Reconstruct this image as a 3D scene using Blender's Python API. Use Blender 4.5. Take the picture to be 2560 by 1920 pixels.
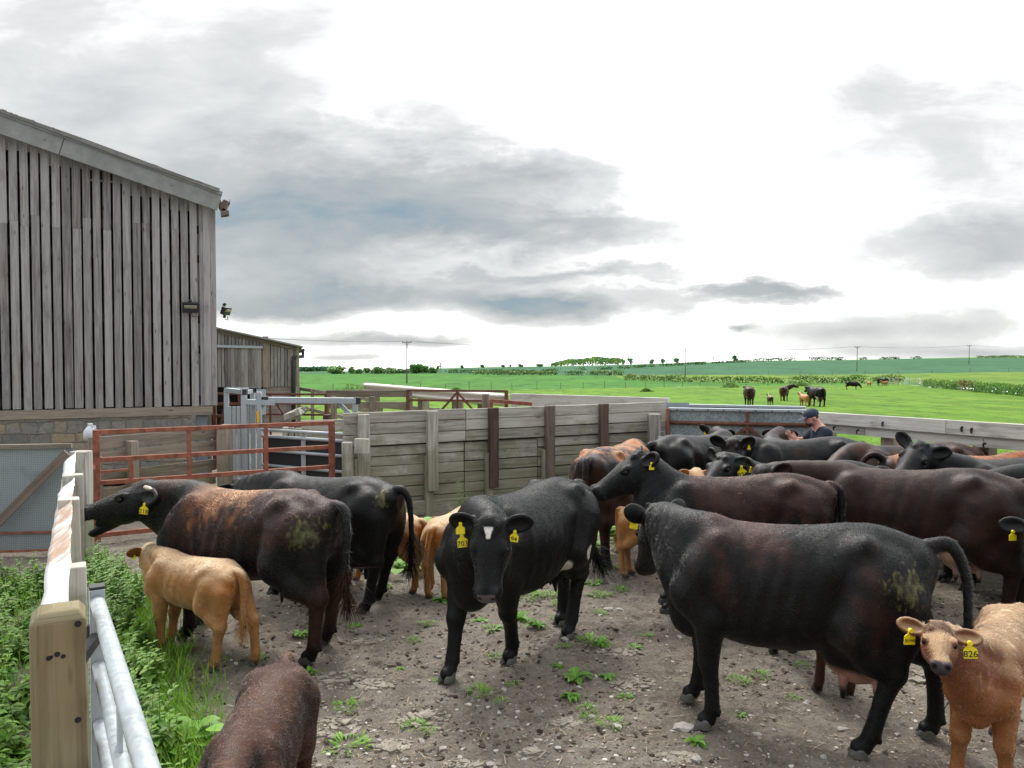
import bpy, bmesh, math, random
import numpy as np
import openvdb as vdb
from mathutils import Vector, Matrix

for _o in list(bpy.data.objects):
    bpy.data.objects.remove(_o)
S = bpy.context.scene
C = S.collection
R = math.radians

# ------------------------------------------------------------------ camera
F = 1923.0                       # focal length in pixels of the 2560 px wide photograph
CAMH = 2.35
PITCH = math.atan(55.0 / F)
cd = bpy.data.cameras.new('camera')
cd.sensor_width = 36.0
cd.lens = 36.0 * F / 2560.0
cd.clip_start = 0.05
cd.clip_end = 9000
cam = bpy.data.objects.new('camera', cd)
C.objects.link(cam)
cam.location = (0, 0, CAMH)
cam.rotation_euler = (math.pi / 2 - PITCH, 0, 0)
S.camera = cam
S.view_settings.view_transform = 'Standard'
S.view_settings.look = 'None'
S.view_settings.exposure = 0.55
S.view_settings.gamma = 1.0
S.cycles.max_bounces = 6
S.cycles.diffuse_bounces = 3
S.cycles.glossy_bounces = 2
S.cycles.transmission_bounces = 3
S.cycles.transparent_max_bounces = 4
S.cycles.volume_bounces = 0
S.cycles.caustics_reflective = False
S.cycles.caustics_refractive = False
S.cycles.use_denoising = True


def ray(px, py):
    fw = Vector((0, math.cos(PITCH), -math.sin(PITCH)))
    up = Vector((0, math.sin(PITCH), math.cos(PITCH)))
    return fw + up * ((960.0 - py) / F) + Vector((1, 0, 0)) * ((px - 1280.0) / F)


def W(px, py, Y):
    d = ray(px, py)
    return Vector((0, 0, CAMH)) + d * (Y / d.y)


def G(px, py, z=0.0):
    d = ray(px, py)
    return Vector((0, 0, CAMH)) + d * ((z - CAMH) / d.z)


def uv_of(px, py):
    d = ray(px, py)
    return d.x / d.y, d.z / d.y


# ------------------------------------------------------------------ node helper
class NT:
    def __init__(self, tree):
        self.t = tree
        self.n = tree.nodes
        self.n.clear()

    def new(self, typ, **kw):
        nd = self.n.new(typ)
        for k, v in kw.items():
            if k == 'ins':
                for a, b in v.items():
                    self.put(nd.inputs[a], b)
            else:
                setattr(nd, k, v)
        return nd

    def put(self, sock, v):
        if isinstance(v, bpy.types.NodeSocket):
            self.t.links.new(v, sock)
        elif isinstance(v, bpy.types.Node):
            self.t.links.new(v.outputs[0], sock)
        else:
            if sock.type == 'RGBA' and len(v) == 3:
                v = (*v, 1)
            sock.default_value = v

    def math(self, op, a, b=None, c=None, clamp=False):
        nd = self.n.new('ShaderNodeMath')
        nd.operation = op
        nd.use_clamp = clamp
        self.put(nd.inputs[0], a)
        if b is not None:
            self.put(nd.inputs[1], b)
        if c is not None:
            self.put(nd.inputs[2], c)
        return nd.outputs[0]

    def mix(self, f, a, b, blend='MIX'):
        nd = self.n.new('ShaderNodeMix')
        nd.data_type = 'RGBA'
        nd.blend_type = blend
        self.put(nd.inputs[0], f)
        self.put(nd.inputs[6], a)
        self.put(nd.inputs[7], b)
        return nd.outputs[2]

    def ramp(self, f, stops, interp='LINEAR'):
        nd = self.n.new('ShaderNodeValToRGB')
        el = nd.color_ramp.elements
        nd.color_ramp.interpolation = interp
        while len(el) < len(stops):
            el.new(0.5)
        for e, (p, c) in zip(el, stops):
            e.position = p
            e.color = (c, c, c, 1) if not hasattr(c, '__len__') else (*c, 1)
        self.put(nd.inputs[0], f)
        return nd.outputs[0]

    def sstep(self, f, a, b):
        nd = self.n.new('ShaderNodeMapRange')
        nd.interpolation_type = 'SMOOTHSTEP'
        self.put(nd.inputs[0], f)
        nd.inputs[1].default_value = a
        nd.inputs[2].default_value = b
        return nd.outputs[0]

    def noise(self, vec, scale, detail=4, rough=0.55, dist=0.0):
        nd = self.n.new('ShaderNodeTexNoise')
        self.put(nd.inputs['Vector'], vec)
        nd.inputs['Scale'].default_value = scale
        nd.inputs['Detail'].default_value = detail
        nd.inputs['Roughness'].default_value = rough
        nd.inputs['Distortion'].default_value = dist
        return nd.outputs[0]

    def voro(self, vec, scale, feature='F1', rnd=1.0):
        nd = self.n.new('ShaderNodeTexVoronoi')
        nd.feature = feature
        self.put(nd.inputs['Vector'], vec)
        nd.inputs['Scale'].default_value = scale
        nd.inputs['Randomness'].default_value = rnd
        return nd

    def map(self, vec, scale=(1, 1, 1), loc=(0, 0, 0), rot=(0, 0, 0)):
        nd = self.n.new('ShaderNodeMapping')
        self.put(nd.inputs[0], vec)
        nd.inputs[1].default_value = loc
        nd.inputs[2].default_value = rot
        nd.inputs[3].default_value = scale
        return nd.outputs[0]

    def bump(self, h, strength=0.3, dist=0.02):
        nd = self.n.new('ShaderNodeBump')
        nd.inputs['Strength'].default_value = strength
        nd.inputs['Distance'].default_value = dist
        self.put(nd.inputs['Height'], h)
        return nd.outputs[0]

    def attr(self, name, out=0):
        nd = self.n.new('ShaderNodeAttribute')
        nd.attribute_name = name
        return nd.outputs[out]

    def geo_pos(self):
        return self.n.new('ShaderNodeNewGeometry').outputs['Position']

    def uv(self):
        return self.n.new('ShaderNodeTexCoord').outputs['UV']

    def obj(self):
        return self.n.new('ShaderNodeTexCoord').outputs['Object']

    def sep(self, vec):
        nd = self.n.new('ShaderNodeSeparateXYZ')
        self.put(nd.inputs[0], vec)
        return nd.outputs

    def comb(self, x, y, z=0.0):
        nd = self.n.new('ShaderNodeCombineXYZ')
        for i, v in enumerate((x, y, z)):
            self.put(nd.inputs[i], v)
        return nd.outputs[0]


def material(name, fn):
    m = bpy.data.materials.new(name)
    m.use_nodes = True
    t = NT(m.node_tree)
    out = t.new('ShaderNodeOutputMaterial')
    b = t.new('ShaderNodeBsdfPrincipled')
    t.t.links.new(b.outputs[0], out.inputs[0])
    kw = fn(t, b) or {}
    for k, v in kw.items():
        t.put(b.inputs[k], v)
    return m


# ------------------------------------------------------------------ world and sun
SUN_EL, SUN_AZ = R(52), R(-12)          # azimuth from +Y towards +X
wd = bpy.data.worlds.new('World')
S.world = wd
wd.use_nodes = True
t = NT(wd.node_tree)
gen = t.new('ShaderNodeTexCoord').outputs['Generated']
sx, sy, sz = t.sep(gen)
yy = t.math('MAXIMUM', t.math('ABSOLUTE', sy), 0.12)
u = t.math('DIVIDE', sx, yy)
v = t.math('DIVIDE', sz, yy)
pv = t.comb(t.math('MULTIPLY', u, 2.1), t.math('MULTIPLY', v, 5.2), 0.3)
n1 = t.noise(pv, 1.7, 7, 0.56, 0.25)
n2 = t.noise(t.map(pv, (1, 1, 1), (7.1, 3.3, 1)), 3.6, 6, 0.6, 0.2)
wu = t.math('ADD', u, t.math('MULTIPLY', t.math('SUBTRACT', n1, 0.5), 0.38))
low = t.math('MINIMUM', t.math('MULTIPLY_ADD', v, 4.2, 0.06), 1.0, clamp=True)
wv = t.math('ADD', v, t.math('MULTIPLY', t.math('MULTIPLY', t.math('SUBTRACT', n2, 0.5), 0.17), low))
# (px, py, rx, ry, amount) of the cloud banks
CLOUDS = [(830, 520, 400, 140, 0.62), (1130, 480, 300, 90, 0.45), (640, 650, 260, 100, 0.50),
          (1000, 735, 400, 34, 0.62), (1440, 770, 220, 32, 0.80), (1480, 590, 210, 60, 0.46),
          (670, 768, 170, 30, 0.85), (1890, 732, 140, 17, 0.85), (2420, 620, 330, 85, 0.50),
          (2300, 820, 330, 40, 0.44), (900, 855, 230, 12, 0.70), (250, 260, 760, 330, 0.40),
          (2400, 300, 330, 200, 0.33), (780, 893, 110, 8, 0.5), (2500, 880, 330, 18, 0.42), (1840, 812, 40, 8, 0.6),
          (1340, 560, 220, 40, 0.30), (1500, 690, 280, 14, 0.40)]
tot = None
for (cx, cy, rx, ry, a) in CLOUDS:
    cu, cv = uv_of(cx, cy)
    du = t.math('DIVIDE', t.math('SUBTRACT', wu, cu), rx / F)
    dv = t.math('DIVIDE', t.math('SUBTRACT', wv, cv), ry / F)
    r2 = t.math('ADD', t.math('MULTIPLY', du, du), t.math('MULTIPLY', dv, dv))
    g = t.math('MULTIPLY', t.math('POWER', 2.718, t.math('MULTIPLY', r2, -0.8)), a)
    tot = g if tot is None else t.math('ADD', tot, g)
tot = t.math('MINIMUM', tot, 0.82)
grain = t.math('MULTIPLY', t.math('SUBTRACT', t.noise(pv, 2.6, 6, 0.58, 0.3), 0.5), 0.95)
mk = t.math('ADD', tot, t.math('MULTIPLY', grain, t.math('MULTIPLY_ADD', tot, 0.9, 0.33)))
cloud = t.ramp(mk, [(0.0, (1.65, 1.68, 1.70)), (0.13, (0.90, 0.91, 0.91)), (0.30, (0.585, 0.595, 0.59)),
                    (0.54, (0.42, 0.435, 0.44)), (0.82, (0.31, 0.34, 0.355)), (1.0, (0.20, 0.27, 0.32))], 'LINEAR')
# unseen overcast behind the camera, dimmed to add contrast on the cattle
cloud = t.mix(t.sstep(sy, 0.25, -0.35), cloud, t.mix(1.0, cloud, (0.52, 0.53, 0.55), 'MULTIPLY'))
sky = t.new('ShaderNodeTexSky')
sky.sky_type = 'NISHITA'
sky.sun_disc = False
sky.sun_elevation = SUN_EL
sky.sun_rotation = SUN_AZ
sky.air_density = 1.0
bg1 = t.new('ShaderNodeBackground', ins={'Color': sky.outputs[0], 'Strength': 0.05})
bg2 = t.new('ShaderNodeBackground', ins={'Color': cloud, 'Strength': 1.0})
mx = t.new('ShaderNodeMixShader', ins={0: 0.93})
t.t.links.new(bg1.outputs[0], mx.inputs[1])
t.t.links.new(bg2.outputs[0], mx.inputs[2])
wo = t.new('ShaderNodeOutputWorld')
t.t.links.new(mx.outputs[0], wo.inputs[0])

sl = bpy.data.lights.new('sun', 'SUN')
sl.energy = 2.3
sl.angle = R(16)
sl.color = (1.0, 0.965, 0.91)
sun = bpy.data.objects.new('sun', sl)
C.objects.link(sun)
sd = Vector((math.sin(SUN_AZ) * math.cos(SUN_EL), math.cos(SUN_AZ) * math.cos(SUN_EL), math.sin(SUN_EL)))
sun.rotation_euler = sd.to_track_quat('Z', 'Y').to_euler()


# ------------------------------------------------------------------ numpy noise
def _hash(ix, iy, iz, seed):
    h = (ix.astype(np.int64) * 374761393 + iy.astype(np.int64) * 668265263 + iz.astype(np.int64) * 2147483647 + seed * 974634777)
    h = (h ^ (h >> 13)) * 1274126177
    h = h ^ (h >> 16)
    return (h & 0xFFFFFF).astype(np.float64) / 0x7FFFFF - 1.0


def vnoise(P, seed=0):
    i = np.floor(P)
    f = P - i
    f = f * f * (3 - 2 * f)
    i = i.astype(np.int64)
    r = 0
    for a in (0, 1):
        wa = f[:, 0] if a else 1 - f[:, 0]
        for b in (0, 1):
            wb = f[:, 1] if b else 1 - f[:, 1]
            for c in (0, 1):
                wc = f[:, 2] if c else 1 - f[:, 2]
                r = r + wa * wb * wc * _hash(i[:, 0] + a, i[:, 1] + b, i[:, 2] + c, seed)
    return r


def fbm(P, scale=1.0, octv=4, seed=0, gain=0.5):
    P = np.asarray(P, float) * scale
    r, a, s = 0, 1.0, 0
    for k in range(octv):
        r = r + a * vnoise(P + 17.3 * k, seed + k)
        s += a
        a *= gain
        P = P * 2.03
    return r / s


# ------------------------------------------------------------------ mesh helpers
def mesh_np(name, verts, faces, mat=None, parent=None, smooth=True, col=None, mats=None, uv=None):
    verts = np.ascontiguousarray(verts, dtype=np.float32)
    faces = np.ascontiguousarray(faces, dtype=np.int32)
    k = faces.shape[1]
    me = bpy.data.meshes.new(name)
    me.vertices.add(len(verts))
    me.vertices.foreach_set('co', verts.ravel())
    me.loops.add(faces.size)
    me.loops.foreach_set('vertex_index', faces.ravel())
    me.polygons.add(len(faces))
    me.polygons.foreach_set('loop_start', np.arange(0, faces.size, k, dtype=np.int32))
    me.polygons.foreach_set('loop_total', np.full(len(faces), k, dtype=np.int32))
    me.polygons.foreach_set('use_smooth', np.full(len(faces), bool(smooth)))
    if col is not None:
        ca = me.color_attributes.new('Col', 'FLOAT_COLOR', 'POINT')
        c4 = np.ones((len(verts), 4), np.float32)
        c4[:, :3] = col
        ca.data.foreach_set('color', c4.ravel())
    if uv is not None:
        l = me.uv_layers.new(name='UVMap')
        l.data.foreach_set('uv', np.ascontiguousarray(uv, dtype=np.float32).ravel())
    me.update(calc_edges=True)
    o = bpy.data.objects.new(name, me)
    C.objects.link(o)
    if mat:
        me.materials.append(mat)
    if parent:
        o.parent = parent
    return o


def tag(o, label=None, cat=None, group=None, kind=None):
    if label:
        o['label'] = label
    if cat:
        o['category'] = cat
    if group:
        o['group'] = group
    if kind:
        o['kind'] = kind
    return o


def thing(name, label, cat, loc=(0, 0, 0), rz=0.0, group=None):
    o = bpy.data.objects.new(name, None)
    o.empty_display_size = 0.1
    C.objects.link(o)
    o.location = loc
    o.rotation_euler = (0, 0, rz)
    return tag(o, label, cat, group)


RND = random.Random(5)


class MB:
    """collects boxes, bars, tubes into one mesh with length-wise UVs and a random value per piece"""

    def __init__(self, off=(0, 0, 0)):
        self.v, self.f, self.uv, self.r, self.sm = [], [], [], [], []
        self.off = Vector(off)

    def _face(self, idx, uvs, rnd, sm=False):
        self.f.append(idx)
        self.uv.append(uvs)
        self.r.append(rnd)
        self.sm.append(sm)

    def beam(self, p0, p1, w, h, up=(0, 0, 1), seg=1, jit=0.0, rnd=None, taper=1.0):
        p0, p1, up = Vector(p0), Vector(p1), Vector(up)
        d = p1 - p0
        L = d.length
        d.normalize()
        side = d.cross(up)
        if side.length < 1e-5:
            side = d.cross(Vector((1, 0, 0)))
        side.normalize()
        up = side.cross(d).normalized()
        rnd = RND.random() if rnd is None else rnd
        u0, v0 = RND.random() * 40, RND.random() * 40
        base = len(self.v)
        for i in range(seg + 1):
            c = p0 + d * (L * i / seg)
            k = 1 + (taper - 1) * i / seg
            for (a, b) in ((-1, -1), (1, -1), (1, 1), (-1, 1)):
                q = c + side * (a * w / 2 * k) + up * (b * h / 2 * k)
                if jit:
                    q = q + Vector((RND.uniform(-jit, jit), RND.uniform(-jit, jit), RND.uniform(-jit, jit)))
                self.v.append(q - self.off)
        per = [0, w, w + h, 2 * w + h, 2 * w + 2 * h]
        for i in range(seg):
            a = base + 4 * i
            ua, ub = u0 + L * i / seg, u0 + L * (i + 1) / seg
            for k in range(4):
                k2 = (k + 1) % 4
                self._face((a + k, a + k2, a + 4 + k2, a + 4 + k),
                           ((ua, v0 + per[k]), (ua, v0 + per[k + 1]), (ub, v0 + per[k + 1]), (ub, v0 + per[k])), rnd)
        self._face((base + 3, base + 2, base + 1, base), ((u0, v0), (u0 + .01, v0 + w), (u0 + .02, v0 + w), (u0 + .01, v0)), rnd)
        e = base + 4 * seg
        self._face((e, e + 1, e + 2, e + 3), ((u0, v0), (u0 + .01, v0 + w), (u0 + .02, v0 + w), (u0 + .01, v0)), rnd)
        return self

    def box(self, c, size, rz=0.0, rnd=None):
        """c = centre of the bottom face"""
        c = Vector(c)
        d = Vector((math.cos(rz), math.sin(rz), 0))
        return self.beam(c - d * (size[0] / 2) + Vector((0, 0, size[2] / 2)), c + d * (size[0] / 2) + Vector((0, 0, size[2] / 2)), size[1], size[2], rnd=rnd)

    def tube(self, pts, r, n=10, cap=True, rnd=None):
        pts = [Vector(p) for p in pts]
        rnd = RND.random() if rnd is None else rnd
        rr = r if hasattr(r, '__len__') else [r] * len(pts)
        u0, v0 = RND.random() * 40, RND.random() * 40
        base = len(self.v)
        L = 0
        Ls = []
        prev = None
        for i, p in enumerate(pts):
            if i:
                L += (p - pts[i - 1]).length
            Ls.append(L)
            d = (pts[min(i + 1, len(pts) - 1)] - pts[max(i - 1, 0)]).normalized()
            if prev is None:
                a = d.orthogonal().normalized()
            else:
                a = (prev - d * prev.dot(d)).normalized()
            prev = a
            b = d.cross(a)
            for k in range(n):
                t_ = 2 * math.pi * k / n
                self.v.append(p + (a * math.cos(t_) + b * math.sin(t_)) * rr[i] - self.off)
        for i in range(len(pts) - 1):
            for k in range(n):
                k2 = (k + 1) % n
                a = base + i * n
                c0, c1 = 2 * math.pi * rr[i] * k / n, 2 * math.pi * rr[i] * (k + 1) / n
                self._face((a + k, a + k2, a + n + k2, a + n + k),
                           ((u0 + Ls[i], v0 + c0), (u0 + Ls[i], v0 + c1), (u0 + Ls[i + 1], v0 + c1), (u0 + Ls[i + 1], v0 + c0)), rnd, True)
        if cap:
            self._face(tuple(base + n - 1 - k for k in range(n)), tuple((u0 + .02 * math.cos(k), v0 + .02 * math.sin(k)) for k in range(n)), rnd)
            e = base + (len(pts) - 1) * n
            self._face(tuple(e + k for k in range(n)), tuple((u0 + .02 * math.cos(k), v0 + .02 * math.sin(k)) for k in range(n)), rnd)
        return self

    def strip(self, profile, p0, p1, side, up=(0, 0, 1), seg=8, th=0.004, jit=0.0):
        """sheet of given (side, up) profile swept from p0 to p1"""
        p0, p1, side, up = Vector(p0), Vector(p1), Vector(side).normalized(), Vector(up)
        rnd = RND.random()
        L = (p1 - p0).length
        base = len(self.v)
        m = len(profile)
        for sgn in (0, 1):
            for i in range(seg + 1):
                c = p0.lerp(p1, i / seg)
                j = RND.uniform(-jit, jit)
                for (a, b) in profile:
                    self.v.append(c + side * (a - sgn * th + j) + up * b - self.off)
        per = [0]
        for a, b in zip(profile, profile[1:]):
            per.append(per[-1] + math.hypot(b[0] - a[0], b[1] - a[1]))
        for sgn in (0, 1):
            o = base + sgn * (seg + 1) * m
            for i in range(seg):
                for k in range(m - 1):
                    q = (o + i * m + k, o + i * m + k + 1, o + (i + 1) * m + k + 1, o + (i + 1) * m + k)
                    uvq = ((L * i / seg, per[k]), (L * i / seg, per[k + 1]), (L * (i + 1) / seg, per[k + 1]), (L * (i + 1) / seg, per[k]))
                    if sgn:
                        q, uvq = q[::-1], uvq[::-1]
                    self._face(q, uvq, rnd, True)
        o2 = base + (seg + 1) * m
        for i in range(seg):
            for k in (0, m - 1):
                self._face((base + i * m + k, base + (i + 1) * m + k, o2 + (i + 1) * m + k, o2 + i * m + k), ((0, 0), (.1, 0), (.1, .01), (0, .01)), rnd)
        for i in (0, seg):
            for k in range(m - 1):
                self._face((base + i * m + k, base + i * m + k + 1, o2 + i * m + k + 1, o2 + i * m + k), ((0, 0), (.1, 0), (.1, .01), (0, .01)), rnd)
        return self

    def build(self, name, mat, parent=None, bevel=0.0):
        me = bpy.data.meshes.new(name)
        me.from_pydata([tuple(x) for x in self.v], [], self.f)
        l = me.uv_layers.new(name='UVMap')
        flat = [c for q in self.uv for p in q for c in p]
        l.data.foreach_set('uv', flat)
        a = me.attributes.new('rnd', 'FLOAT', 'FACE')
        a.data.foreach_set('value', self.r)
        me.polygons.foreach_set('use_smooth', self.sm)
        me.materials.append(mat)
        me.update()
        o = bpy.data.objects.new(name, me)
        C.objects.link(o)
        if parent is not None:
            o.parent = parent
            o.location = -parent.location if not self.off.length else (0, 0, 0)
            if not self.off.length and parent.rotation_euler.z:
                raise ValueError('rotated parent')
        if bevel:
            b = o.modifiers.new('bevel', 'BEVEL')
            b.width = bevel
            b.segments = 2
            b.limit_method = 'ANGLE'
            b.angle_limit = R(40)
        return o
# ------------------------------------------------------------------ materials
def wood_fn(dark, light, algae=0.0, alg_h=1.2, warm=0.0, grain=34, bump=0.5, red=0.0):
    def fn(t, b):
        uv = t.uv()
        rnd = t.attr('rnd', 2)
        g1 = t.noise(t.map(uv, (1.1, grain, 1)), 1.0, 6, 0.6, 0.8)
        g2 = t.noise(t.map(uv, (2.6, grain * 3.2, 1)), 1.0, 3, 0.6)
        blot = t.noise(t.map(uv, (1.6, 5, 1)), 1.0, 4, 0.6)
        kn = t.voro(t.map(uv, (1.9, 8.5, 1)), 1.0)
        knot = t.sstep(kn.outputs['Distance'], 0.13, 0.05)
        f = t.math('MULTIPLY_ADD', g2, 0.35, t.math('MULTIPLY', g1, 0.75))
        f = t.math('MULTIPLY_ADD', t.math('SUBTRACT', rnd, 0.5), 0.28, f)
        col = t.ramp(f, [(0.28, dark), (0.46, tuple(a * .55 + c * .45 for a, c in zip(dark, light))), (0.66, light), (0.9, tuple(min(1, c * 1.18) for c in light))])
        col = t.mix(t.sstep(blot, 0.52, 0.75), col, t.mix(0.55, col, (0.10, 0.085, 0.07)))
        col = t.mix(t.math('MULTIPLY', knot, 0.75), col, tuple(c * 0.4 for c in dark))
        crack = t.sstep(t.noise(t.map(uv, (0.7, grain * 1.7, 1)), 1.0, 2, 0.5), 0.70, 0.78)
        col = t.mix(t.math('MULTIPLY', crack, 0.8), col, (0.02, 0.017, 0.014))
        if algae:
            pos = t.geo_pos()
            z = t.sep(pos)[2]
            an = t.noise(pos, 3.2, 6, 0.65)
            low = t.sstep(z, alg_h, alg_h - 1.1)
            am = t.math('MULTIPLY', t.sstep(t.math('MULTIPLY_ADD', low, 0.32, an), 0.52, 0.74), algae, clamp=True)
            col = t.mix(am, col, t.mix(an, (0.10, 0.11, 0.035), (0.17, 0.175, 0.07)))
        if warm:
            col = t.mix(t.math('MULTIPLY', t.sstep(t.noise(t.map(uv, (.9, 2.2, 1)), 1, 3), .42, .7), warm), col, (0.27, 0.155, 0.075))
        h = t.math('SUBTRACT', t.math('MULTIPLY_ADD', g2, 0.5, g1), crack)
        return {'Base Color': col, 'Roughness': 0.85, 'Specular IOR Level': 0.25, 'Normal': t.bump(h, bump, 0.006)}
    return fn


M = {}
M['board'] = material('weathered barn board', wood_fn((0.10, 0.093, 0.089), (0.345, 0.33, 0.318), grain=26, warm=0.08))
M['board_far'] = material('weathered far barn board', wood_fn((0.10, 0.092, 0.086), (0.30, 0.283, 0.268), grain=20, warm=0.08))
M['timber'] = material('grey fence timber', wood_fn((0.16, 0.147, 0.127), (0.50, 0.472, 0.42), algae=0.5, alg_h=1.45, grain=22, warm=0.1))
M['rail'] = material('pale rail timber', wood_fn((0.19, 0.18, 0.16), (0.55, 0.53, 0.485), algae=0.22, alg_h=1.3, grain=20))
M['sleeper'] = material('dark brown sleeper timber', wood_fn((0.035, 0.022, 0.018), (0.13, 0.085, 0.068), grain=20))
M['sleeper2'] = material('brown grey sleeper timber', wood_fn((0.06, 0.045, 0.038), (0.20, 0.155, 0.13), grain=20))
M['post'] = material('sawn gate post timber', wood_fn((0.060, 0.046, 0.028), (0.31, 0.25, 0.16), algae=0.30, alg_h=2.0, warm=0.35, grain=19, bump=1.0))
M['oldrail'] = material('old brown pen timber', wood_fn((0.10, 0.08, 0.065), (0.30, 0.25, 0.20), algae=0.4, alg_h=1.0, grain=16))


def galv_fn(base, dirt=0.2):
    def fn(t, b):
        p = t.obj()
        v = t.voro(p, 55.0)
        n = t.noise(p, 3.0, 5, 0.65)
        cell = t.sep(v.outputs['Color'])[0]
        col = t.mix(cell, tuple(c * 0.93 for c in base), tuple(min(1, c * 1.04) for c in base))
        col = t.mix(t.math('MULTIPLY', t.sstep(n, 0.5, 0.72), dirt), col, (0.20, 0.19, 0.16))
        ro = t.math('MULTIPLY_ADD', cell, 0.14, 0.42)
        return {'Base Color': col, 'Metallic': 0.35, 'Roughness': ro}
    return fn


M['galv'] = material('galvanised steel', galv_fn((0.40, 0.445, 0.47)))
M['galv_dark'] = material('dull galvanised steel', galv_fn((0.33, 0.38, 0.41), 0.35))


def tread_fn(t, b):
    p = t.obj()
    x, y, z = t.sep(p)
    w1 = t.math('SINE', t.math('MULTIPLY', t.math('ADD', x, z), 150.0))
    w2 = t.math('SINE', t.math('MULTIPLY', t.math('SUBTRACT', x, z), 150.0))
    w = t.math('MULTIPLY', w1, w2)
    n = t.noise(p, 2.2, 6, 0.65)
    col = t.mix(t.sstep(w, -0.5, 0.7), (0.215, 0.245, 0.262), (0.36, 0.395, 0.415))
    col = t.mix(t.math('MULTIPLY', t.sstep(n, 0.5, 0.7), 0.6), col, (0.17, 0.18, 0.17))
    sp = t.sstep(t.noise(p, 28, 3, 0.6), 0.68, 0.74)
    col = t.mix(t.math('MULTIPLY', sp, 0.7), col, (0.05, 0.045, 0.04))
    return {'Base Color': col, 'Metallic': 0.3, 'Roughness': 0.5, 'Normal': t.bump(w, 0.35, 0.003)}


M['tread'] = material('galvanised tread plate', tread_fn)


def spangle_fn(t, b):
    p = t.obj()
    v = t.voro(t.map(p, (1, 1, 1)), 38.0)
    n = t.noise(p, 2.5, 6, 0.65)
    cell = t.sep(v.outputs['Color'])[1]
    col = t.mix(cell, (0.20, 0.24, 0.25), (0.40, 0.45, 0.46))
    col = t.mix(t.math('MULTIPLY', t.sstep(n, 0.48, 0.7), 0.5), col, (0.15, 0.155, 0.14))
    ru = t.sstep(t.noise(t.map(p, (9, 9, 1.3)), 1, 4, .6), 0.64, 0.76)
    col = t.mix(t.math('MULTIPLY', ru, 0.45), col, (0.2, 0.12, 0.06))
    return {'Base Color': col, 'Metallic': 0.3, 'Roughness': t.math('MULTIPLY_ADD', cell, .2, .4)}


M['spangle'] = material('spangled gate sheet', spangle_fn)


def rust_fn(t, b):
    p = t.obj()
    n = t.noise(p, 9, 6, 0.7)
    m_ = t.noise(p, 45, 4, 0.6)
    col = t.ramp(n, [(0.3, (0.11, 0.038, 0.025)), (0.5, (0.30, 0.092, 0.052)), (0.68, (0.42, 0.165, 0.095)), (0.85, (0.42, 0.235, 0.16))])
    return {'Base Color': t.mix(t.math('MULTIPLY', m_, 0.35), col, (0.09, 0.035, 0.022)), 'Roughness': 0.75, 'Normal': t.bump(m_, 0.3, 0.004)}


M['rust'] = material('rusty red steel', rust_fn)


def rust2_fn(t, b):
    kw = rust_fn(t, b)
    kw['Base Color'] = t.mix(0.55, kw['Base Color'], (0.055, 0.028, 0.022))
    return kw


M['rust_dark'] = material('dark rusty steel', rust2_fn)


def armco_fn(t, b):
    p = t.geo_pos()
    x, y, z = t.sep(p)
    st = t.noise(t.map(p, (6, 6, 0.9)), 1.0, 5, 0.65, 0.4)
    pat = t.noise(p, 0.9, 3, 0.55)
    big = t.noise(t.map(p, (1, 1, 1)), 5.5, 5, 0.65)
    col = t.mix(big, (0.56, 0.58, 0.59), (0.80, 0.80, 0.79))
    near = t.math('MULTIPLY', t.sstep(y, 3.3, 3.9), t.sstep(y, 6.4, 5.0))
    ru = t.math('MULTIPLY', t.sstep(t.math('MULTIPLY_ADD', near, 0.22, st), 0.60, 0.80), 0.85)
    col = t.mix(ru, col, t.mix(pat, (0.40, 0.20, 0.08), (0.52, 0.31, 0.16)))
    return {'Base Color': col, 'Metallic': 0.1, 'Roughness': 0.5}


M['armco'] = material('weathered crash barrier steel', armco_fn)


def armco2_fn(t, b):
    p = t.obj()
    n = t.noise(t.map(p, (2, 2, 6)), 1.0, 5, 0.6)
    return {'Base Color': t.mix(n, (0.60, 0.52, 0.45), (0.82, 0.79, 0.74)), 'Roughness': 0.55}


M['armco_pen'] = material('cream crash barrier steel', armco2_fn)


def flat_fn(c, rough=0.7, metal=0.0, var=0.25, sc=8.0):
    def fn(t, b):
        n = t.noise(t.obj(), sc, 5, 0.62)
        return {'Base Color': t.mix(n, tuple(x * (1 - var) for x in c), tuple(min(1, x * (1 + var)) for x in c)), 'Roughness': rough, 'Metallic': metal}
    return fn


M['black'] = material('black rubber', flat_fn((0.010, 0.011, 0.013), 0.6))
M['dark'] = material('dark barn inside', flat_fn((0.018, 0.017, 0.016), 0.95))  # near-black, shade of the barn interior put into the colour
M['blackmetal'] = material('black painted metal', flat_fn((0.02, 0.021, 0.022), 0.5))
M['lens'] = material('floodlight glass', flat_fn((0.45, 0.40, 0.28), 0.2, 0, 0.1))
M['white_plastic'] = material('white plastic', flat_fn((0.62, 0.64, 0.68), 0.45, 0, 0.08))
M['concrete'] = material('fibre cement sheet', flat_fn((0.235, 0.238, 0.228), 0.9, 0, 0.4, 6))
M['roof'] = material('lichen roof sheet', flat_fn((0.17, 0.165, 0.15), 0.95, 0, 0.5, 14))
M['steelpost'] = material('grey steel column', flat_fn((0.16, 0.18, 0.20), 0.6, 0.2, 0.2))
M['yellow'] = material('yellow tag plastic', flat_fn((0.83, 0.66, 0.01), 0.45, 0, 0.05))
M['ink'] = material('black ink', flat_fn((0.012, 0.012, 0.012), 0.5, 0, 0.0))
M['blue_tag'] = material('blue tag plastic', flat_fn((0.02, 0.03, 0.22), 0.45, 0, 0.05))
M['sticker'] = material('yellow sticker', flat_fn((0.75, 0.42, 0.03), 0.5, 0, 0.1))
M['horn'] = material('pale horn', flat_fn((0.55, 0.48, 0.36), 0.4, 0, 0.2, 20))
M['hoof'] = material('grey hoof', flat_fn((0.085, 0.080, 0.070), 0.5, 0, 0.4, 30))
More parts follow.
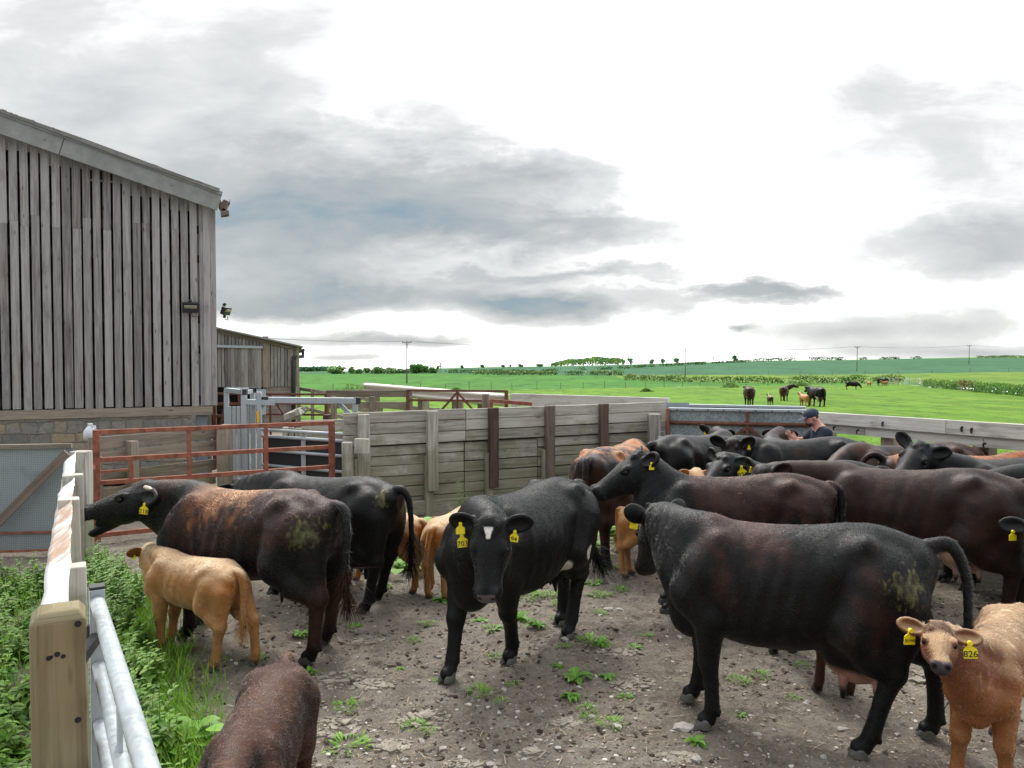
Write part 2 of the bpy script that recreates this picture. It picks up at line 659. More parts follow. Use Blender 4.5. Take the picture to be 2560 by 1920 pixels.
M['hoof_dark'] = material('dark hoof', flat_fn((0.030, 0.026, 0.024), 0.5, 0, 0.4, 30))
M['eye'] = material('dark eye', lambda t, b: {'Base Color': (0.005, 0.004, 0.004), 'Roughness': 0.18, 'Specular IOR Level': 0.25})
M['eye_white'] = material('pale eye rim', flat_fn((0.55, 0.5, 0.46), 0.3, 0, 0.05))


def stone_wall_fn(t, b):
    uv = t.uv()
    n = t.new('ShaderNodeTexNoise', ins={'Vector': uv, 'Scale': 2.2, 'Detail': 4})
    ux, uy, _ = t.sep(uv)
    nx, ny, _z = t.sep(n.outputs['Color'])
    q = t.comb(t.math('ADD', ux, t.math('MULTIPLY', t.math('SUBTRACT', nx, .5), .26)), t.math('ADD', uy, t.math('MULTIPLY', t.math('SUBTRACT', ny, .5), .20)))
    br = t.new('ShaderNodeTexBrick', offset=0.43, squash=0.62, squash_frequency=3, ins={'Vector': q, 'Color1': (0, 0, 0), 'Color2': (1, 1, 1), 'Mortar': (0.5, 0.5, 0.5), 'Scale': 1.0, 'Mortar Size': 0.016, 'Mortar Smooth': 0.6, 'Bias': 0.0, 'Brick Width': 0.40, 'Row Height': 0.21})
    cell = t.sep(br.outputs[0])[0]
    col = t.ramp(cell, [(0.0, (0.165, 0.16, 0.148)), (0.35, (0.26, 0.245, 0.21)), (0.6, (0.205, 0.20, 0.185)), (0.8, (0.35, 0.275, 0.165)), (1.0, (0.24, 0.235, 0.22))])
    d = t.noise(uv, 9, 6, 0.7)
    d2 = t.noise(uv, 2.4, 5, 0.65)
    col = t.mix(t.sstep(d, 0.45, 0.72), col, t.mix(0.6, col, (0.07, 0.066, 0.058)))
    col = t.mix(t.math('MULTIPLY', t.sstep(d2, 0.5, 0.7), .5), col, (0.29, 0.235, 0.15))
    col = t.mix(br.outputs['Fac'], col, (0.225, 0.20, 0.165))
    h = t.math('ADD', t.math('SUBTRACT', 1.0, br.outputs['Fac']), t.math('MULTIPLY', d, 0.8))
    return {'Base Color': col, 'Roughness': 0.92, 'Normal': t.bump(h, 0.9, 0.04)}


M['rubble'] = material('rubble stone wall', stone_wall_fn)


def block_fn(t, b):
    br = t.new('ShaderNodeTexBrick', ins={'Vector': t.uv(), 'Color1': (0.25, 0.205, 0.18), 'Color2': (0.32, 0.265, 0.235), 'Mortar': (0.37, 0.335, 0.30), 'Scale': 1.0, 'Mortar Size': 0.012, 'Brick Width': 0.45, 'Row Height': 0.225})
    n = t.noise(t.uv(), 5, 5, 0.65)
    return {'Base Color': t.mix(t.math('MULTIPLY', n, .45), br.outputs[0], (0.10, 0.085, 0.075)), 'Roughness': 0.95}


M['block'] = material('concrete block wall', block_fn)


def mud_fn(t, b):
    p = t.geo_pos()
    x, y, z = t.sep(p)
    a = t.noise(p, 0.55, 5, 0.6)
    f = t.noise(p, 7.0, 8, 0.68)
    g = t.noise(p, 42.0, 5, 0.7)
    gr = t.noise(p, 150.0, 3, 0.7)
    mixv = t.math('ADD', t.math('MULTIPLY', f, 0.55), t.math('ADD', t.math('MULTIPLY', g, 0.35), t.math('MULTIPLY', a, 0.35)))
    col = t.ramp(mixv, [(0.40, (0.045, 0.036, 0.027)), (0.50, (0.125, 0.103, 0.080)), (0.60, (0.20, 0.170, 0.135)), (0.76, (0.30, 0.262, 0.213))])
    # dry pale crust
    cr = t.math('MULTIPLY', t.sstep(t.noise(p, 1.25, 6, 0.62), 0.53, 0.62), t.sstep(f, 0.42, 0.56))
    col = t.mix(t.math('MULTIPLY', cr, 0.75), col, t.mix(g, (0.19, 0.168, 0.135), (0.36, 0.335, 0.285)))
    # chips and grit
    v1 = t.voro(p, 62.0)
    chip = t.math('MULTIPLY', t.sstep(v1.outputs['Distance'], 0.34, 0.24), t.math('GREATER_THAN', t.sep(v1.outputs['Color'])[0], 0.84))
    col = t.mix(t.math('MULTIPLY', chip, 0.8), col, t.mix(t.sep(v1.outputs['Color'])[1], (0.20, 0.17, 0.14), (0.46, 0.43, 0.39)))
    v2 = t.voro(t.map(p, (1, 1.6, 1), (3, 1, 0), (0, 0, .6)), 120.0)
    c2 = t.math('MULTIPLY', t.sstep(v2.outputs['Distance'], 0.42, 0.3), t.math('GREATER_THAN', t.sep(v2.outputs['Color'])[0], 0.80))
    col = t.mix(t.math('MULTIPLY', c2, 0.6), col, (0.30, 0.26, 0.20))
    h = t.math('ADD', t.math('ADD', t.math('MULTIPLY', f, 1.0), t.math('MULTIPLY', g, 0.55)), t.math('ADD', t.math('MULTIPLY', gr, 0.2), t.math('MULTIPLY', chip, 0.35)))
    return {'Base Color': col, 'Roughness': t.math('MULTIPLY_ADD', a, -0.25, 0.98), 'Specular IOR Level': 0.25, 'Normal': t.bump(h, 1.0, 0.045)}


M['mud'] = material('trodden mud', mud_fn)


def grass_ground_fn(c_lo, c_hi, c_pat, sc=1.0, rows=None):
    def fn(t, b):
        p = t.geo_pos()
        n1 = t.noise(t.map(p, (1, 0.55, 1)), 0.16 * sc, 6, 0.62)
        n2 = t.noise(t.map(p, (1, 0.6, 1)), 1.5 * sc, 6, 0.68)
        n3 = t.noise(p, 9 * sc, 5, 0.7)
        k = t.math('ADD', t.math('MULTIPLY', n2, 0.6), t.math('MULTIPLY', n3, 0.4))
        col = t.ramp(k, [(0.34, c_lo), (0.62, c_hi)])
        col = t.mix(t.sstep(n1, 0.42, 0.68), col, t.mix(0.55, col, c_pat))
        tuft = t.sstep(t.noise(t.map(p, (1, 0.40, 1), (9, 4, 0)), 0.75 * sc, 6, 0.68), 0.52, 0.63)
        col = t.mix(t.math('MULTIPLY', tuft, 0.75), col, tuple(x * 0.5 for x in c_lo))
        col = t.mix(t.math('MULTIPLY', t.sstep(t.noise(t.map(p, (1, .3, 1), (2, 7, 0)), 0.25 * sc, 5, .65), .46, .62), .5), col, tuple(x * .7 for x in c_lo))
        return {'Base Color': col, 'Roughness': 0.9, 'Specular IOR Level': 0.15, 'Normal': t.bump(k, 0.8, 0.12)}
    return fn


M['pasture'] = material('pasture', grass_ground_fn((0.055, 0.135, 0.007), (0.125, 0.255, 0.012), (0.155, 0.245, 0.018)))
M['upper'] = material('upper pasture', grass_ground_fn((0.07, 0.15, 0.010), (0.13, 0.24, 0.018), (0.17, 0.21, 0.028), 0.5))
M['crop'] = material('young bright crop', grass_ground_fn((0.032, 0.13, 0.010), (0.050, 0.18, 0.014), (0.062, 0.185, 0.015), 0.3))
M['crop2'] = material('blue green crop', grass_ground_fn((0.025, 0.10, 0.040), (0.036, 0.128, 0.052), (0.032, 0.11, 0.042), 0.18))
M['land'] = material('distant land', grass_ground_fn((0.11, 0.22, 0.05), (0.18, 0.32, 0.07), (0.22, 0.32, 0.08), 0.1))


def leaf_fn(c1, c2, trans=0.25, rough=0.55):
    def fn(t, b):
        col = t.attr('Col')
        rn = t.noise(t.obj(), 1.7, 4)
        b.inputs['Subsurface Weight'].default_value = 0.0
        out = [n for n in t.n if n.type == 'OUTPUT_MATERIAL'][0]
        cc = t.mix(rn, c1, c2)
        cc = t.mix(1.0, cc, col, 'MULTIPLY')
        tr = t.new('ShaderNodeBsdfTranslucent', ins={'Color': cc})
        ms = t.new('ShaderNodeMixShader', ins={0: trans})
        t.t.links.new(b.outputs[0], ms.inputs[1])
        t.t.links.new(tr.outputs[0], ms.inputs[2])
        t.t.links.new(ms.outputs[0], out.inputs[0])
        return {'Base Color': cc, 'Roughness': rough, 'Specular IOR Level': 0.35}
    return fn


M['nettle'] = material('nettle leaf', leaf_fn((0.075, 0.185, 0.018), (0.155, 0.31, 0.04)))
M['weed'] = material('weed leaf', leaf_fn((0.11, 0.27, 0.03), (0.19, 0.38, 0.06)))
M['grassblade'] = material('grass blade', leaf_fn((0.13, 0.30, 0.02), (0.21, 0.42, 0.03), 0.3))
M['treeleaf'] = material('tree leaf', leaf_fn((0.065, 0.15, 0.035), (0.12, 0.23, 0.06), 0.25))
M['bark'] = material('bark', flat_fn((0.10, 0.09, 0.075), 0.95, 0, 0.35, 3))
M['greybark'] = material('grey bark', flat_fn((0.30, 0.30, 0.29), 0.95, 0, 0.2, 3))
M['stone'] = material('pale field stone', flat_fn((0.36, 0.335, 0.30), 0.9, 0, 0.35, 25))
M['gravel'] = material('grit', lambda t, b: {'Base Color': t.attr('Col'), 'Roughness': 0.9, 'Specular IOR Level': 0.2})


def coat_fn(t, b):
    col = t.attr('Col')
    p = t.obj()
    n = t.noise(t.map(p, (22, 70, 60)), 1.0, 5, 0.7, 1.2)
    m_ = t.noise(p, 6.0, 4, 0.6)
    f = t.math('ADD', t.math('MULTIPLY', n, 0.7), t.math('MULTIPLY', m_, 0.6))
    k = t.math('MULTIPLY_ADD', f, 1.5, 0.02)
    cc = t.mix(1.0, col, t.comb(k, k, k), 'MULTIPLY')
    gl = t.math('MULTIPLY_ADD', n, 0.3, 0.31)
    return {'Base Color': cc, 'Roughness': gl, 'Specular IOR Level': 0.20, 'Normal': t.bump(f, 0.45, 0.012)}


M['coat'] = material('cattle coat', coat_fn)
M['coat_hair'] = material('cattle hair', lambda t, b: {'Base Color': t.attr('Col'), 'Roughness': 0.6, 'Specular IOR Level': 0.08})


def fur_fn(t, b):
    out = [n for n in t.n if n.type == 'OUTPUT_MATERIAL'][0]
    h = t.new('ShaderNodeBsdfHairPrincipled')
    h.parametrization = 'COLOR'
    t.put(h.inputs['Color'], t.attr('Col'))
    h.inputs['Roughness'].default_value = 0.25
    h.inputs['Radial Roughness'].default_value = 0.6
    t.t.links.new(h.outputs[0], out.inputs[0])


M['fur'] = material('cattle fur', fur_fn)


def fur_soft_fn(t, b):
    fur_fn(t, b)
    h = [n for n in t.n if n.type == 'BSDF_HAIR_PRINCIPLED'][0]
    h.inputs['Roughness'].default_value = 0.55
    h.inputs['Radial Roughness'].default_value = 0.75


M['fur_soft'] = material('calf fur', fur_soft_fn)
M['skin'] = material('human skin', lambda t, b: {'Base Color': t.mix(t.noise(t.obj(), 30, 3), (0.50, 0.24, 0.17), (0.62, 0.33, 0.25)), 'Roughness': 0.5})
M['beard'] = material('dark brown hair', flat_fn((0.045, 0.022, 0.014), 0.8, 0, 0.3, 60))
M['navy'] = material('navy cotton', flat_fn((0.008, 0.014, 0.030), 0.85, 0, 0.2, 15))
M['capnavy'] = material('faded navy cap cloth', flat_fn((0.028, 0.038, 0.062), 0.85, 0, 0.2, 25))
M['denim'] = material('work trousers', flat_fn((0.03, 0.035, 0.05), 0.9, 0, 0.2, 15))
M['white'] = material('white print', flat_fn((0.7, 0.7, 0.7), 0.7, 0, 0.05))
M['pole'] = material('grey pole timber', flat_fn((0.20, 0.185, 0.165), 0.9, 0, 0.15, 2))
M['straw'] = material('straw', flat_fn((0.42, 0.34, 0.21), 0.85, 0, 0.3, 10))
# ------------------------------------------------------------------ terrain
PXS = [-1600, 750, 1280, 2000, 2600, 4600]
DS = [0, 13.5, 16, 30, 57, 90, 125, 160, 250, 400, 650, 1000, 1600, 3000]
ZT = np.array([
    [0, 0, -.05, -.33, -.85, -1.4, -1.9, -2.2, -2.9, -3.8, -6.5, -11, -20, -45],
    [0, 0, -.05, -.33, -.88, -1.45, -1.9, -2.2, -2.9, -3.8, -6.3, -10.5, -20, -45],
    [0, 0, -.05, -.33, -.88, -1.5, -2.05, -2.45, -3.0, -3.0, -1.8, -3.5, -14, -45],
    [0, 0, -.05, -.33, -.88, -1.5, -2.15, -2.4, -2.0, 0.0, 3.9, 2.0, -8, -40],
    [0, 0, -.05, -.33, -.95, -1.45, -1.7, -1.6, -0.6, 2.2, 6.9, 11, 4, -30],
    [0, 0, -.05, -.33, -.95, -1.4, -1.5, -1.3, 0.2, 3.5, 9, 14, 8, -30]], float)


def terr(px, d):
    px, d = np.asarray(px, float), np.asarray(d, float)
    px, d = np.broadcast_arrays(px, d)
    zs = np.stack([np.interp(np.log(d + 4), np.log(np.array(DS) + 4.0), ZT[i]) for i in range(len(PXS))], 0)
    i = np.clip(np.searchsorted(PXS, px) - 1, 0, len(PXS) - 2)
    P = np.array(PXS, float)
    f = np.clip((px - P[i]) / (P[i + 1] - P[i]), 0, 1)
    f = f * f * (3 - 2 * f) * .5 + f * .5
    z0 = np.take_along_axis(zs, i[None], 0)[0]
    z1 = np.take_along_axis(zs, (i + 1)[None], 0)[0]
    return z0 + (z1 - z0) * f


def ground_at(px, d):
    """point of the terrain at photo column px and forward distance d"""
    return Vector(((px - 1280) / F * d, d, float(terr(px, d))))


def terr_xy(x, y):
    return terr(1280 + np.asarray(x) / np.maximum(np.asarray(y), .5) * F, y)


def strip_mesh(name, px0, px1, fa, fb, nr, nc, mat, noise=0.0, nsc=0.3, dz=0.0):
    px = np.linspace(px0, px1, nc)
    a, b = fa(px), fb(px)
    tt = np.linspace(0, 1, nr)[:, None]
    d = a[None] * (b / a)[None] ** tt
    PX = np.broadcast_to(px[None], d.shape)
    X = (PX - 1280) / F * d
    Z = terr(PX, d) + dz
    V = np.stack([X, d, Z], -1).reshape(-1, 3)
    if noise:
        V[:, 2] += noise * fbm(np.stack([V[:, 0], V[:, 1], V[:, 0] * 0], 1), nsc, 4, 3)
    i = np.arange(nr - 1)[:, None] * nc + np.arange(nc - 1)[None]
    Fc = np.stack([i, i + 1, i + nc + 1, i + nc], -1).reshape(-1, 4)
    return tag(mesh_np(name, V, Fc, mat), kind='structure')


def tab(xs, ys):
    return lambda px: np.interp(px, xs, ys)


YARD_END = tab([-1600, 400, 745, 775, 860, 1665, 2040, 2560, 4600], [44, 44, 40, 22, 17, 14.2, 13.6, 10.0, 8.5])
D1 = tab([-1600, 750, 1280, 1750, 2000, 2250, 2330, 2600, 4600], [88, 90, 120, 146, 158, 156, 128, 84, 60])
D2 = tab([-1600, 750, 1090, 1280, 1560, 2000, 2600, 4600], [390, 390, 370, 330, 275, 256, 240, 230])
D2b = lambda px: D2(px) * 1.0
D3 = tab([-1600, 750, 1280, 1600, 2000, 2300, 2600, 4600], [650, 650, 640, 620, 600, 640, 560, 560])
FAR = tab([-1600, 4600], [3000, 3000])
E0 = lambda px: px * 0 + 1.0

strip_mesh('pasture', -1600, 4600, YARD_END, D1, 150, 420, M['pasture'], 0.03, 0.9)
DH = lambda px: np.where(px < 1530, D2(px), np.maximum(np.interp(px, [1530, 1570, 1700, 1960, 2164, 2300, 2330, 4600], [285, 214, 187, 168.5, 166.5, 160, 128, 60]), D1(px) * 1.002))
strip_mesh('crop_field', -1600, 2320, D1, DH, 60, 500, M['crop'])
strip_mesh('upper_pasture', 1530, 4600, DH, D2, 60, 400, M['upper'])
strip_mesh('blue_green_field', -1600, 4600, D2, D3, 60, 300, M['crop2'])
strip_mesh('distant_land', -1600, 4600, D3, FAR, 60, 300, M['land'])


def yard_z(x, y):
    P = np.stack([x, y, np.zeros_like(x)], 1)
    z = 0.030 * fbm(P, 1.1, 3, 11) + 0.020 * fbm(P, 5.0, 3, 12)
    q = fbm(P, 17.0, 3, 13)
    z = z + 0.014 * q + 0.020 * np.clip(fbm(P, 31.0, 2, 14) - 0.25, 0, 1)
    # shallow hoof pits
    g = np.floor(P * np.array([6.0, 6.0, 1]))
    for ox in (-1, 0, 1):
        for oy in (-1, 0, 1):
            c = g + np.array([ox, oy, 0])
            i_ = c.astype(np.int64)
            on = _hash(i_[:, 0], i_[:, 1], i_[:, 2] * 0, 71) > .45
            cx = (c[:, 0] + .5 + .45 * _hash(i_[:, 0], i_[:, 1], i_[:, 2] * 0, 72)) / 6.0
            cy = (c[:, 1] + .5 + .45 * _hash(i_[:, 0], i_[:, 1], i_[:, 2] * 0, 73)) / 6.0
            r2 = ((x - cx)**2 + (y - cy)**2) / .052**2
            z = z + on * (-.016 * np.exp(-r2**2) + .006 * np.exp(-((np.sqrt(r2) - 1.35) / .3)**2))
    return z - 0.010


def yard():
    px = np.concatenate([np.linspace(-1600, -60, 120), np.linspace(-55, 2620, 1000), np.linspace(2630, 4600, 120)])
    b = YARD_END(px) + 0.25
    tn, tf = np.linspace(0, 1, 50)[:-1, None], np.linspace(0, 1, 480)[:, None]
    d = np.concatenate([1.0 * (3.6 + px * 0)[None] ** tn, 3.6 * (b / 3.6)[None] ** tf], 0)
    n1 = d.shape[0]
    X = ((px - 1280) / F)[None] * d
    V = np.stack([X, d, np.zeros_like(d)], -1).reshape(-1, 3)
    V[:, 2] = yard_z(V[:, 0], V[:, 1]) + np.minimum(terr_xy(V[:, 0], V[:, 1]), 0)
    nc = len(px)
    i = np.arange(n1 - 1)[:, None] * nc + np.arange(nc - 1)[None]
    Fc = np.stack([i, i + 1, i + nc + 1, i + nc], -1).reshape(-1, 4)
    tag(mesh_np('yard_ground', V, Fc, M['mud']), kind='structure')


yard()
# the ground under and behind the camera
tag(mesh_np('ground_behind', np.array([[-40, -30, -.02], [40, -30, -.02], [40, 1.05, -.02], [-40, 1.05, -.02]]), np.array([[0, 1, 2, 3]]), M['mud']), kind='structure')
# ------------------------------------------------------------------ large barn
def planks_on(mb, A, B, ztop, zbot, pitch, width, th, jit=0.01, split=None, skip=0.0, out=None, lap=0.0):
    """vertical boards between ground points A and B; ztop(s), zbot(s) functions of the distance along"""
    A, B = Vector(A), Vector(B)
    d = (B - A)
    L = d.length
    d.normalize()
    n = Vector((d.y, -d.x, 0)) if out is None else Vector(out)
    s = pitch / 2
    while s < L - width / 2:
        o = n * (th / 2 + RND.uniform(0, .006))
        wv = width + RND.uniform(-.006, .006)
        z0, z1 = zbot(s) + RND.uniform(-jit, jit), min(ztop(s - wv / 2), ztop(s + wv / 2))
        p = A + d * s + o
        cuts = [z0, z1]
        if split:
            for zz in split:
                if z0 + .3 < zz < z1 - .3 and RND.random() < .4:
                    cuts.insert(-1, zz + RND.uniform(-.12, .12))
        tl = RND.uniform(-.004, .004)
        for c0, c1 in zip(cuts, cuts[1:]):
            o2 = n * RND.uniform(0, .006)
            q0 = Vector((p.x, p.y, c0)) + o2 + d * tl
            q1 = Vector((p.x, p.y, c1 - (.003 if c1 != z1 else 0))) + o2 - d * tl
            mb.beam(q0, q1, th, wv, up=d, seg=1)
        s += pitch + RND.uniform(-.004, .004)


def up_at(P, Y0):
    return P


bR = W(534, 1013, 15.5)
bL = W(0, 1031, 14.0)
bdir = (Vector((bR.x, bR.y, 0)) - Vector((bL.x, bL.y, 0))).normalized()
bn = Vector((bdir.y, -bdir.x, 0))                     # towards the camera
BR = Vector((bR.x, bR.y, 0))
BL = BR - bdir * 9.0                                   # the gable runs on beyond the frame
LB = 9.0
ZB = bR.z
EAVE = W(548, 520, 15.5).z
SL = math.tan(R(16.5))
ridge = EAVE + SL * LB


def barn_top(s):
    return EAVE + SL * (LB - s)


barn = thing('barn', 'large weathered timber barn with slatted boarding on a stone base', 'barn', BR - bdir * 4.5)
m = MB()
planks_on(m, BL, BR, lambda s: barn_top(s) + 0.02, lambda s: ZB, 0.168, 0.130, 0.024, 0.015, split=[4.95])
m.beam(BR + bn * .022 - bdir * .10 + Vector((0, 0, ZB)), BR + bn * .022 - bdir * .10 + Vector((0, 0, EAVE + .03)), .03, .13, up=bdir)
m.beam(BR + bn * .022 + bdir * .02 + Vector((0, 0, ZB)), BR + bn * .022 + bdir * .02 + Vector((0, 0, EAVE)), .03, .10, up=bdir)
m.build('boarding', M['board'], barn)
# near-black sheet painted as inner shade; rails behind the boards share its colour
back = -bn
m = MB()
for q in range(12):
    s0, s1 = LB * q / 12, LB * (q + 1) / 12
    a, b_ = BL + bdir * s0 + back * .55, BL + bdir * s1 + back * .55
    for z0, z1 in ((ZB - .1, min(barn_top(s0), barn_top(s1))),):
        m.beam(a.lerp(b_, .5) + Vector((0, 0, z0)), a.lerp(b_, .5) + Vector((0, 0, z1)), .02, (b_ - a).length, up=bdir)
m.build('inner_shade_sheet', M['dark'], barn)
m = MB()
for zz in (ZB + .12, 2.6, 3.2, 4.4, 4.98, 5.9, 6.7):
    s0 = 0
    s1 = LB if zz < EAVE else LB - (zz - EAVE) / SL
    if s1 > .5:
        m.beam(BL + back * .045 + Vector((0, 0, zz)), BL + bdir * (s1 - .08) + back * .045 + Vector((0, 0, zz)), .07, .16)
m.build('cladding_rail', M['dark'], barn)
m = MB()
m.beam(BL + bn * .012 + Vector((0, 0, ZB - .10)), BR - bdir * .02 + bn * .012 + Vector((0, 0, ZB - .10)), .08, .17)
m.build('sill_beam', M['oldrail'], barn)
m = MB()
m.beam(BL + back * .22 + Vector((0, 0, (ZB - .19) / 2)), BR - bdir * .42 + back * .22 + Vector((0, 0, (ZB - .19) / 2)), .5, ZB - .19)
m.build('stone_plinth', M['rubble'], barn)
m = MB()
m.beam(BR - bdir * .22 + back * .12, BR - bdir * .22 + back * .12 + Vector((0, 0, EAVE + .2)), .2, .2, up=bdir)
m.build('steel_column', M['steelpost'], barn)
# side wall boards going back
DEP = 9.0
m = MB()
planks_on(m, BR, BR + back * DEP, lambda s: EAVE, lambda s: ZB, 0.17, 0.145, 0.024)
m.build('boarding', M['board'], barn)
m = MB()
m.beam(BR - bdir * .16 + back * .6 + Vector((0, 0, .65)), BR - bdir * .16 + back * DEP + Vector((0, 0, .65)), .3, 1.3)
m.build('stone_plinth', M['rubble'], barn)
# roof sheet and barge boards
e0 = BR + bdir * .14 + bn * .26
slope = (-bdir * math.cos(math.atan(SL)) + Vector((0, 0, math.sin(math.atan(SL))))).normalized()
nrm = slope.cross(bn).normalized()
if nrm.z < 0:
    nrm = -nrm
zE = EAVE - SL * .14
m = MB()
c0 = e0 + Vector((0, 0, zE + .33)) - bn * (DEP / 2 + .2)
Lr = LB / math.cos(math.atan(SL)) + .4
m.beam(c0, c0 + slope * Lr, DEP + .6, .07, up=nrm, seg=12, jit=.012)
for k in range(150):
    q = RND.uniform(.02, Lr)
    p = e0 + Vector((0, 0, zE + .36)) + slope * q - bn * RND.uniform(0, .15) + bn * .05
    m.beam(p, p + slope * RND.uniform(.03, .09), RND.uniform(.03, .07), RND.uniform(.02, .05), up=nrm)
m.build('roof', M['roof'], barn)
cut = (BR - (W(158, 365, 14.35))).length
m = MB()
o0 = e0 + Vector((0, 0, zE + .12)) + bn * .02
sj = (W(158, 320, 14.4) - e0).dot(-bdir) / math.cos(math.atan(SL))
m.beam(o0, o0 + slope * (sj - .008), .035, .36, up=nrm)
m.beam(o0 + slope * (sj + .008), o0 + slope * Lr, .03, .36, up=nrm)
m.build('barge_board', M['concrete'], barn, .004)
m = MB()
m.beam(o0 + nrm * .17 + bn * .02, o0 + slope * Lr + nrm * .17 + bn * .02, .05, .07, up=nrm)
for q in (.9, 3.1, 5.0):
    m.tube([o0 + slope * q + bn * .015, o0 + slope * q + bn * .05], .02, 8)
m.build('roof_edge_cap', M['concrete'], barn)
m = MB()
gz = zE + .10
g0 = BR + bdir * .25 + bn * .22 + Vector((0, 0, gz))
m.strip([(-.09, .1), (-.08, .02), (-.03, -.04), (.03, -.04), (.08, .02), (.09, .1)], g0, g0 - bn * .7, bdir, seg=4)
m.beam(g0 + Vector((-.10, 0, -.20)), g0 + Vector((.05, .05, -.17)), .12, .10, jit=.012, seg=2)
m.beam(g0 + Vector((-.04, 0, -.08)), g0 + Vector((.03, .0, .06)), .14, .10, jit=.012, seg=2)
m.build('gutter', M['sleeper2'], barn)


def floodlight(p, n, sc=1.0):
    side = Vector((n.y, -n.x, 0))
    f = MB()
    f.beam(p + n * .02 + Vector((0, 0, .0)), p + n * .10 + Vector((0, 0, -.03)), .30 * sc, .20 * sc)
    f.beam(p + Vector((0, 0, .1)), p + n * .06 + Vector((0, 0, .13)), .05, .05)
    o = f.build('floodlight', M['blackmetal'], barn, .006)
    g = MB()
    g.beam(p + n * .101 + Vector((0, 0, -.025)), p + n * .106 + Vector((0, 0, -.032)), .23 * sc, .13 * sc)
    l = g.build('floodlight_glass', M['lens'])
    l.parent = o
    k = MB()
    k.beam(p + n * .02 + Vector((0, 0, -.16)), p + n * .03 + Vector((0, 0, -.10)), .03, .05)
    k.tube([p + n * .03 + side * -.1 + Vector((0, 0, -.12)), p + n * .03 + side * -.12 + Vector((0, 0, -.2)), p + n * .02 + side * -.02 + Vector((0, 0, -.18))], .008, 6)
    k = k.build('floodlight_cable', M['blackmetal'])
    k.parent = o


floodlight(W(476, 767, 15.25), bn, 1.0)
floodlight(W(537, 773, 15.6) + Vector((.06, .3, 0)), (bdir * .8 + bn * .6).normalized(), .8)

# ------------------------------------------------------------------ far barn
FY = 32.0
fR = W(746, 966, FY)
fzb = fR.z
FR = Vector((fR.x, fR.y, 0))
fdir = Vector((1, .31, 0)).normalized()
fn_ = Vector((fdir.y, -fdir.x, 0))
fE = W(746, 868, FY).z
fS = (W(535, 820, FY).z - fE) / 3.55
LF = 6.5
FL = FR - fdir * LF
gz0 = -.4
fbarn = thing('barn', 'smaller boarded barn with sliding door standing behind the large barn', 'barn', FR - fdir * 3)
doorR = (W(656, 900, FY) - FL).dot(fdir)
doorL = (W(572, 900, FY) - FL).dot(fdir)
ftop = lambda s: fE + fS * (LF - s) - .14
m = MB()
planks_on(m, FL, FR, ftop, lambda s: fzb, .135, .112, .022)
m.build('boarding', M['board_far'], fbarn)
m = MB()
a, b_ = FL - fn_ * .12, FR - fn_ * .12
for q in range(60):
    s0, s1 = LF * q / 60, LF * (q + 1) / 60
    c = FL + fdir * ((s0 + s1) / 2) - fn_ * .06
    m.beam(c + Vector((0, 0, fzb)), c + Vector((0, 0, ftop(s1) + .03)), .02, LF / 60, up=fdir)
m.build('inner_shade_sheet', M['dark'], fbarn)  # near-black sheet standing in for the shade behind the board gaps
m = MB()
planks_on(m, FL + fdir * doorL + fn_ * .07, FL + fdir * doorR + fn_ * .07, lambda s: W(600, 867, FY).z, lambda s: fzb - .08, .13, .122, .022)
dr = m.build('sliding_door', M['board_far'], fbarn)
m = MB()
m.beam(FL + fdir * (doorL - .9) + fn_ * .11 + Vector((0, 0, W(600, 866, FY).z)), FL + fdir * (doorR + .02) + fn_ * .11 + Vector((0, 0, W(600, 867, FY).z - .03)), .09, .10)
m.build('door_track', M['galv'], fbarn)
m = MB()
p = FL + fdir * (doorR + .13) + fn_ * .035
m.beam(p + Vector((0, 0, fzb - .03)), p + Vector((0, 0, W(660, 842, FY).z)), .04, .22, up=fdir)
p = FR - fdir * .28 + fn_ * .03
m.beam(p + Vector((0, 0, fzb - .03)), p + Vector((0, 0, fE)), .03, .12, up=fdir)
p = FR - fdir * .02 + fn_ * .035
m.beam(p + Vector((0, 0, gz0)), p + Vector((0, 0, fE)), .10, .12, up=fdir)
m.build('cover_board', M['oldrail'], fbarn)
m = MB()
wl = FL + fdir * (doorR + .02)
m.beam(wl - fn_ * .12 + Vector((0, 0, (fzb + gz0) / 2)), FR - fdir * .1 - fn_ * .12 + Vector((0, 0, (fzb + gz0) / 2)), .22, fzb - gz0)
m.beam(FR - fdir * .2 - fn_ * .24 + Vector((0, 0, (fE + gz0) / 2)), FR - fdir * .2 - fn_ * 9 + Vector((0, 0, (fE + gz0) / 2)), .22, fE - gz0)
m.build('block_wall', M['block'], fbarn)
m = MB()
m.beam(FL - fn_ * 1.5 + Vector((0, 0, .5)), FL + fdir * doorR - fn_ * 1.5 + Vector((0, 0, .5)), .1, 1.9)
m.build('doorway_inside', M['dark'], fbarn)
fsl = (-fdir + Vector((0, 0, fS))).normalized()
fnr = fsl.cross(fn_).normalized()
if fnr.z < 0:
    fnr = -fnr
m = MB()
c0 = FR + fdir * .18 - fn_ * 4.3 + Vector((0, 0, fE - fS * .18 + .05))
m.beam(c0, c0 + fsl * 7.2, 9.2, .06, up=fnr)
m.build('roof', M['concrete'], fbarn)
m = MB()
c0 = FR + fdir * .14 + fn_ * .06 + Vector((0, 0, fE - fS * .14 - .05))
m.beam(c0, c0 + fsl * 7.2, .03, .2, up=fnr)
m.build('barge_board', M['oldrail'], fbarn)
m = MB()
gp = FR + fdir * .2 + Vector((0, 0, fE - .13))
m.tube([gp + fn_ * .1, gp - fn_ * 9], .075, 8)
gq = FR + fdir * .12
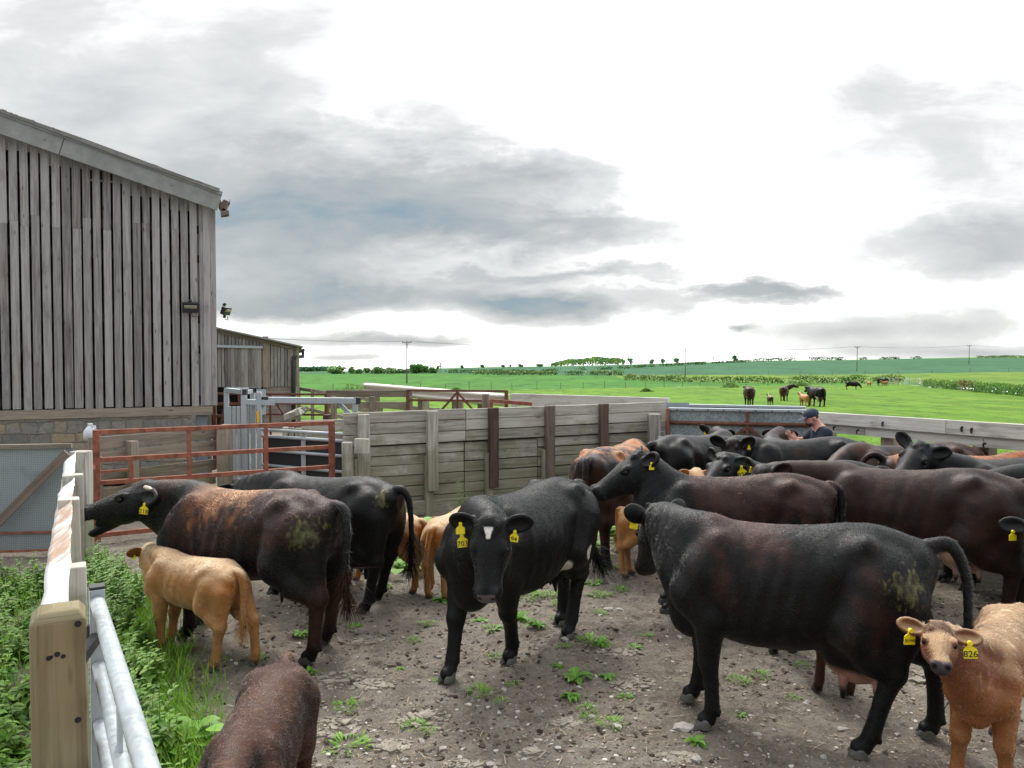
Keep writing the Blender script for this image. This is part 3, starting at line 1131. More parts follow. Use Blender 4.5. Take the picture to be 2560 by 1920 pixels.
m.tube([gp - fn_ * .1 + Vector((0, 0, -.06)), gp - fn_ * .1 + Vector((0, 0, -.25)), gq - fdir * .32 + fn_ * .1 + Vector((0, 0, fE - .42)), gq - fdir * .34 + fn_ * .1 + Vector((0, 0, fE - .6)), gq - fdir * .34 + fn_ * .1 + Vector((0, 0, gz0))], .07, 8)
m.build('downpipe', M['blackmetal'], fbarn)

# ------------------------------------------------------------------ sheeted gate on the far left
y0 = 9.3
gl, gr = W(-130, 1118, y0 - .1), W(180, 1114, y0 + .1)
sg = thing('sheeted_gate', 'grey tread plate sheeted gate with a rusty diagonal brace', 'gate', (gl.x, gl.y, 0))
zt = gr.z
A_, B_ = Vector((gl.x, gl.y, 0)), Vector((gr.x, gr.y, 0))
m = MB()
zc = W(100, 1332, y0).z
m.beam(A_.lerp(B_, .5) + Vector((0, .03, zc)), A_.lerp(B_, .5) + Vector((0, .03, zt - .03)), .006, (B_ - A_).length, up=(B_ - A_).normalized())
m.build('upper_sheet', M['tread'], sg)
m = MB()
k = (W(45, 1360, y0) - A_).x / (B_ - A_).x
for s0, s1 in ((0, k - .002), (k + .002, 1.0)):
    p = A_.lerp(B_, (s0 + s1) / 2)
    m.beam(p + Vector((0, .012, .06)), p + Vector((0, .012, zc + .02)), .006, (B_ - A_).length * (s1 - s0), up=(B_ - A_).normalized())
m.build('lower_sheet', M['tread'], sg)
m = MB()
m.beam(A_ + Vector((0, 0, zt)), B_ + Vector((0, 0, zt)), .06, .05)
m.build('top_rail', M['oldrail'], sg)
m = MB()
m.beam(W(-20, 1322, y0 - .12), W(168, 1132, y0 - .02), .03, .10)
m.build('diagonal_brace', M['sleeper2'], sg)
m = MB()
m.beam(A_ + Vector((0, -.012, zc)), B_ + Vector((0, -.012, zc)), .03, .022)
m.beam(A_ + Vector((0, -.012, .05)), B_ + Vector((0, -.012, .05)), .03, .025)
m.build('bottom_rail', M['rust'], sg)

# ------------------------------------------------------------------ crash barrier fence on the left
n0 = W(128, 1502, 3.02)
f0 = W(172, 1124, 8.0)
ld = (Vector((f0.x, f0.y, 0)) - Vector((n0.x, n0.y, 0)))
LL = ld.length
ld.normalize()
ln_ = Vector((ld.y, -ld.x, 0))                        # to the right, towards the yard
zr = (n0.z + f0.z) / 2 - .02
cb = thing('crash_barrier', 'white rust-streaked crash barrier running along the yard edge', 'barrier', (n0.x, n0.y, 0))
prof = [(.0, .02), (-.015, .0), (-.075, -.045), (-.10, -.075), (-.075, -.115), (-.01, -.15), (-.01, -.18), (-.075, -.215), (-.10, -.25), (-.075, -.285), (-.01, -.33)]
N0, F0 = Vector((n0.x, n0.y, zr)), Vector((f0.x, f0.y, zr - .015))
brk = W(140, 1222, 5.5)
sb = .60
m = MB()
m.strip(prof, N0 + ln_ * .06 + Vector((0, 0, .012)), N0.lerp(F0, sb) + ln_ * .055, ln_, seg=16, jit=.006)
m.build('rail', M['armco'], cb)
m = MB()
m.strip(prof, N0.lerp(F0, sb - .03) + ln_ * .065 + Vector((0, 0, -.012)), F0 + ln_ * .06, ln_, seg=12, jit=.004)
m.build('rail', M['armco'], cb)
for (px, py, Y, w) in ((186, 1412, 3.75, .10), (172, 1246, 5.25, .13), (182, 1186, 6.35, .15)):
    p = W(px, py, Y)
    m = MB()
    m.beam((p.x + .01, p.y, -.1), (p.x, p.y, p.z), w, w, up=ld, seg=4, jit=.004)
    m.build('post', M['timber'], cb, .008)

p = W(203, 1128, 8.25)
gp_ = MB()
gp_.beam((p.x, p.y, -.1), (p.x, p.y, p.z), .155, .17, up=(1, 0, 0), seg=5, jit=.004)
tag(gp_.build('gate_post', M['timber'], None, .01), 'tall grey-green post at the far end of the crash barrier', 'post')

# near post and galvanised gate
p = W(146, 1530, 2.72)
r_ = math.atan2(ld.y, ld.x)
post = thing('gate_post', 'big square sawn post in front, with a galvanised gate hung on it', 'post', (p.x, p.y, 0))
m = MB()
pw = .17
prj = random.Random(2)
m.beam((p.x - .004, p.y, -.1), (p.x, p.y, p.z - .012), pw, pw, up=ld, seg=10, jit=.0022)
b0 = len(m.v)
for a, b_ in ((-1, -1), (1, -1), (1, 1), (-1, 1)):
    m.v.append(Vector((p.x, p.y, p.z - .012)) + ln_ * (a * pw * .5) + ld * (b_ * pw * .5))
for a, b_ in ((-1, -1), (1, -1), (1, 1), (-1, 1)):
    m.v.append(Vector((p.x, p.y, p.z + .018)) + ln_ * (a * pw * .36 + .004) + ld * (b_ * pw * .36))
m.v.append(Vector((p.x + .01, p.y + .01, p.z + .026)))
for k in range(4):
    k2 = (k + 1) % 4
    m._face((b0 + k, b0 + k2, b0 + 4 + k2, b0 + 4 + k), ((.1 * k, 0), (.1 * k + .1, 0), (.1 * k + .08, .04), (.1 * k + .02, .04)), .5)
    m._face((b0 + 4 + k, b0 + 4 + k2, b0 + 8), ((.0, .1 * k), (.05, .1 * k), (.02, .1 * k + .05)), .6)
o = m.build('post', M['post'], post, .006)
for (px, py, r) in ((143, 1636, .011), (122, 1646, .010), (158, 1641, .009), (128, 1643, .007), (195, 1560, .013), (195, 1800, .012)):
    dr_ = ray(px, py)
    fc = Vector((p.x, p.y, 0)) - ld * (pw / 2 + .001)
    tq = (fc - Vector((0, 0, 0))).dot(ld) / dr_.dot(ld)
    q = Vector((0, 0, CAMH)) + dr_ * tq
    m = MB()
    m.tube([q, q + ld * .004], r * .9, 9)
    m.build('nail_hole', M['dark'], post)

gt = G(0, 0)
ga = W(243, 1478, 2.98)
gb = W(373, 1940, 1.72)
gdir = Vector((gb.x - ga.x, gb.y - ga.y, 0)).normalized()
gate = thing('field_gate', 'galvanised tubular gate hung on the big near post', 'gate', (ga.x, ga.y, 0))
zt = (ga.z + gb.z) / 2
H0 = Vector((ga.x, ga.y, 0))
m = MB()
Lg = 3.0
for i, zz in enumerate((zt - .02, zt - .27, zt - .50, zt - .71, zt - .90, zt - 1.08)):
    m2 = MB()
    m2.tube([H0 + Vector((0, 0, zz)), H0 + gdir * Lg + Vector((0, 0, zz))], .027 if i == 0 else .023, 16)
    m2.build('rail', M['galv'], gate)
m = MB()
m.beam(H0 - gdir * .02 + Vector((0, 0, zt - 1.16)), H0 - gdir * .02 + Vector((0, 0, zt + .03)), .055, .055, up=gdir)
m.build('hinge_stile', M['galv'], gate, .004)
m = MB()
m.beam(H0 - gdir * .02 + Vector((0, 0, zt + .03)), H0 - gdir * .02 + Vector((0, 0, zt + .042)), .057, .057, up=gdir)
m.build('stile_cap', M['blackmetal'], gate, .003)
m = MB()
q = H0 + gdir * .82
m.beam(q + Vector((0, 0, zt - 1.1)), q + Vector((0, 0, zt - .04)), .012, .06, up=gdir)
m.build('brace', M['galv'], gate)
m = MB()
m.beam(H0 + gdir * 2.97 + Vector((0, 0, zt - 1.1)), H0 + gdir * 2.97 + Vector((0, 0, zt + .02)), .05, .05, up=gdir)
m.build('end_stile', M['galv'], gate)
m = MB()
hp = H0 + Vector((0, 0, zt - .16))
m.beam(hp - gdir * .02, Vector((p.x, p.y, hp.z)) + ln_ * (pw / 2 - .02), .03, .045)
m.tube([hp + Vector((-.03, 0, -.05)), hp + Vector((-.03, 0, .05))], .016, 10)
m.build('hinge', M['blackmetal'], gate, .003)

# ------------------------------------------------------------------ rusty red gate
ra, rb = W(240, 1075, 9.93), W(829, 1049, 11.5)
rg = thing('steel_gate', 'rusty red steel gate with three long bars behind the bellowing cow', 'gate', (ra.x, ra.y, 0))
RA, RB = Vector((ra.x, ra.y, 0)), Vector((rb.x, rb.y, 0))
zt = ra.z - .03
rd = (RB - RA).normalized()


def bar(m, s0, z0, s1, z1, w=.06, h=.06):
    a, b_ = RA.lerp(RB, s0) + Vector((0, 0, z0)), RA.lerp(RB, s1) + Vector((0, 0, z1))
    m.beam(a, b_, w, h, up=(0, 0, 1) if abs(s1 - s0) > 1e-4 else rd)


def zrow(py, Y):
    return W(300, py, Y).z


m = MB(); bar(m, 0, .02, 0, zt + .03, .08, .08); m.build('end_post', M['rust'], rg, .005)
m = MB(); bar(m, 1, .02, 1, zt + .03, .08, .08); m.build('end_post', M['rust'], rg, .005)
for z in (zt, zt - .36, zt - .66, .30, .1):
    m = MB()
    bar(m, .013, z, .987, z, .055, .058)
    m.build('bar', M['rust'], rg, .005)
for (s, z0, z1) in ((.36, .3, zt), (.69, .3, zt)):
    m = MB(); bar(m, s, z0 + .03, s, z1 - .03, .05, .055); m.build('upright', M['rust'], rg, .004)
m = MB()
bar(m, .13, zt - .64, .13, zt - .38, .05, .05)
bar(m, .013, zt - .52, .12, zt - .51, .03, .03)
m.build('latch', M['rust'], rg)

hs = W(222, 1240, 9.6)
rp = thing('hinge_post', 'dark rusty steel post with hinge lugs beside the red gate', 'post', (hs.x, hs.y, 0))
m = MB(); m.beam((hs.x, hs.y, 0), (hs.x, hs.y, 1.18), .07, .07, up=(1, 0, 0)); m.build('shaft', M['rust_dark'], rp)
for z in (.5, 1.02):
    m = MB(); m.beam((hs.x - .06, hs.y - .05, z), (hs.x + .1, hs.y - .05, z + .02), .05, .06); m.build('hinge_lug', M['rust'], rp)


# ------------------------------------------------------------------ board fence behind the red gate
def board_run(name, label, a, b, zs, mat, posts, bw=.20, th=.05, group=None, pw=.16, cat='fence', pmat=None):
    """a, b ground points; zs board centre heights"""
    a, b = Vector((a.x, a.y, 0)), Vector((b.x, b.y, 0))
    r = thing(name, label, cat, a, 0, group)
    for z in zs:
        m = MB()
        m.beam(a + Vector((0, 0, z + RND.uniform(-.01, .01))), b + Vector((0, 0, z + RND.uniform(-.01, .01))), th, bw * RND.uniform(.93, 1.0))
        m.build('board', mat, r, .005)
    d = (b - a).normalized()
    n = Vector((d.y, -d.x, 0))
    for (s, h) in posts:
        q = a.lerp(b, s) + n * (th / 2 + pw / 2)
        m = MB()
        m.beam(q + Vector((0, 0, -.3)), q + Vector((0, 0, h)), pw, pw * .8, up=d, seg=3, jit=.004)
        m.build('post', pmat or mat, r, .008)
    return r


fa_, fb_ = W(222, 1110, 11.2), W(536, 1090, 13.0)
zt = W(400, 1090, 12.2).z
board_run('board_fence', 'low grey board fence between the red gate and the stone barn wall', fa_, fb_, [zt - .02, zt - .24, zt - .55, zt - .79, zt - 1.03], M['oldrail'], [(.28, zt - .02), (.02, zt - .2)], .19, .05)
fp = W(562, 1062, 13.0)
m = MB()
m.beam((fp.x, fp.y, -.1), (fp.x, fp.y, fp.z), .34, .16, up=(1, 0, 0), seg=4, jit=.006)
tag(m.build('wide_post', M['oldrail'], None, .01), 'broad weathered sleeper standing upright beside the galvanised cattle crush', 'post')

jg = W(226, 1104, 11.6)
jug = thing('plastic_jug', 'white plastic jug standing on the low board fence', 'jug', (jg.x, jg.y, zt + .0))
m = MB()
m.tube([jg.xyz * 1 + Vector((0, 0, zt + .0 - jg.z)), Vector((jg.x, jg.y, zt + .13)), Vector((jg.x, jg.y, zt + .18)), Vector((jg.x, jg.y, zt + .22))], [.095, .095, .06, .03], 14)
m.build('bottle', M['white_plastic'], jug)
m = MB()
m.tube([Vector((jg.x, jg.y, zt + .22)), Vector((jg.x, jg.y, zt + .25))], .034, 10)
m.build('cap', M['white_plastic'], jug)
m = MB()
m.tube([Vector((jg.x + .03, jg.y - .02, zt + .21)), Vector((jg.x + .09, jg.y - .03, zt + .21)), Vector((jg.x + .10, jg.y - .03, zt + .13))], .012, 8)
m.build('handle', M['white_plastic'], jug)
# ------------------------------------------------------------------ cattle crush
def V3(p, z=None):
    return Vector((p.x, p.y, p.z if z is None else z))


cY = 13.2
cr = thing('cattle_crush', 'galvanised steel cattle crush frame with upright bars and a long top arm', 'cattle crush', (W(600, 1100, cY).x, cY, 0))
zt = W(600, 980, cY).z
xs = [W(px, 980, cY).x for px in (565, 608, 628, 648)]
for (px, dy, w) in ((566, .9, .075), (610, 0, .085), (632, .9, .08), (648, .05, .08)):
    m = MB()
    x = W(px, 980, cY + dy).x
    m.beam((x, cY + dy, 0), (x, cY + dy, zt), w, w, up=(1, 0, 0))
    m.build('upright', M['galv'], cr, .006)
m = MB()
xa, xb, xc, xd = W(566, 980, cY + .9).x, W(610, 980, cY).x, W(632, 980, cY + .9).x, W(668, 980, cY).x
m.beam((xa - .03, cY + .9, zt), (xc + .05, cY + .9, zt), .08, .08)
m.beam((xb, cY - .04, zt + .002), (xa, cY + .9, zt + .002), .08, .08)
m.beam((xb - .04, cY, zt - .02), (xc, cY + .85, zt - .02), .05, .07)
m.beam((xb, cY, zt - .17), (xd + .1, cY + .1, zt - .19), .07, .09)
m.build('top_frame', M['galv'], cr, .004)
for k in range(5):
    m = MB()
    x = W(574 + 11 * k, 980, cY + .55).x
    m.beam((x, cY + .55, .15), (x, cY + .55, zt - .28), .035, .06, up=(1, 0, 0))
    m.build('head_bar', M['galv'], cr)
for k in range(2):
    m = MB()
    x = W(616 + 16 * k, 980, cY + .1).x
    m.beam((x, cY + .12, .1), (x, cY + .12, zt - .15), .03, .07, up=(1, 0, 0))
    m.build('head_bar', M['galv'], cr)
# arm
a0, a1 = W(664, 1000, cY + .1), W(894, 1002, 13.6)
m = MB()
m.beam(a0, a1, .09, .105)
m.build('top_arm', M['galv'], cr, .006)
for q in (a0, a1):
    m = MB()
    m.beam(q + Vector((-.055, 0, 0)), q + Vector((.055, 0, 0)), .10, .115)
    m.build('end_cap', M['blackmetal'], cr)
for x, y in ((xb, cY), (xc, cY + .9)):
    m = MB()
    m.beam((x - .05, y, zt), (x + .05, y, zt), .1, .095)
    m.build('end_cap', M['blackmetal'], cr)
m = MB()
m.beam((a1.x - .045, a1.y, 0), (a1.x - .045, a1.y, a1.z - .05), .085, .085, up=(1, 0, 0))
m.build('upright', M['galv'], cr)
m = MB()
m.beam((a1.x - .33, a1.y, a1.z - .05), (a1.x - .07, a1.y, a1.z - .30), .05, .07)
m.build('knee_brace', M['galv'], cr)
m = MB()
m.beam((a0.x - .16, a0.y, a0.z - .25), (a0.x - .02, a0.y, a0.z - .06), .05, .06)
m.build('knee_brace', M['galv'], cr)
m = MB()
s_ = W(645, 1042, cY)
m.beam((s_.x, cY - .003, s_.z - .1), (s_.x, cY - .003, s_.z + .1), .004, .05, up=(1, 0, 0))
m.build('sticker', M['sticker'], cr)
m = MB()
pa = W(632, 985, 15.0)
m.beam((W(632, 985, 15).x, 15, .9), (W(632, 985, 15).x, 15, W(632, 973, 15).z), .03, .02, up=(1, 0, 0))
m.beam((W(641, 985, 15).x, 15, W(632, 1005, 15).z), (W(664, 985, 15).x, 15, W(632, 1005, 15).z), .02, W(632, 973, 15).z - W(632, 1036, 15).z)
m.build('side_plate', M['galv'], cr)

# gate with black rubber panel
g0, g1 = W(655, 1074, 13.1), W(868, 1090, 12.2)
pg = thing('panelled_gate', 'galvanised tubular gate with a black rubber panel', 'gate', (g0.x, g0.y, 0))
A_, B_ = V3(g0, 0), V3(g1, 0)
zz0 = g0.z
for py0 in (1074, 1090, 1125, 1162):
    z0 = W(655, py0, 13.1).z
    m = MB()
    m.tube([A_ + Vector((0, 0, z0)), B_ + Vector((0, 0, z0 - .0))], .027, 10)
    m.build('rail', M['galv'], pg)
m = MB()
zp1, zp0 = W(655, 1094, 13.1).z, .25
m.beam(A_.lerp(B_, .5) + Vector((0, .06, zp0)), A_.lerp(B_, .5) + Vector((0, .06, zp1)), .02, (B_ - A_).length, up=(B_ - A_).normalized())
m.build('rubber_panel', M['black'], pg)
m = MB()
q = A_.lerp(B_, .50)
m.beam(q + Vector((0, .02, .2)), q + Vector((0, .02, zz0 - .02)), .02, .075, up=(1, 0, 0))
m.beam(B_ + Vector((0, 0, .2)), B_ + Vector((0, 0, zz0)), .05, .05, up=(1, 0, 0))
m.build('upright', M['galv'], pg)

# low pieces between crush and timber wall
m = MB()
for k in range(3):
    q = W(714 + 16 * k, 1068, 15.2)
    m.beam((q.x, q.y, 0), (q.x, q.y, q.z - .01 * k), .12, .10, up=(1, 0, 0))
tag(m.build('short_boards', M['timber'], None), 'short upright sawn boards standing behind the black panelled gate', 'boards')
board_run('board_fence', 'green stained low board fence behind the black panelled gate', W(752, 1055, 15.6), W(880, 1050, 15.9), [1.05, .78, .5], M['timber'], [(.98, 1.2)], .25)

# ------------------------------------------------------------------ timber wall
w0, w1 = W(858, 1032, 11.35), W(1664, 1003, 13.75)
tw = thing('timber_wall', 'long high wall of horizontal grey timber boards along the yard', 'wall', (w0.x, w0.y, 0))
A_, B_ = V3(w0, 0), V3(w1, 0)
Z0, Z1 = w0.z, w1.z
wdir = (B_ - A_).normalized()
wn = Vector((wdir.y, -wdir.x, 0))
if wn.y > 0:
    wn = -wn


def wz(s, z):
    return z * ((Z0 + (Z1 - Z0) * s) / Z0)


bays = [0, .335, .56, .765, 1.0]
m = MB()
hb = [(Z0 - .085 - .17 * k, 0.157) for k in range(3)]
for (z, h) in hb:
    for s0, s1 in ((0, .335), (.335, .76), (.76, 1.0)):
        m.beam(A_.lerp(B_, s0) + Vector((0, 0, wz(s0, z + RND.uniform(-.005, .005)))), A_.lerp(B_, s1 - .0015) + Vector((0, 0, wz(s1, z + RND.uniform(-.005, .005)))), .07, h, seg=6, jit=.0015)
m.build('upper_boards', M['timber'], tw, .004)
m = MB()
m.beam(A_.lerp(B_, .5) - wn * .125 + Vector((0, 0, .05)), A_.lerp(B_, .5) - wn * .125 + Vector((0, 0, min(Z0, Z1) - .12)), .03, (B_ - A_).length - .1, up=wdir)
m.build('gap_shade_sheet', M['sleeper'], tw)  # dark sheet added behind the boards so their gaps read as shade
m = MB()
z = Z0 - .17 * 3 - .02
k = 0
while z > .05:
    h = RND.choice([.13, .15, .165, .17])
    for s0, s1 in ((.012, .335), (.335, .56), (.56, .80), (.80, 1.0)):
        j = RND.uniform(0, .016)
        m.beam(A_.lerp(B_, s0) - wn * (.055 + j) + Vector((0, 0, wz(s0, z - h / 2 + RND.uniform(-.006, .006)))), A_.lerp(B_, s1 - .002) - wn * (.055 + j) + Vector((0, 0, wz(s1, z - h / 2 + RND.uniform(-.006, .006)))), .06, h - .011, seg=6, jit=.002)
    z -= h
    k += 1
m.build('lower_boards', M['timber'], tw, .004)
m = MB()
m.beam(A_ + wn * .03 + Vector((0, 0, .10)), B_ + wn * .03 + Vector((0, 0, .10)), .08, .22, seg=4, jit=.004)
m.build('kick_board', M['timber'], tw, .006)
for (px, w, mt, zt_, zb) in ((905, .17, 'timber', -.03, 0), (1076, .165, 'timber', -.015, .36), (1228, .155, 'sleeper', .0, .34), (1369, .155, 'timber', .0, .2), (1503, .15, 'sleeper', .0, .2)):
    # foot of the post along the wall
    lo, hi = 0.0, 1.0
    for _ in range(40):
        mid = (lo + hi) / 2
        q = A_.lerp(B_, mid)
        if 1280 + q.x / q.y * F < px:
            lo = mid
        else:
            hi = mid
    q = A_.lerp(B_, lo) + wn * (.035 + .05)
    m = MB()
    m.beam(q + Vector((0, 0, zb)), q + Vector((0, 0, wz(lo, Z0) + zt_)), w, .10, up=wn, seg=5, jit=.003)
    o = m.build('post', M[mt] if mt != 'timber' or px != 1369 else M['sleeper2'], tw, .008)
    m = MB()
    q2 = q + wdir * -.045 - wn * .05
    m.beam(q2 + Vector((0, 0, -.3)), q2 + Vector((0, 0, .9)), .13, .10, up=wn, seg=4, jit=.003)
    m.build('post_stub', M['timber'], tw, .008)
q = W(1636, 1035, 13.35)
m = MB()
m.beam((q.x, q.y, -.2), (q.x, q.y, q.z), .24, .2, up=(1, 0, 0), seg=4, jit=.004)
tag(m.build('gate_post', M['timber'], None, .01), 'squat square post between timber wall and sheeted metal gate', 'post')
q = W(872, 1110, 11.05)
m = MB()
m.beam((q.x - .02, q.y, -.1), (q.x - .02, q.y, W(872, 1105, 11.05).z), .16, .14, up=(1, 0, 0), seg=4, jit=.005)
m.beam((q.x + .16, q.y + .1, 1.02), (q.x + .17, q.y + .1, 1.24), .12, .2, up=(1, 0, 0))
tag(m.build('mossy_post', M['timber'], None, .01), 'mossy stub post closing the near end of the timber wall', 'post')

# ------------------------------------------------------------------ sheeted metal gates
h0, h1 = W(1672, 1022, 13.55), W(2030, 1028, 12.9)


def sheet_gate(name, label, h0, h1, frame=True):
    g = thing(name, label, 'gate', (h0.x, h0.y, 0))
    A, B = V3(h0, 0), V3(h1, 0)
    d = (B - A).normalized()
    z = (h0.z + h1.z) / 2
    m = MB()
    m.beam(A.lerp(B, .5) + Vector((0, 0, .12)), A.lerp(B, .5) + Vector((0, 0, z - .02)), .006, (B - A).length, up=d)
    m.build('sheet', M['spangle'], g)
    m = MB()
    m.beam(A + Vector((0, .0, z)), B + Vector((0, .0, z)), .12, .045)
    m.build('capping', M['galv'], g, .006)
    if frame:
        zr = z - .235
        m = MB()
        m.tube([A + Vector((0, -.05, zr)), B + Vector((0, -.05, zr))], .034, 10)
        m.build('bar', M['rust_dark'], g)
        m = MB()
        m.tube([A + Vector((0, -.05, z - .66)), B + Vector((0, -.05, z - .66))], .026, 10)
        m.build('bar', M['rust_dark'], g)
        m = MB()
        m.tube([A + Vector((-.03, -.05, .1)), A + Vector((-.03, -.05, z + .01))], .04, 10)
        m.build('hinge_stile', M['rust_dark'], g)
        q = A.lerp(B, .555)
        m = MB()
        m.beam(q + Vector((0, -.05, z - .66)), q + Vector((0, -.05, z - .02)), .05, .05, up=d)
        m.build('upright', M['rust_dark'], g)
        for sg_ in (-1, 1):
            m = MB()
            m.beam(q + Vector((0, -.055, zr - .04)), q + d * (sg_ * .42) + Vector((0, -.055, z - .64)), .045, .045)
            m.build('brace', M['rust_dark'], g)
        m = MB()
        for k in range(9):
            r = A.lerp(B, (k + .5) / 9) + Vector((0, -.06, z - .008))
            m.tube([r, r + Vector((0, -.008, 0))], .012, 8)
        m.build('bolt', M['blackmetal'], g)
    return g


sheet_gate('sheeted_gate', 'galvanised sheet gate with rusty bar and braces behind the herd', h0, h1)
sheet_gate('sheeted_gate', 'plain galvanised sheet gate folded back behind the rusty barred one', W(1700, 1008, 14.3), W(2015, 1024, 13.5), False)
b0, b1 = W(1664, 1007, 14.0), W(1716, 1006, 14.2)
m = MB()
m.beam((b0.x, b0.y, .2), (b0.x, b0.y, b0.z), .03, .01, up=(1, 0, 0))
m.beam(V3(b0, b0.z / 2 + .2).lerp(V3(b1, b0.z / 2 + .2), .5) - Vector((0, 0, .5)), V3(b0, b0.z).lerp(V3(b1, b1.z), .5), .01, (b1 - b0).length, up=(1, 0, 0))
tag(m.build('steel_plate', M['galv_dark']), 'narrow grey steel plate beside the sheeted metal gates', 'plate')

# ------------------------------------------------------------------ two-rail fence on the right
rf = thing('rail_fence', 'pale timber fence with a deep top rail on thick posts', 'fence', (W(2048, 1040, 12.9).x, 12.9, 0))
rl0, rl1 = W(2046, 1043, 12.85), W(2560, 1079, 9.35)
dd = (rl1 - rl0)
ends = [0, .72, 1.45, 2.2]
fd = Vector((dd.x, dd.y, 0)).normalized()
fnn = Vector((fd.y, -fd.x, 0))
if fnn.y > 0:
    fnn = -fnn
for (off, h, zo, eb) in ((.07, .185, 0, ends), (.0, .135, -.165, [0, .30, .86, 1.5, 2.2]), (.06, .19, -.56, ends), (.06, .19, -.98, ends)):
    for a, b_ in zip(eb, eb[1:]):
        m = MB()
        p0, p1 = rl0 + dd * a, rl0 + dd * (b_ - .002)
        m.beam(p0 + Vector((0, 0, zo)) + fnn * off, p1 + Vector((0, 0, zo)) + fnn * off, .085, h, seg=6, jit=.002)
        m.build('rail', M['rail'], rf, .005)
m = MB()
for (s, zo) in ((.14, -.13), (.28, -.15), (.42, .0), (.79, .01), (.83, .0), (.88, -.18)):
    q = rl0 + dd * s + Vector((0, 0, zo)) + fnn * .125
    m.tube([q, q - fnn * .03], .016, 8)
    m.beam(q + Vector((-.01, 0, 0)), q + Vector((0, 0, -.06)), .012, .02)
m.build('bolt', M['blackmetal'], rf)
for s in (.02, .385, .82, 1.28, 1.75, 2.15):
    q = rl0 + dd * s - fnn * .15
    m = MB()
    m.beam(q + Vector((0, 0, -1.9)), q + Vector((0, 0, -.02)), .24, .15, up=fnn, seg=4, jit=.004)
    m.build('post', M['oldrail'] if s != .385 else M['oldrail'], rf, .01)

# ------------------------------------------------------------------ pens behind the timber wall
k0, k1 = W(912, 970, 20.5), W(1276, 1001, 17.2)
bb = thing('crash_barrier', 'cream coloured crash barrier rail behind the timber wall', 'barrier', (k0.x, k0.y, 0))
d = Vector((k1.x - k0.x, k1.y - k0.y, 0)).normalized()
n = Vector((d.y, -d.x, 0))
prof2 = [(-.0, .14), (.05, .13), (.11, .10), (.11, .06), (.02, .015), (.02, -.015), (.11, -.06), (.11, -.10), (.05, -.14), (.0, -.15)]
m = MB()
m.strip(prof2, k0, k1, n, seg=10, jit=.004)
m.build('rail', M['armco_pen'], bb)
for px in (930, 1065, 1150, 1210):
    s = (px - 912) / (1276 - 912)
    q = k0.lerp(k1, s) - n * .12
    m = MB()
    m.beam((q.x, q.y, float(terr_xy(q.x, q.y)) - .2), (q.x, q.y, q.z - .02), .24, .16, up=d)
    m.build('post', M['oldrail'], bb)
# long grey rail to the sheeted gate
k0, k1 = W(1280, 996, 17.0), W(1672, 1012, 14.6)
board_run('board_fence', 'single deep grey rail running behind the timber wall top', k0, k1, [k0.z - .02, k0.z - .5], M['rail'], [(.05, k0.z - .1), (.5, k0.z - .1), (.95, k0.z - .1)], .28, .1)
# low back fences
board_run('board_fence', 'brown pen fence of two rails behind the galvanised arm', W(815, 985, 19), W(1030, 983, 19), [W(900, 984, 19).z, W(900, 1012, 19).z, .45], M['oldrail'], [(.1, W(900, 990, 19).z), (.55, W(900, 990, 19).z), (.98, W(900, 990, 19).z)], .17, .06)
z_ = W(900, 972, 30).z
board_run('board_fence', 'weathered rail fence running away beyond the pens', W(752, 966, 34), W(925, 982, 25), [1.15, .75, .35], M['oldrail'], [(.0, 1.25), (.25, 1.25), (.5, 1.2), (.75, 1.2), (1, 1.2)], .14, .05, pw=.12)
board_run('board_fence', 'far grey pen fence with narrow rails under the barrier', W(930, 990, 24), W(1275, 1016, 18.5), [1.02, .68], M['oldrail'], [(.1, 1.1), (.32, 1.1), (.55, 1.1), (.8, 1.15)], .14, .05, pw=.13)
q = W(1214, 985, 15.2)
m = MB()
m.beam((q.x, q.y, -.2), (q.x, q.y, q.z), .14, .14, up=(1, 0, 0))
tag(m.build('pen_post', M['oldrail'], None, .008), 'single grey post rising behind the timber wall', 'post')
q0, q1 = W(1228, 1002, 15.0), W(1330, 1010, 14.8)
m = MB()
m.beam(q0, q1, .07, .07)
m.beam((q0.x, q0.y, .1), (q0.x, q0.y, q0.z), .07, .07, up=(1, 0, 0))
tag(m.build('steel_rail', M['rust']), 'short red steel rail beside the lone pen post', 'rail')


def rust_gate(name, label, a, b, zt, zm, zb, bx, post_w=.06):
    g = thing(name, label, 'gate', (a.x, a.y, 0))
    A, B = V3(a, 0), V3(b, 0)
    d = (B - A).normalized()
    for z in (zt, zm, zb):
        m = MB(); m.beam(A + Vector((0, 0, z)), B + Vector((0, 0, z)), .045, .05); m.build('bar', M['rust_dark'], g)
    for s in (0, 1):
        q = A.lerp(B, s)
        m = MB(); m.beam(q + Vector((0, 0, .05)), q + Vector((0, 0, zt + .02)), post_w * 1.2, post_w * 1.2, up=d); m.build('end_post', M['rust_dark'], g)
    q = A.lerp(B, bx)
    m = MB(); m.beam(q + Vector((0, 0, .1)), q + Vector((0, 0, zt)), .04, .045, up=d); m.build('upright', M['rust_dark'], g)
    for sg_ in (-1, 1):
        m = MB(); m.beam(q + Vector((0, -.01, zt - .03)), q + d * (sg_ * min(.9, (B - A).length * .33)) + Vector((0, -.01, zt - .85)), .04, .045); m.build('brace', M['rust_dark'], g)
    return g


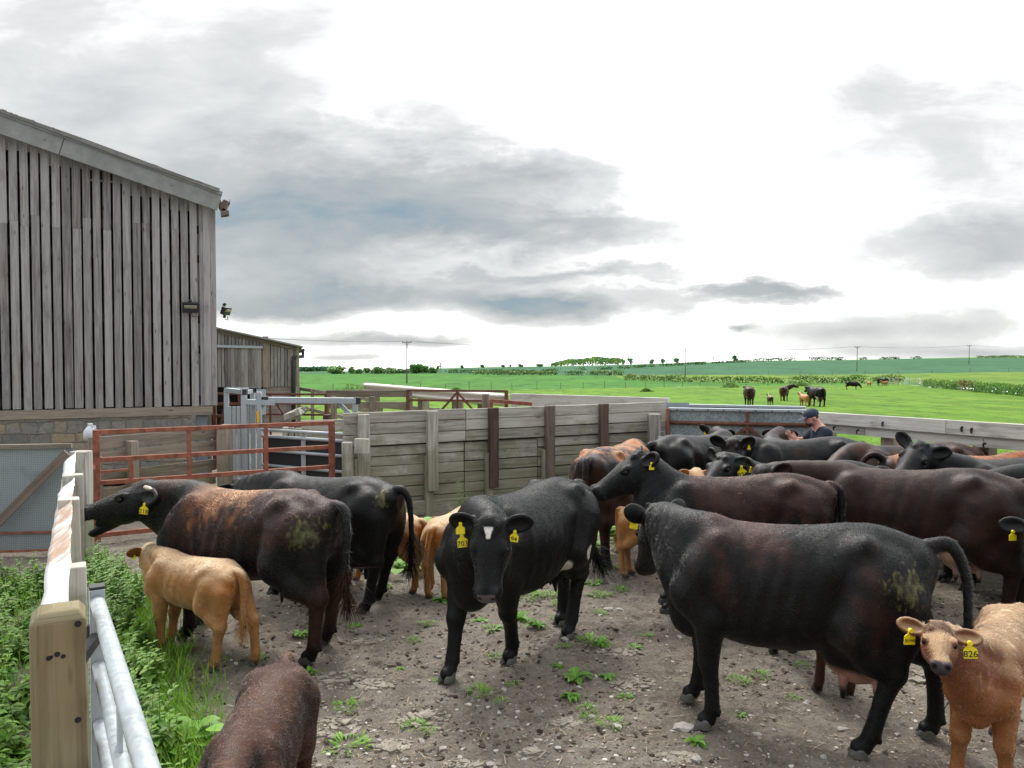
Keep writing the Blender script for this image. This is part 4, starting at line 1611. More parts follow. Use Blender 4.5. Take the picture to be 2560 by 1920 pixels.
a, b_ = W(1020, 976, 17.5), W(1266, 976, 17.0)
rust_gate('steel_gate', 'dark rusty gate with crossed braces standing above the timber wall', a, b_, a.z, W(1020, 1000, 17.5).z, .4, .51)
a, b_ = W(630, 985, 18.5), W(816, 981, 18.2)
rust_gate('steel_gate', 'dark rusty three bar gate beside the far block wall', a, b_, a.z, W(630, 1008, 18.5).z, W(630, 1035, 18.5).z, .25)
a, b_ = W(536, 984, 16.5), W(600, 984, 16.5)
rust_gate('steel_gate', 'small rusty hurdle behind the cattle crush uprights', a, b_, a.z, W(600, 1010, 16.5).z, W(600, 1040, 16.5).z, .5)
m = MB()
for k in range(4):
    q = W(728 + 7 * k, 1030 - 3 * k, 17.5 + .2 * k)
    m.beam((q.x - .15, q.y, q.z - .12 - .1 * (k % 2)), (q.x + .2, q.y + .05, q.z + .02), .3, .12, up=(.2, 0, 1), seg=3, jit=.03)
m.beam((W(735, 1060, 17.6).x - .4, 17.6, .2), (W(735, 1060, 17.6).x + .5, 17.7, .2), .7, .5, seg=4, jit=.05)
tag(m.build('rubble_heap', M['stone']), 'small heap of pale broken slabs near the block wall', 'rubble heap')
for k, (x0, x1) in enumerate(((800, 860),)):
    q = W(818, 1018, 17.5)
    m = MB()
    m.beam((q.x, q.y, 0), (q.x, q.y, 1.15), .26, .14, up=(1, 0, 0), seg=3, jit=.006)
    tag(m.build('sleeper_post', M['sleeper']), 'dark brown sleeper post between gate and pen rails', 'post')
# ------------------------------------------------------------------ cattle
def smin(a, b, k):
    h = np.clip(.5 + .5 * (b - a) / k, 0, 1)
    return b + (a - b) * h - k * h * (1 - h)


def crom(tbl, n=80):
    """smooth resampling of a station table, first column is the parameter"""
    T = np.array(tbl, float)
    x = T[:, 0]
    xs = np.linspace(x[0], x[-1], n)
    out = [xs]
    for c in range(1, T.shape[1]):
        y = T[:, c]
        m_ = np.zeros_like(y)
        dx = np.diff(x)
        sl_ = np.diff(y) / dx
        m_[1:-1] = (sl_[1:] * dx[:-1] + sl_[:-1] * dx[1:]) / (dx[1:] + dx[:-1])
        m_[0], m_[-1] = sl_[0], sl_[-1]
        i = np.clip(np.searchsorted(x, xs) - 1, 0, len(x) - 2)
        h = dx[i]
        t_ = (xs - x[i]) / h
        out.append((2 * t_**3 - 3 * t_**2 + 1) * y[i] + (t_**3 - 2 * t_**2 + t_) * h * m_[i] + (-2 * t_**3 + 3 * t_**2) * y[i + 1] + (t_**3 - t_**2) * h * m_[i + 1])
    return np.array(out).T


class SDF:
    def __init__(self, lo, hi, vox):
        self.lo = np.array(lo, float)
        self.vox = vox
        self.n = np.ceil((np.array(hi) - self.lo) / vox).astype(int) + 1
        self.D = np.full(self.n, 0.25, np.float32)
        self.ax = [self.lo[k] + vox * np.arange(self.n[k]) for k in range(3)]

    def block(self, lo, hi):
        sl_ = []
        for k in range(3):
            a = int(np.clip(np.floor((lo[k] - self.lo[k]) / self.vox), 0, self.n[k]))
            b = int(np.clip(np.ceil((hi[k] - self.lo[k]) / self.vox) + 1, 0, self.n[k]))
            if b <= a:
                return None
            sl_.append(slice(a, b))
        g = np.ix_(*[self.ax[k][sl_[k]] for k in range(3)])
        return tuple(sl_), g

    def add(self, fn, lo, hi, k, sub=False):
        pad = k + .04
        r = self.block(np.array(lo) - pad, np.array(hi) + pad)
        if r is None:
            return
        sl_, (X, Y, Z) = r
        d = fn(X, Y, Z).astype(np.float32)
        if sub:
            self.D[sl_] = -smin(-self.D[sl_], d, k)
        else:
            self.D[sl_] = smin(self.D[sl_], d, k)

    def cone(self, p, q, r1, r2, k=.03, fy=1.0):
        p, q = np.array(p, float), np.array(q, float)
        d = q - p
        L2 = max(1e-9, float(d @ d))
        rm = max(r1, r2)

        def fn(X, Y, Z):
            x, y, z = X - p[0], Y - p[1], Z - p[2]
            t_ = np.clip((x * d[0] + y * d[1] + z * d[2]) / L2, 0, 1)
            ax_, ay, az = x - t_ * d[0], (y - t_ * d[1]) * fy, z - t_ * d[2]
            return np.sqrt(ax_ * ax_ + ay * ay + az * az) - (r1 + (r2 - r1) * t_)
        self.add(fn, np.minimum(p, q) - rm, np.maximum(p, q) + rm, k)

    def chain(self, pts, rad, k=.03, fy=1.0):
        for a, b, r1, r2 in zip(pts, pts[1:], rad, rad[1:]):
            self.cone(a, b, r1, r2, k, fy)

    def ell(self, c, r, k=.03, M3=None, sub=False):
        c, r = np.array(c, float), np.array(r, float)
        M3 = np.eye(3) if M3 is None else np.array(M3)
        rm = r.max()

        def fn(X, Y, Z):
            x, y, z = X - c[0], Y - c[1], Z - c[2]
            q = [(M3[0][i] * x + M3[1][i] * y + M3[2][i] * z) for i in range(3)]
            k0 = np.sqrt((q[0] / r[0])**2 + (q[1] / r[1])**2 + (q[2] / r[2])**2)
            k1 = np.sqrt((q[0] / r[0]**2)**2 + (q[1] / r[1]**2)**2 + (q[2] / r[2]**2)**2)
            return k0 * (k0 - 1) / np.maximum(k1, 1e-6)
        self.add(fn, c - rm, c + rm, k, sub)

    def loft(self, tbl, o, M3, k=.04, nn=2.3):
        """stations (x, top, bottom, halfwidth) along the local x axis"""
        T = crom(tbl)
        o = np.array(o, float)
        M3 = np.array(M3, float)
        x0, x1 = T[0, 0], T[-1, 0]
        tops, bots, ws = T[:, 1].max(), T[:, 2].min(), T[:, 3].max()
        cs = []
        for a in (x0, x1):
            for b in (-ws, ws):
                for c in (bots, tops):
                    cs.append(o + M3 @ np.array([a, b, c]))
        cs = np.array(cs)

        def fn(X, Y, Z):
            x, y, z = X - o[0], Y - o[1], Z - o[2]
            a = M3[0][0] * x + M3[1][0] * y + M3[2][0] * z
            b = M3[0][1] * x + M3[1][1] * y + M3[2][1] * z
            c = M3[0][2] * x + M3[1][2] * y + M3[2][2] * z
            tp, bt, w = np.interp(a, T[:, 0], T[:, 1]), np.interp(a, T[:, 0], T[:, 2]), np.maximum(np.interp(a, T[:, 0], T[:, 3]), .01)
            zc = (tp + bt) / 2
            hh = np.maximum((tp - bt) / 2, .01)
            e = np.where(c > zc, 2.0, nn)
            rr = (np.abs(b / w)**e + np.abs((c - zc) / hh)**e)**(1 / e)
            d = (rr - 1) * np.minimum(w, hh) * .85
            ex = np.maximum(x0 - a, a - x1)
            return np.where(ex > 0, np.sqrt(np.maximum(d, 0)**2 + ex**2), d)
        self.add(fn, cs.min(0), cs.max(0), k)

    def mesh(self, smooth=2, lam=.5):
        D = np.clip(self.D, -.06, .06)
        g = vdb.FloatGrid(background=.06)
        g.copyFromArray(np.ascontiguousarray(D, dtype=np.float32))
        P, Q = g.convertToQuads(isovalue=0.0)
        P = P.astype(np.float64) * self.vox + self.lo
        Q = Q[:, ::-1].astype(np.int64)
        a = Q.ravel()
        b = np.roll(Q, -1, 1).ravel()
        for _ in range(smooth):
            acc = np.zeros_like(P)
            cnt = np.zeros(len(P))
            for s_, t_ in ((a, b), (b, a)):
                for c in range(3):
                    acc[:, c] += np.bincount(s_, P[t_, c], len(P))
                cnt += np.bincount(s_, None, len(P))
            P = P + lam * (acc / np.maximum(cnt, 1)[:, None] - P)
        return P, Q


def vnormals(P, Q):
    n = np.cross(P[Q[:, 2]] - P[Q[:, 0]], P[Q[:, 3]] - P[Q[:, 1]])
    N = np.zeros_like(P)
    for k in range(4):
        for c in range(3):
            N[:, c] += np.bincount(Q[:, k], n[:, c], len(P))
    return N / np.maximum(np.linalg.norm(N, axis=1), 1e-12)[:, None], np.linalg.norm(n, axis=1) * .5


COW = dict(
    trunk=[(-.88, 1.18, 1.00, .05), (-.84, 1.225, .88, .13), (-.72, 1.275, .75, .20), (-.50, 1.325, .655, .24), (-.35, 1.32, .60, .255), (-.10, 1.29, .545, .295),
           (.15, 1.275, .52, .315), (.40, 1.28, .525, .285), (.60, 1.30, .57, .225), (.74, 1.25, .61, .175), (.86, 1.12, .69, .10), (.90, 1.02, .80, .05)],
    hips=[(-.46, .218, 1.232, .056), (-.82, .10, 1.135, .055)],
    hind=[(-.55, .15, 1.00, .21), (-.43, .185, .74, .155), (-.585, .165, .60, .122), (-.775, .15, .50, .072), (-.755, .15, .33, .052), (-.735, .15, .14, .053), (-.70, .15, .06, .048)],
    fore=[(.60, .17, .98, .15), (.69, .18, .84, .13), (.56, .18, .70, .120), (.60, .165, .42, .068), (.595, .16, .28, .049), (.60, .16, .13, .052), (.625, .16, .06, .047)],
    neck=(.58, 1.17, .68, .86, .125, .165), brisket=(.70, .66, .14), dewlap=True,
    head=[(-.04, -.015, -.10, .05), (-.02, .02, -.13, .085), (.04, .05, -.17, .112), (.11, .055, -.205, .125), (.17, .05, -.215, .127), (.24, .036, -.205, .108), (.31, .020, -.185, .090),
          (.38, .008, -.168, .084), (.44, -.002, -.158, .092), (.48, -.022, -.142, .080), (.51, -.058, -.115, .040)],
    hs=1.05, tailroot=(-.84, 0, 1.215), ear=.195, leg=1.0)
CALF = dict(
    trunk=[(-.49, .70, .60, .03), (-.465, .735, .53, .075), (-.40, .765, .46, .118), (-.28, .79, .415, .142), (-.12, .785, .385, .152), (.02, .775, .375, .158), (.16, .77, .38, .152),
           (.30, .785, .40, .130), (.40, .765, .42, .105), (.48, .69, .47, .065), (.505, .62, .53, .03)],
    hips=[(-.27, .095, .715, .045), (-.455, .055, .665, .035)],
    hind=[(-.32, .085, .61, .105), (-.25, .10, .465, .078), (-.345, .095, .38, .055), (-.445, .09, .325, .043), (-.435, .09, .22, .031), (-.425, .09, .095, .034), (-.41, .09, .04, .031)],
    fore=[(.345, .085, .58, .085), (.385, .085, .50, .072), (.315, .085, .42, .060), (.345, .08, .26, .043), (.345, .08, .18, .029), (.35, .08, .09, .033), (.365, .08, .04, .030)],
    neck=(.32, .71, .42, .50, .07, .095), brisket=(.42, .43, .07), dewlap=False,
    head=[(-.07, -.015, -.10, .055), (-.03, .03, -.14, .092), (.05, .062, -.175, .112), (.12, .060, -.205, .116), (.19, .046, -.205, .108), (.26, .026, -.185, .086), (.32, .010, -.155, .066),
          (.38, .0, -.138, .060), (.43, -.004, -.130, .064), (.465, -.018, -.117, .057), (.49, -.04, -.09, .032)],
    hs=.60, tailroot=(-.47, 0, .725), ear=.22, leg=.62)


def bez(p0, p1, p2, p3, n):
    t_ = np.linspace(0, 1, n)[:, None]
    p0, p1, p2, p3 = [np.array(p, float)[None] for p in (p0, p1, p2, p3)]
    return (1 - t_)**3 * p0 + 3 * (1 - t_)**2 * t_ * p1 + 3 * (1 - t_) * t_**2 * p2 + t_**3 * p3


def text_mesh(txt, size):
    cu = bpy.data.curves.new('digits', 'FONT')
    cu.body = txt
    cu.size = size
    cu.align_x = 'CENTER'
    cu.align_y = 'CENTER'
    cu.offset = size * .012
    ob = bpy.data.objects.new('digits', cu)
    C.objects.link(ob)
    bpy.context.view_layer.update()
    me = bpy.data.meshes.new_from_object(ob.evaluated_get(bpy.context.evaluated_depsgraph_get()))
    bpy.data.objects.remove(ob)
    bpy.data.curves.remove(cu)
    return me


def tag_mesh(w, h):
    """ear tag in the xz plane: shoulder shape with a narrow neck and a round button at the top"""
    pts = [(-.5, -1), (-.47, -1.04), (.47, -1.04), (.5, -1), (.5, -.52), (.40, -.42), (.2, -.30), (.15, -.06), (.1, .02), (-.1, .02), (-.15, -.06), (-.2, -.30), (-.40, -.42), (-.5, -.52)]
    V, Fc = [], []
    th = .0022
    n = len(pts)
    for s_ in (-1, 1):
        for x, z in pts:
            V.append((x * w, s_ * th - (.012 * (max(0, z + .5)) ** 2 if False else 0), z * h))
    Fc.append(tuple(range(n)))
    Fc.append(tuple(range(2 * n - 1, n - 1, -1)))
    for k in range(n):
        k2 = (k + 1) % n
        Fc.append((k, n + k, n + k2, k2))
    b = len(V)
    for y in (-.010, .006):
        for k in range(10):
            a = 2 * math.pi * k / 10
            V.append((.012 * math.cos(a), y, .012 * math.sin(a) - h * .10))
    for k in range(10):
        k2 = (k + 1) % 10
        Fc.append((b + k, b + k2, b + 10 + k2, b + 10 + k))
    Fc.append(tuple(b + k for k in range(10))[::-1])
    Fc.append(tuple(b + 10 + k for k in range(10)))
    me = bpy.data.meshes.new('ear_tag')
    me.from_pydata(V, [], Fc)
    me.materials.append(M['yellow'])
    return me


def frame_from(x, z):
    x = np.array(x, float) / np.linalg.norm(x)
    z = np.array(z, float)
    z = z - x * (x @ z)
    z /= np.linalg.norm(z)
    y = np.cross(z, x)
    return np.stack([x, y, z], 1)


def hair_cards(P, N, col, flow, length, width, rng, lift=.25, jitter=.35):
    """thin tapering hairs, one quad-triangle each; P roots"""
    n = len(P)
    f = flow - N * np.sum(flow * N, 1)[:, None]
    f = f / np.maximum(np.linalg.norm(f, axis=1), 1e-6)[:, None]
    f = f + rng.normal(0, jitter, (n, 3))
    f = f - N * np.sum(f * N, 1)[:, None]
    f = f / np.maximum(np.linalg.norm(f, axis=1), 1e-6)[:, None]
    L = (length * rng.uniform(.6, 1.3, n))[:, None] if not hasattr(length, 'shape') else (length * rng.uniform(.6, 1.3, n))[:, None]
    side = np.cross(N, f) * (width * .5)
    mid = P + f * L * .5 + N * L * lift * .55
    tip = P + f * L + N * L * lift * .65
    V = np.stack([P - side, P + side, mid + side * .8, mid - side * .8, tip], 1).reshape(-1, 3)
    i = np.arange(n)[:, None] * 5
    T = np.concatenate([i + [[0, 1, 2]], i + [[0, 2, 3]], i + [[3, 2, 4]]], 0)
    return V, T, np.repeat(col, 5, 0)


def animal(name, label, cat, kind, pos, hdg, s=1.0, poll=None, muzz=None, roll=0.0, legs=None, tail=None, coat=None, tags=(), vox=.012,
           udder=None, horn=False, ears=(0.0, 0.0), hairs=0, seed=1, detail=True, group=None, belly=0.0, switch=True, mouth=0.0, hsc=1.0, sx=1.0, tuft=.25, hairw=.0011, hvar=.18, z0=0.0, hairlen=.03, hoofm='hoof_dark'):
    K = COW if kind == 'cow' else CALF
    rng = np.random.default_rng(seed)
    legs = legs or {}
    a = R(hdg)
    Rz = np.array([[math.cos(a), -math.sin(a), 0], [math.sin(a), math.cos(a), 0], [0, 0, 1]])
    base = np.array([pos[0], pos[1], z0])
    sv = np.array([s * sx, s, s])
    loc = lambda w: Rz.T @ (np.array(w, float) - base) / sv
    big = 1.0 if kind == 'cow' else .62
    if poll is None:
        pl = np.array([1.13, .0, 1.26]) if kind == 'cow' else np.array([.66, 0, .90])
    else:
        pl = loc(poll)
    if muzz is None:
        mz = pl + (np.array([.40, 0, -.22]) if kind == 'cow' else np.array([.25, 0, -.14]))
    else:
        mz = loc(muzz)
    hd = mz - pl
    hd /= np.linalg.norm(hd)
    hs = K['hs'] * hsc
    upv = np.array([0, 0, 1.0])
    if abs(hd[2]) > .8:
        hz = np.array([hd[0], hd[1], 0])
        nz = np.linalg.norm(hz)
        upv = (hz / nz if nz > .05 else np.array([1., 0, 0])) * (1 if hd[2] < 0 else -1) + np.array([0, 0, .3])
    Hm = frame_from(hd, upv)
    if roll:
        c_, s_ = math.cos(R(roll)), math.sin(R(roll))
        Hm = Hm @ np.array([[1, 0, 0], [0, c_, -s_], [0, s_, c_]])
    # tilt: the table's top line runs poll to nose
    H = lambda x, y, z: pl + Hm @ (np.array([x, y, z]) * hs)
    xmax = max(.95 * (1 if kind == 'cow' else .6), (pl + hd * .6 * hs)[0] + .15, pl[0] + .3 * hs)
    ymin, ymax = min(-.5 * big, pl[1] - .45 * hs, mz[1] - .2), max(.5 * big, pl[1] + .45 * hs, mz[1] + .2)
    tl = [np.array(p, float) for p in (tail or ([(-.84, 0, 1.215), (-.93, 0, 1.20), (-.965, 0, 1.05), (-.95, 0, .8), (-.94, 0, .55)] if kind == 'cow' else [(-.47, 0, .725), (-.51, 0, .71), (-.525, 0, .62), (-.52, 0, .45), (-.515, 0, .36)]))]
    xmin = min(p[0] for p in tl) - .1
    for p in tl:
        ymin, ymax = min(ymin, p[1] - .1), max(ymax, p[1] + .1)
    for k_, v_ in legs.items():
        xmin = min(xmin, (-.85 if kind == 'cow' else -.5) + (v_[0] if k_[0] == 'h' else 0))
    zmax = max(1.45 * (1 if kind == 'cow' else .66), pl[2] + .3 * hs, mz[2] + .15)
    g = SDF((xmin, ymin, -.06), (xmax, ymax, zmax), vox)
    I3 = np.eye(3)
    trunk = [list(r_) for r_ in K['trunk']]
    if belly:
        for r_ in trunk:
            w_ = max(0, 1 - abs((r_[0] + .05 * big) / (.55 * big)))
            r_[2] -= belly * w_
            r_[3] += belly * .7 * w_
    g.loft(trunk, (0, 0, 0), I3, .02)
    q = big
    # blades, thighs, hips
    for sd_ in (-1, 1):
        if kind == 'cow':
            B3 = frame_from((.28, sd_ * .0, 1), (1, 0, -.28))
            g.ell((.53, sd_ * .185, .96), (.27, .10, .15), .10, frame_from((-.22, 0, 1), (1, 0, .22)))
            g.ell((-.60, sd_ * .165, .88), (.33, .115, .215), .07, frame_from((.10, 0, 1), (1, 0, -.1)))
        else:
            g.ell((.315, sd_ * .088, .575), (.15, .052, .085), .06, frame_from((-.22, 0, 1), (1, 0, .22)))
            g.ell((-.35, sd_ * .085, .565), (.18, .062, .11), .045, frame_from((.10, 0, 1), (1, 0, -.1)))
        for (x, y, z, r_) in K['hips']:
            g.cone((x, sd_ * y, z), (x + .03 * q, sd_ * y * .92, z - .03 * q), r_ * .8, r_, .12 * q)
    # legs
    hoofs = []
    legpts = []
    for nm, tb, wt in (('h', K['hind'], [0, .12, .35, .62, .8, .95, 1]), ('f', K['fore'], [0, 0, .15, .6, .8, .95, 1])):
        for sd_, lr in ((1, 'l'), (-1, 'r')):
            dx, dy = (legs.get(nm + lr) or (0, 0))[:2]
            lift = (legs.get(nm + lr) or (0, 0, 0))[2] if len(legs.get(nm + lr) or ()) > 2 else 0
            pts = [np.array([x + dx * w_, sd_ * y + dy * w_, z + lift * w_]) for (x, y, z, r_), w_ in zip(tb, wt)]
            rad = [r_ for (_, _, _, r_) in tb]
            ks = [.06 * q, .045 * q, .03 * q, .02 * q, .016 * q, .012 * q]
            for i_ in range(len(pts) - 1):
                g.cone(pts[i_], pts[i_ + 1], rad[i_], rad[i_ + 1], ks[i_])
            if nm == 'h':                                   # hock point and tendon
                g.cone(pts[3] + np.array([-.035 * q, 0, .035 * q]), pts[2] + np.array([-.05 * q, 0, .06 * q]), .030 * q, .042 * q, .03 * q)
                g.cone((-.70 * q if kind == 'cow' else -.41, sd_ * .135 * q, .93 * q), pts[3] + np.array([-.01 * q, 0, .03 * q]), .125 * q, .058 * q, .07 * q)
            else:                                           # knee
                g.ell(pts[3] + np.array([.012 * q, 0, 0]), np.array([.055, .056, .075]) * q, .03 * q)
            hp = pts[-1] + np.array([.02 * q, 0, 0])
            hp[2] = max(0, lift)
            hoofs.append((hp, lift))
            g.cone(pts[-1], hp + np.array([.015 * q, 0, .045 * q]), rad[-1], .05 * q, .015 * q)
            for dcl in (-1, 1):                             # dew claws
                g.ell(pts[-2] + np.array([-.045 * q, dcl * .02 * q, -.03 * q]), np.array([.018, .013, .02]) * q, .012 * q)
            legpts.append(pts)
    # neck
    nx, nzt, nxl, nzl, rt, rl = K['neck']
    nb = np.array([nx, 0, nzt])
    d_top = pl - nb
    Lt = np.linalg.norm(d_top)
    crest = bez(nb, nb + np.array([.30 * Lt, 0, .02 * q]), (pl + (nb - pl) * .35) * .65 + H(-.2, 0, -.05) * .35, H(.0, 0, -.03), 7)
    throat = bez((nxl, 0, nzl), np.array([nxl, 0, nzl]) + np.array([.22, 0, .10]) * q, (H(.04, 0, -.11) + (np.array([nxl, 0, nzl]) - H(.04, 0, -.11)) * .35) * .55 + H(-.20, 0, -.28) * .45, H(.04, 0, -.11), 7)
    tt = np.linspace(0, 1, 7)
    g.chain(list(crest), list(rt + (.078 * hs - rt) * tt), .07 * q)
    g.chain(list(throat), list(rl + ((.104 if kind == 'cow' else .085) * hs - rl) * tt**.9), .07 * q)
    midc = [crest[i_] * .5 + throat[i_] * .5 for i_ in range(7)]
    g.chain(midc, list((rt + rl) * .5 + ((.118 * hs) - (rt + rl) * .5) * tt), .06 * q)
    bx_, bz_, br_ = K['brisket']
    g.ell((bx_, 0, bz_), (br_ * 1.15, br_ * .75, br_ * 1.15), .09 * q)
    if K['dewlap']:
        for i_ in range(5):
            p_ = throat[i_] + np.array([.0, 0, -.11 + .014 * i_])
            g.ell(p_, (.09, .02, .075), .06)
    # head
    g.loft(K['head'], pl, Hm * hs, .03) if False else None
    tb = [(x * hs, tp * hs, bt * hs, w * hs * 1.08) for (x, tp, bt, w) in K['head']]
    g.loft(tb, pl, Hm, .035 * hs, 2.5)
    for sd_ in (-1, 1):
        g.ell(H(.155, sd_ * .105, .012), np.array([.045, .022, .026]) * hs, .025 * hs, Hm)          # brow
        g.ell(H(.10, sd_ * .07, -.11), np.array([.11, .048, .075]) * hs, .04 * hs, Hm)               # cheek
        g.ell(H(.455, sd_ * .048, -.030), np.array([.040, .034, .036]) * hs, .02 * hs, Hm)           # nostril wing
    g.ell(H(-.005, 0, .035), np.array([.055, .072, .045]) * hs, .04 * hs, Hm)                        # poll
    if detail:
        for c_ in range(9):
            g.ell(H(rng.uniform(-.03, .07), rng.uniform(-.06, .06), .055 + rng.uniform(-.01, .012)), np.array([.03, .02, .018]) * hs, .015 * hs, Hm)
        for sd_ in (-1, 1):
            g.ell(H(.492, sd_ * .048, -.035), np.array([.024, .014, .019]) * hs, .006, Hm, sub=True)
            g.ell(H(.168, sd_ * .118, -.012), np.array([.028, .018, .018]) * hs, .008, Hm, sub=True)
    # mouth and lower jaw
    if mouth:
        g.ell(H(.50, 0, -.142), np.array([.15, .13, .040]) * hs, .008, frame_from(Hm @ np.array([1, 0, -.22]), Hm[:, 2]), sub=True)
        g.cone(H(.28, 0, -.165), H(.45, 0, -.222), .055 * hs, .030 * hs, .02, 1.0)
        g.ell(H(.455, 0, -.214), np.array([.035, .048, .018]) * hs, .015, Hm)
    elif detail:
        g.ell(H(.49, 0, -.098), np.array([.05, .10, .006]) * hs, .006, Hm, sub=True)
    # ears
    earfr = []
    el = K['ear'] * hs
    for i_, sd_ in enumerate((1, -1)):
        e_ = ears[i_]
        back, drop = (e_ if hasattr(e_, '__len__') else (e_, .12))
        u_ = Hm @ np.array([-.18 - back, sd_ * 1.0, -drop])
        n_ = Hm @ np.array([.50, sd_ * (.22 + back), .70])
        E3 = frame_from(u_, n_)                              # x along the ear, z = open side
        o_ = H(.0, sd_ * .085, -.020)
        ce = o_ + E3 @ np.array([el * .56, 0, 0])
        g.ell(ce, (el * .55, el * .36, el * .13), .022 * hs, E3)
        g.cone(o_, o_ + E3 @ np.array([el * .35, 0, 0]), el * .17, el * .15, .03 * hs)
        g.ell(ce + E3 @ np.array([el * .02, 0, el * .17]), (el * .45, el * .25, el * .20), .008, E3, sub=True)
        earfr.append((o_, E3))
    # tail
    tp_ = []
    for i_ in range(len(tl) - 1):
        p0 = tl[max(i_ - 1, 0)]
        p1, p2 = tl[i_], tl[i_ + 1]
        p3 = tl[min(i_ + 2, len(tl) - 1)]
        for t_ in np.linspace(0, 1, 6)[:-1]:
            tp_.append(.5 * ((2 * p1) + (-p0 + p2) * t_ + (2 * p0 - 5 * p1 + 4 * p2 - p3) * t_**2 + (-p0 + 3 * p1 - 3 * p2 + p3) * t_**3))
    tp_.append(tl[-1])
    nt_ = len(tp_)
    r0, r1 = (.050, .020) if kind == 'cow' else (.032, .016)
    g.chain(tp_, [max(r0 + (r1 - r0) * (i_ / (nt_ - 1))**.6, vox * .95) for i_ in range(nt_)], .012)
    # udder
    if udder is not None:
        us = udder
        ux, uz, ur = -.42, .60 - .03 * us, .15 * us
        g.ell((ux, 0, uz), (ur * 1.25, ur * .85, ur * 1.05), .06)
        for tx in (-.09, .07):
            for sd_ in (-1, 1):
                p_ = np.array([ux + tx * us, sd_ * .065 * us, uz - ur * .85])
                g.cone(p_, p_ + np.array([0, sd_ * .012, -.075 * us]), .024 * us, .013 * us, .02)
    P, Q = g.mesh(2 if vox < .02 else 1)
    P[:, 2] = np.maximum(P[:, 2], .012) if z0 == 0 else P[:, 2]
    N, A = vnormals(P, Q)
    # low-relief: ribs, folds
    amp = np.clip(1 - np.abs(P[:, 0]) / (.95 * q), 0, 1) * .006 * q
    d_ = fbm(P / q, 7, 3, seed) * amp * 1.3
    U = P / q
    ay = np.abs(U[:, 1])
    side = np.clip((ay - .12) / .08, 0, 1) * np.clip((U[:, 2] - .45) / .1, 0, 1)
    gs = lambda x0, z0, rx, rz: np.exp(-((U[:, 0] - x0) / rx)**2 - ((U[:, 2] - z0) / rz)**2)
    if kind == 'cow':
        d_ = d_ - .034 * gs(-.27, 1.09, .12, .10) * side                      # flank hollow
        d_ = d_ - .016 * gs(-.66, 1.16, .09, .06) * side
        d_ = d_ - .014 * gs(.36 - .0, .95, .035, .30) * side                   # behind the shoulder
        d_ = d_ + .0055 * np.sin(U[:, 0] * 52 + (U[:, 2] - .9) * 14) * gs(.08, .90, .22, .22) * side
        d_ = d_ - .005 * np.clip(np.sin((U[:, 0] + .55 * U[:, 2]) * 44 + 3 * vnoise(U * 4, seed)), 0, 1)**3 * gs(.80, .92, .16, .22) * np.clip(ay / .06, 0, 1)
    else:
        d_ = d_ - .016 * q * gs(-.27, 1.03, .12, .09) * side
        d_ = d_ + .004 * q * np.sin(U[:, 0] * 45 + (U[:, 2] - .9) * 12) * gs(.10, .90, .25, .2) * side
    P = P + N * d_[:, None]
    N, A = vnormals(P, Q)
    hl = (P - pl) @ Hm / hs
    n1 = fbm(P / q, 2.2, 4, seed + 40)
    n2 = fbm(P / q, 9.0, 3, seed + 50)
    col = coat(P / q, hl, n1, n2, N)
    # muzzle, ear hollow
    col = np.array(col)
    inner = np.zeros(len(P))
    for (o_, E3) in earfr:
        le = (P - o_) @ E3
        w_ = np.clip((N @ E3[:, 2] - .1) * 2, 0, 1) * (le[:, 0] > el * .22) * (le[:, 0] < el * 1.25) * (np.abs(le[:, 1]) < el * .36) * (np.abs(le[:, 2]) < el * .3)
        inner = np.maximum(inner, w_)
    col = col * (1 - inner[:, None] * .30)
    col = np.clip(col, 0.004, 1)
    root = thing(name, label, cat, tuple(base), a, group)
    body = mesh_np('body', P * sv, Q, M['coat'], root, True, col)
    hw = M[hoofm]
    for hp, lift in hoofs:                                   # cloven hooves
        V, Fc = [], []
        for cl in (-1, 1):
            b_ = len(V)
            prof_ = [(0, .0, 1.06), (.02, .0, 1.02), (.045, -.012, .86), (.062, -.02, .74)]
            nseg = 12
            for (z_, xo, sc_) in prof_:
                for k_ in range(nseg):
                    an = 2 * math.pi * k_ / nseg
                    cx, cy = math.cos(an), math.sin(an)
                    ex = .072 if cx > 0 else .046
                    V.append(((hp[0] + (.005 + xo + ex * cx * sc_ * (1 - .15 * abs(cy))) * q), hp[1] + (cl * .029 + .0285 * cy * sc_) * q, hp[2] + z_ * q))
            for r_ in range(len(prof_) - 1):
                for k_ in range(nseg):
                    k2 = (k_ + 1) % nseg
                    Fc.append((b_ + r_ * nseg + k_, b_ + r_ * nseg + k2, b_ + (r_ + 1) * nseg + k2, b_ + (r_ + 1) * nseg + k_))
            Fc.append(tuple(b_ + (len(prof_) - 1) * nseg + k_ for k_ in range(nseg)))
        me = bpy.data.meshes.new('hoof')
        me.from_pydata([tuple(np.array(v_) * sv) for v_ in V], [], Fc)
        me.polygons.foreach_set('use_smooth', [True] * len(Fc))
        me.materials.append(hw)
        ob = bpy.data.objects.new('hoof', me)
        C.objects.link(ob)
        ob.parent = root
    if detail:
        for sd_ in (-1, 1):
            me = bpy.data.meshes.new('eye')
            bm = bmesh.new()
            bmesh.ops.create_uvsphere(bm, u_segments=12, v_segments=8, radius=(.024 if kind == 'cow' else .030) * hs * s)
            bm.to_mesh(me)
            bm.free()
            me.polygons.foreach_set('use_smooth', [True] * len(me.polygons))
            me.materials.append(M['eye'])
            ob = bpy.data.objects.new('eye', me)
            C.objects.link(ob)
            ob.parent = root
            ob.location = H(.168, sd_ * (.112 if kind == 'cow' else .104), -.012) * sv
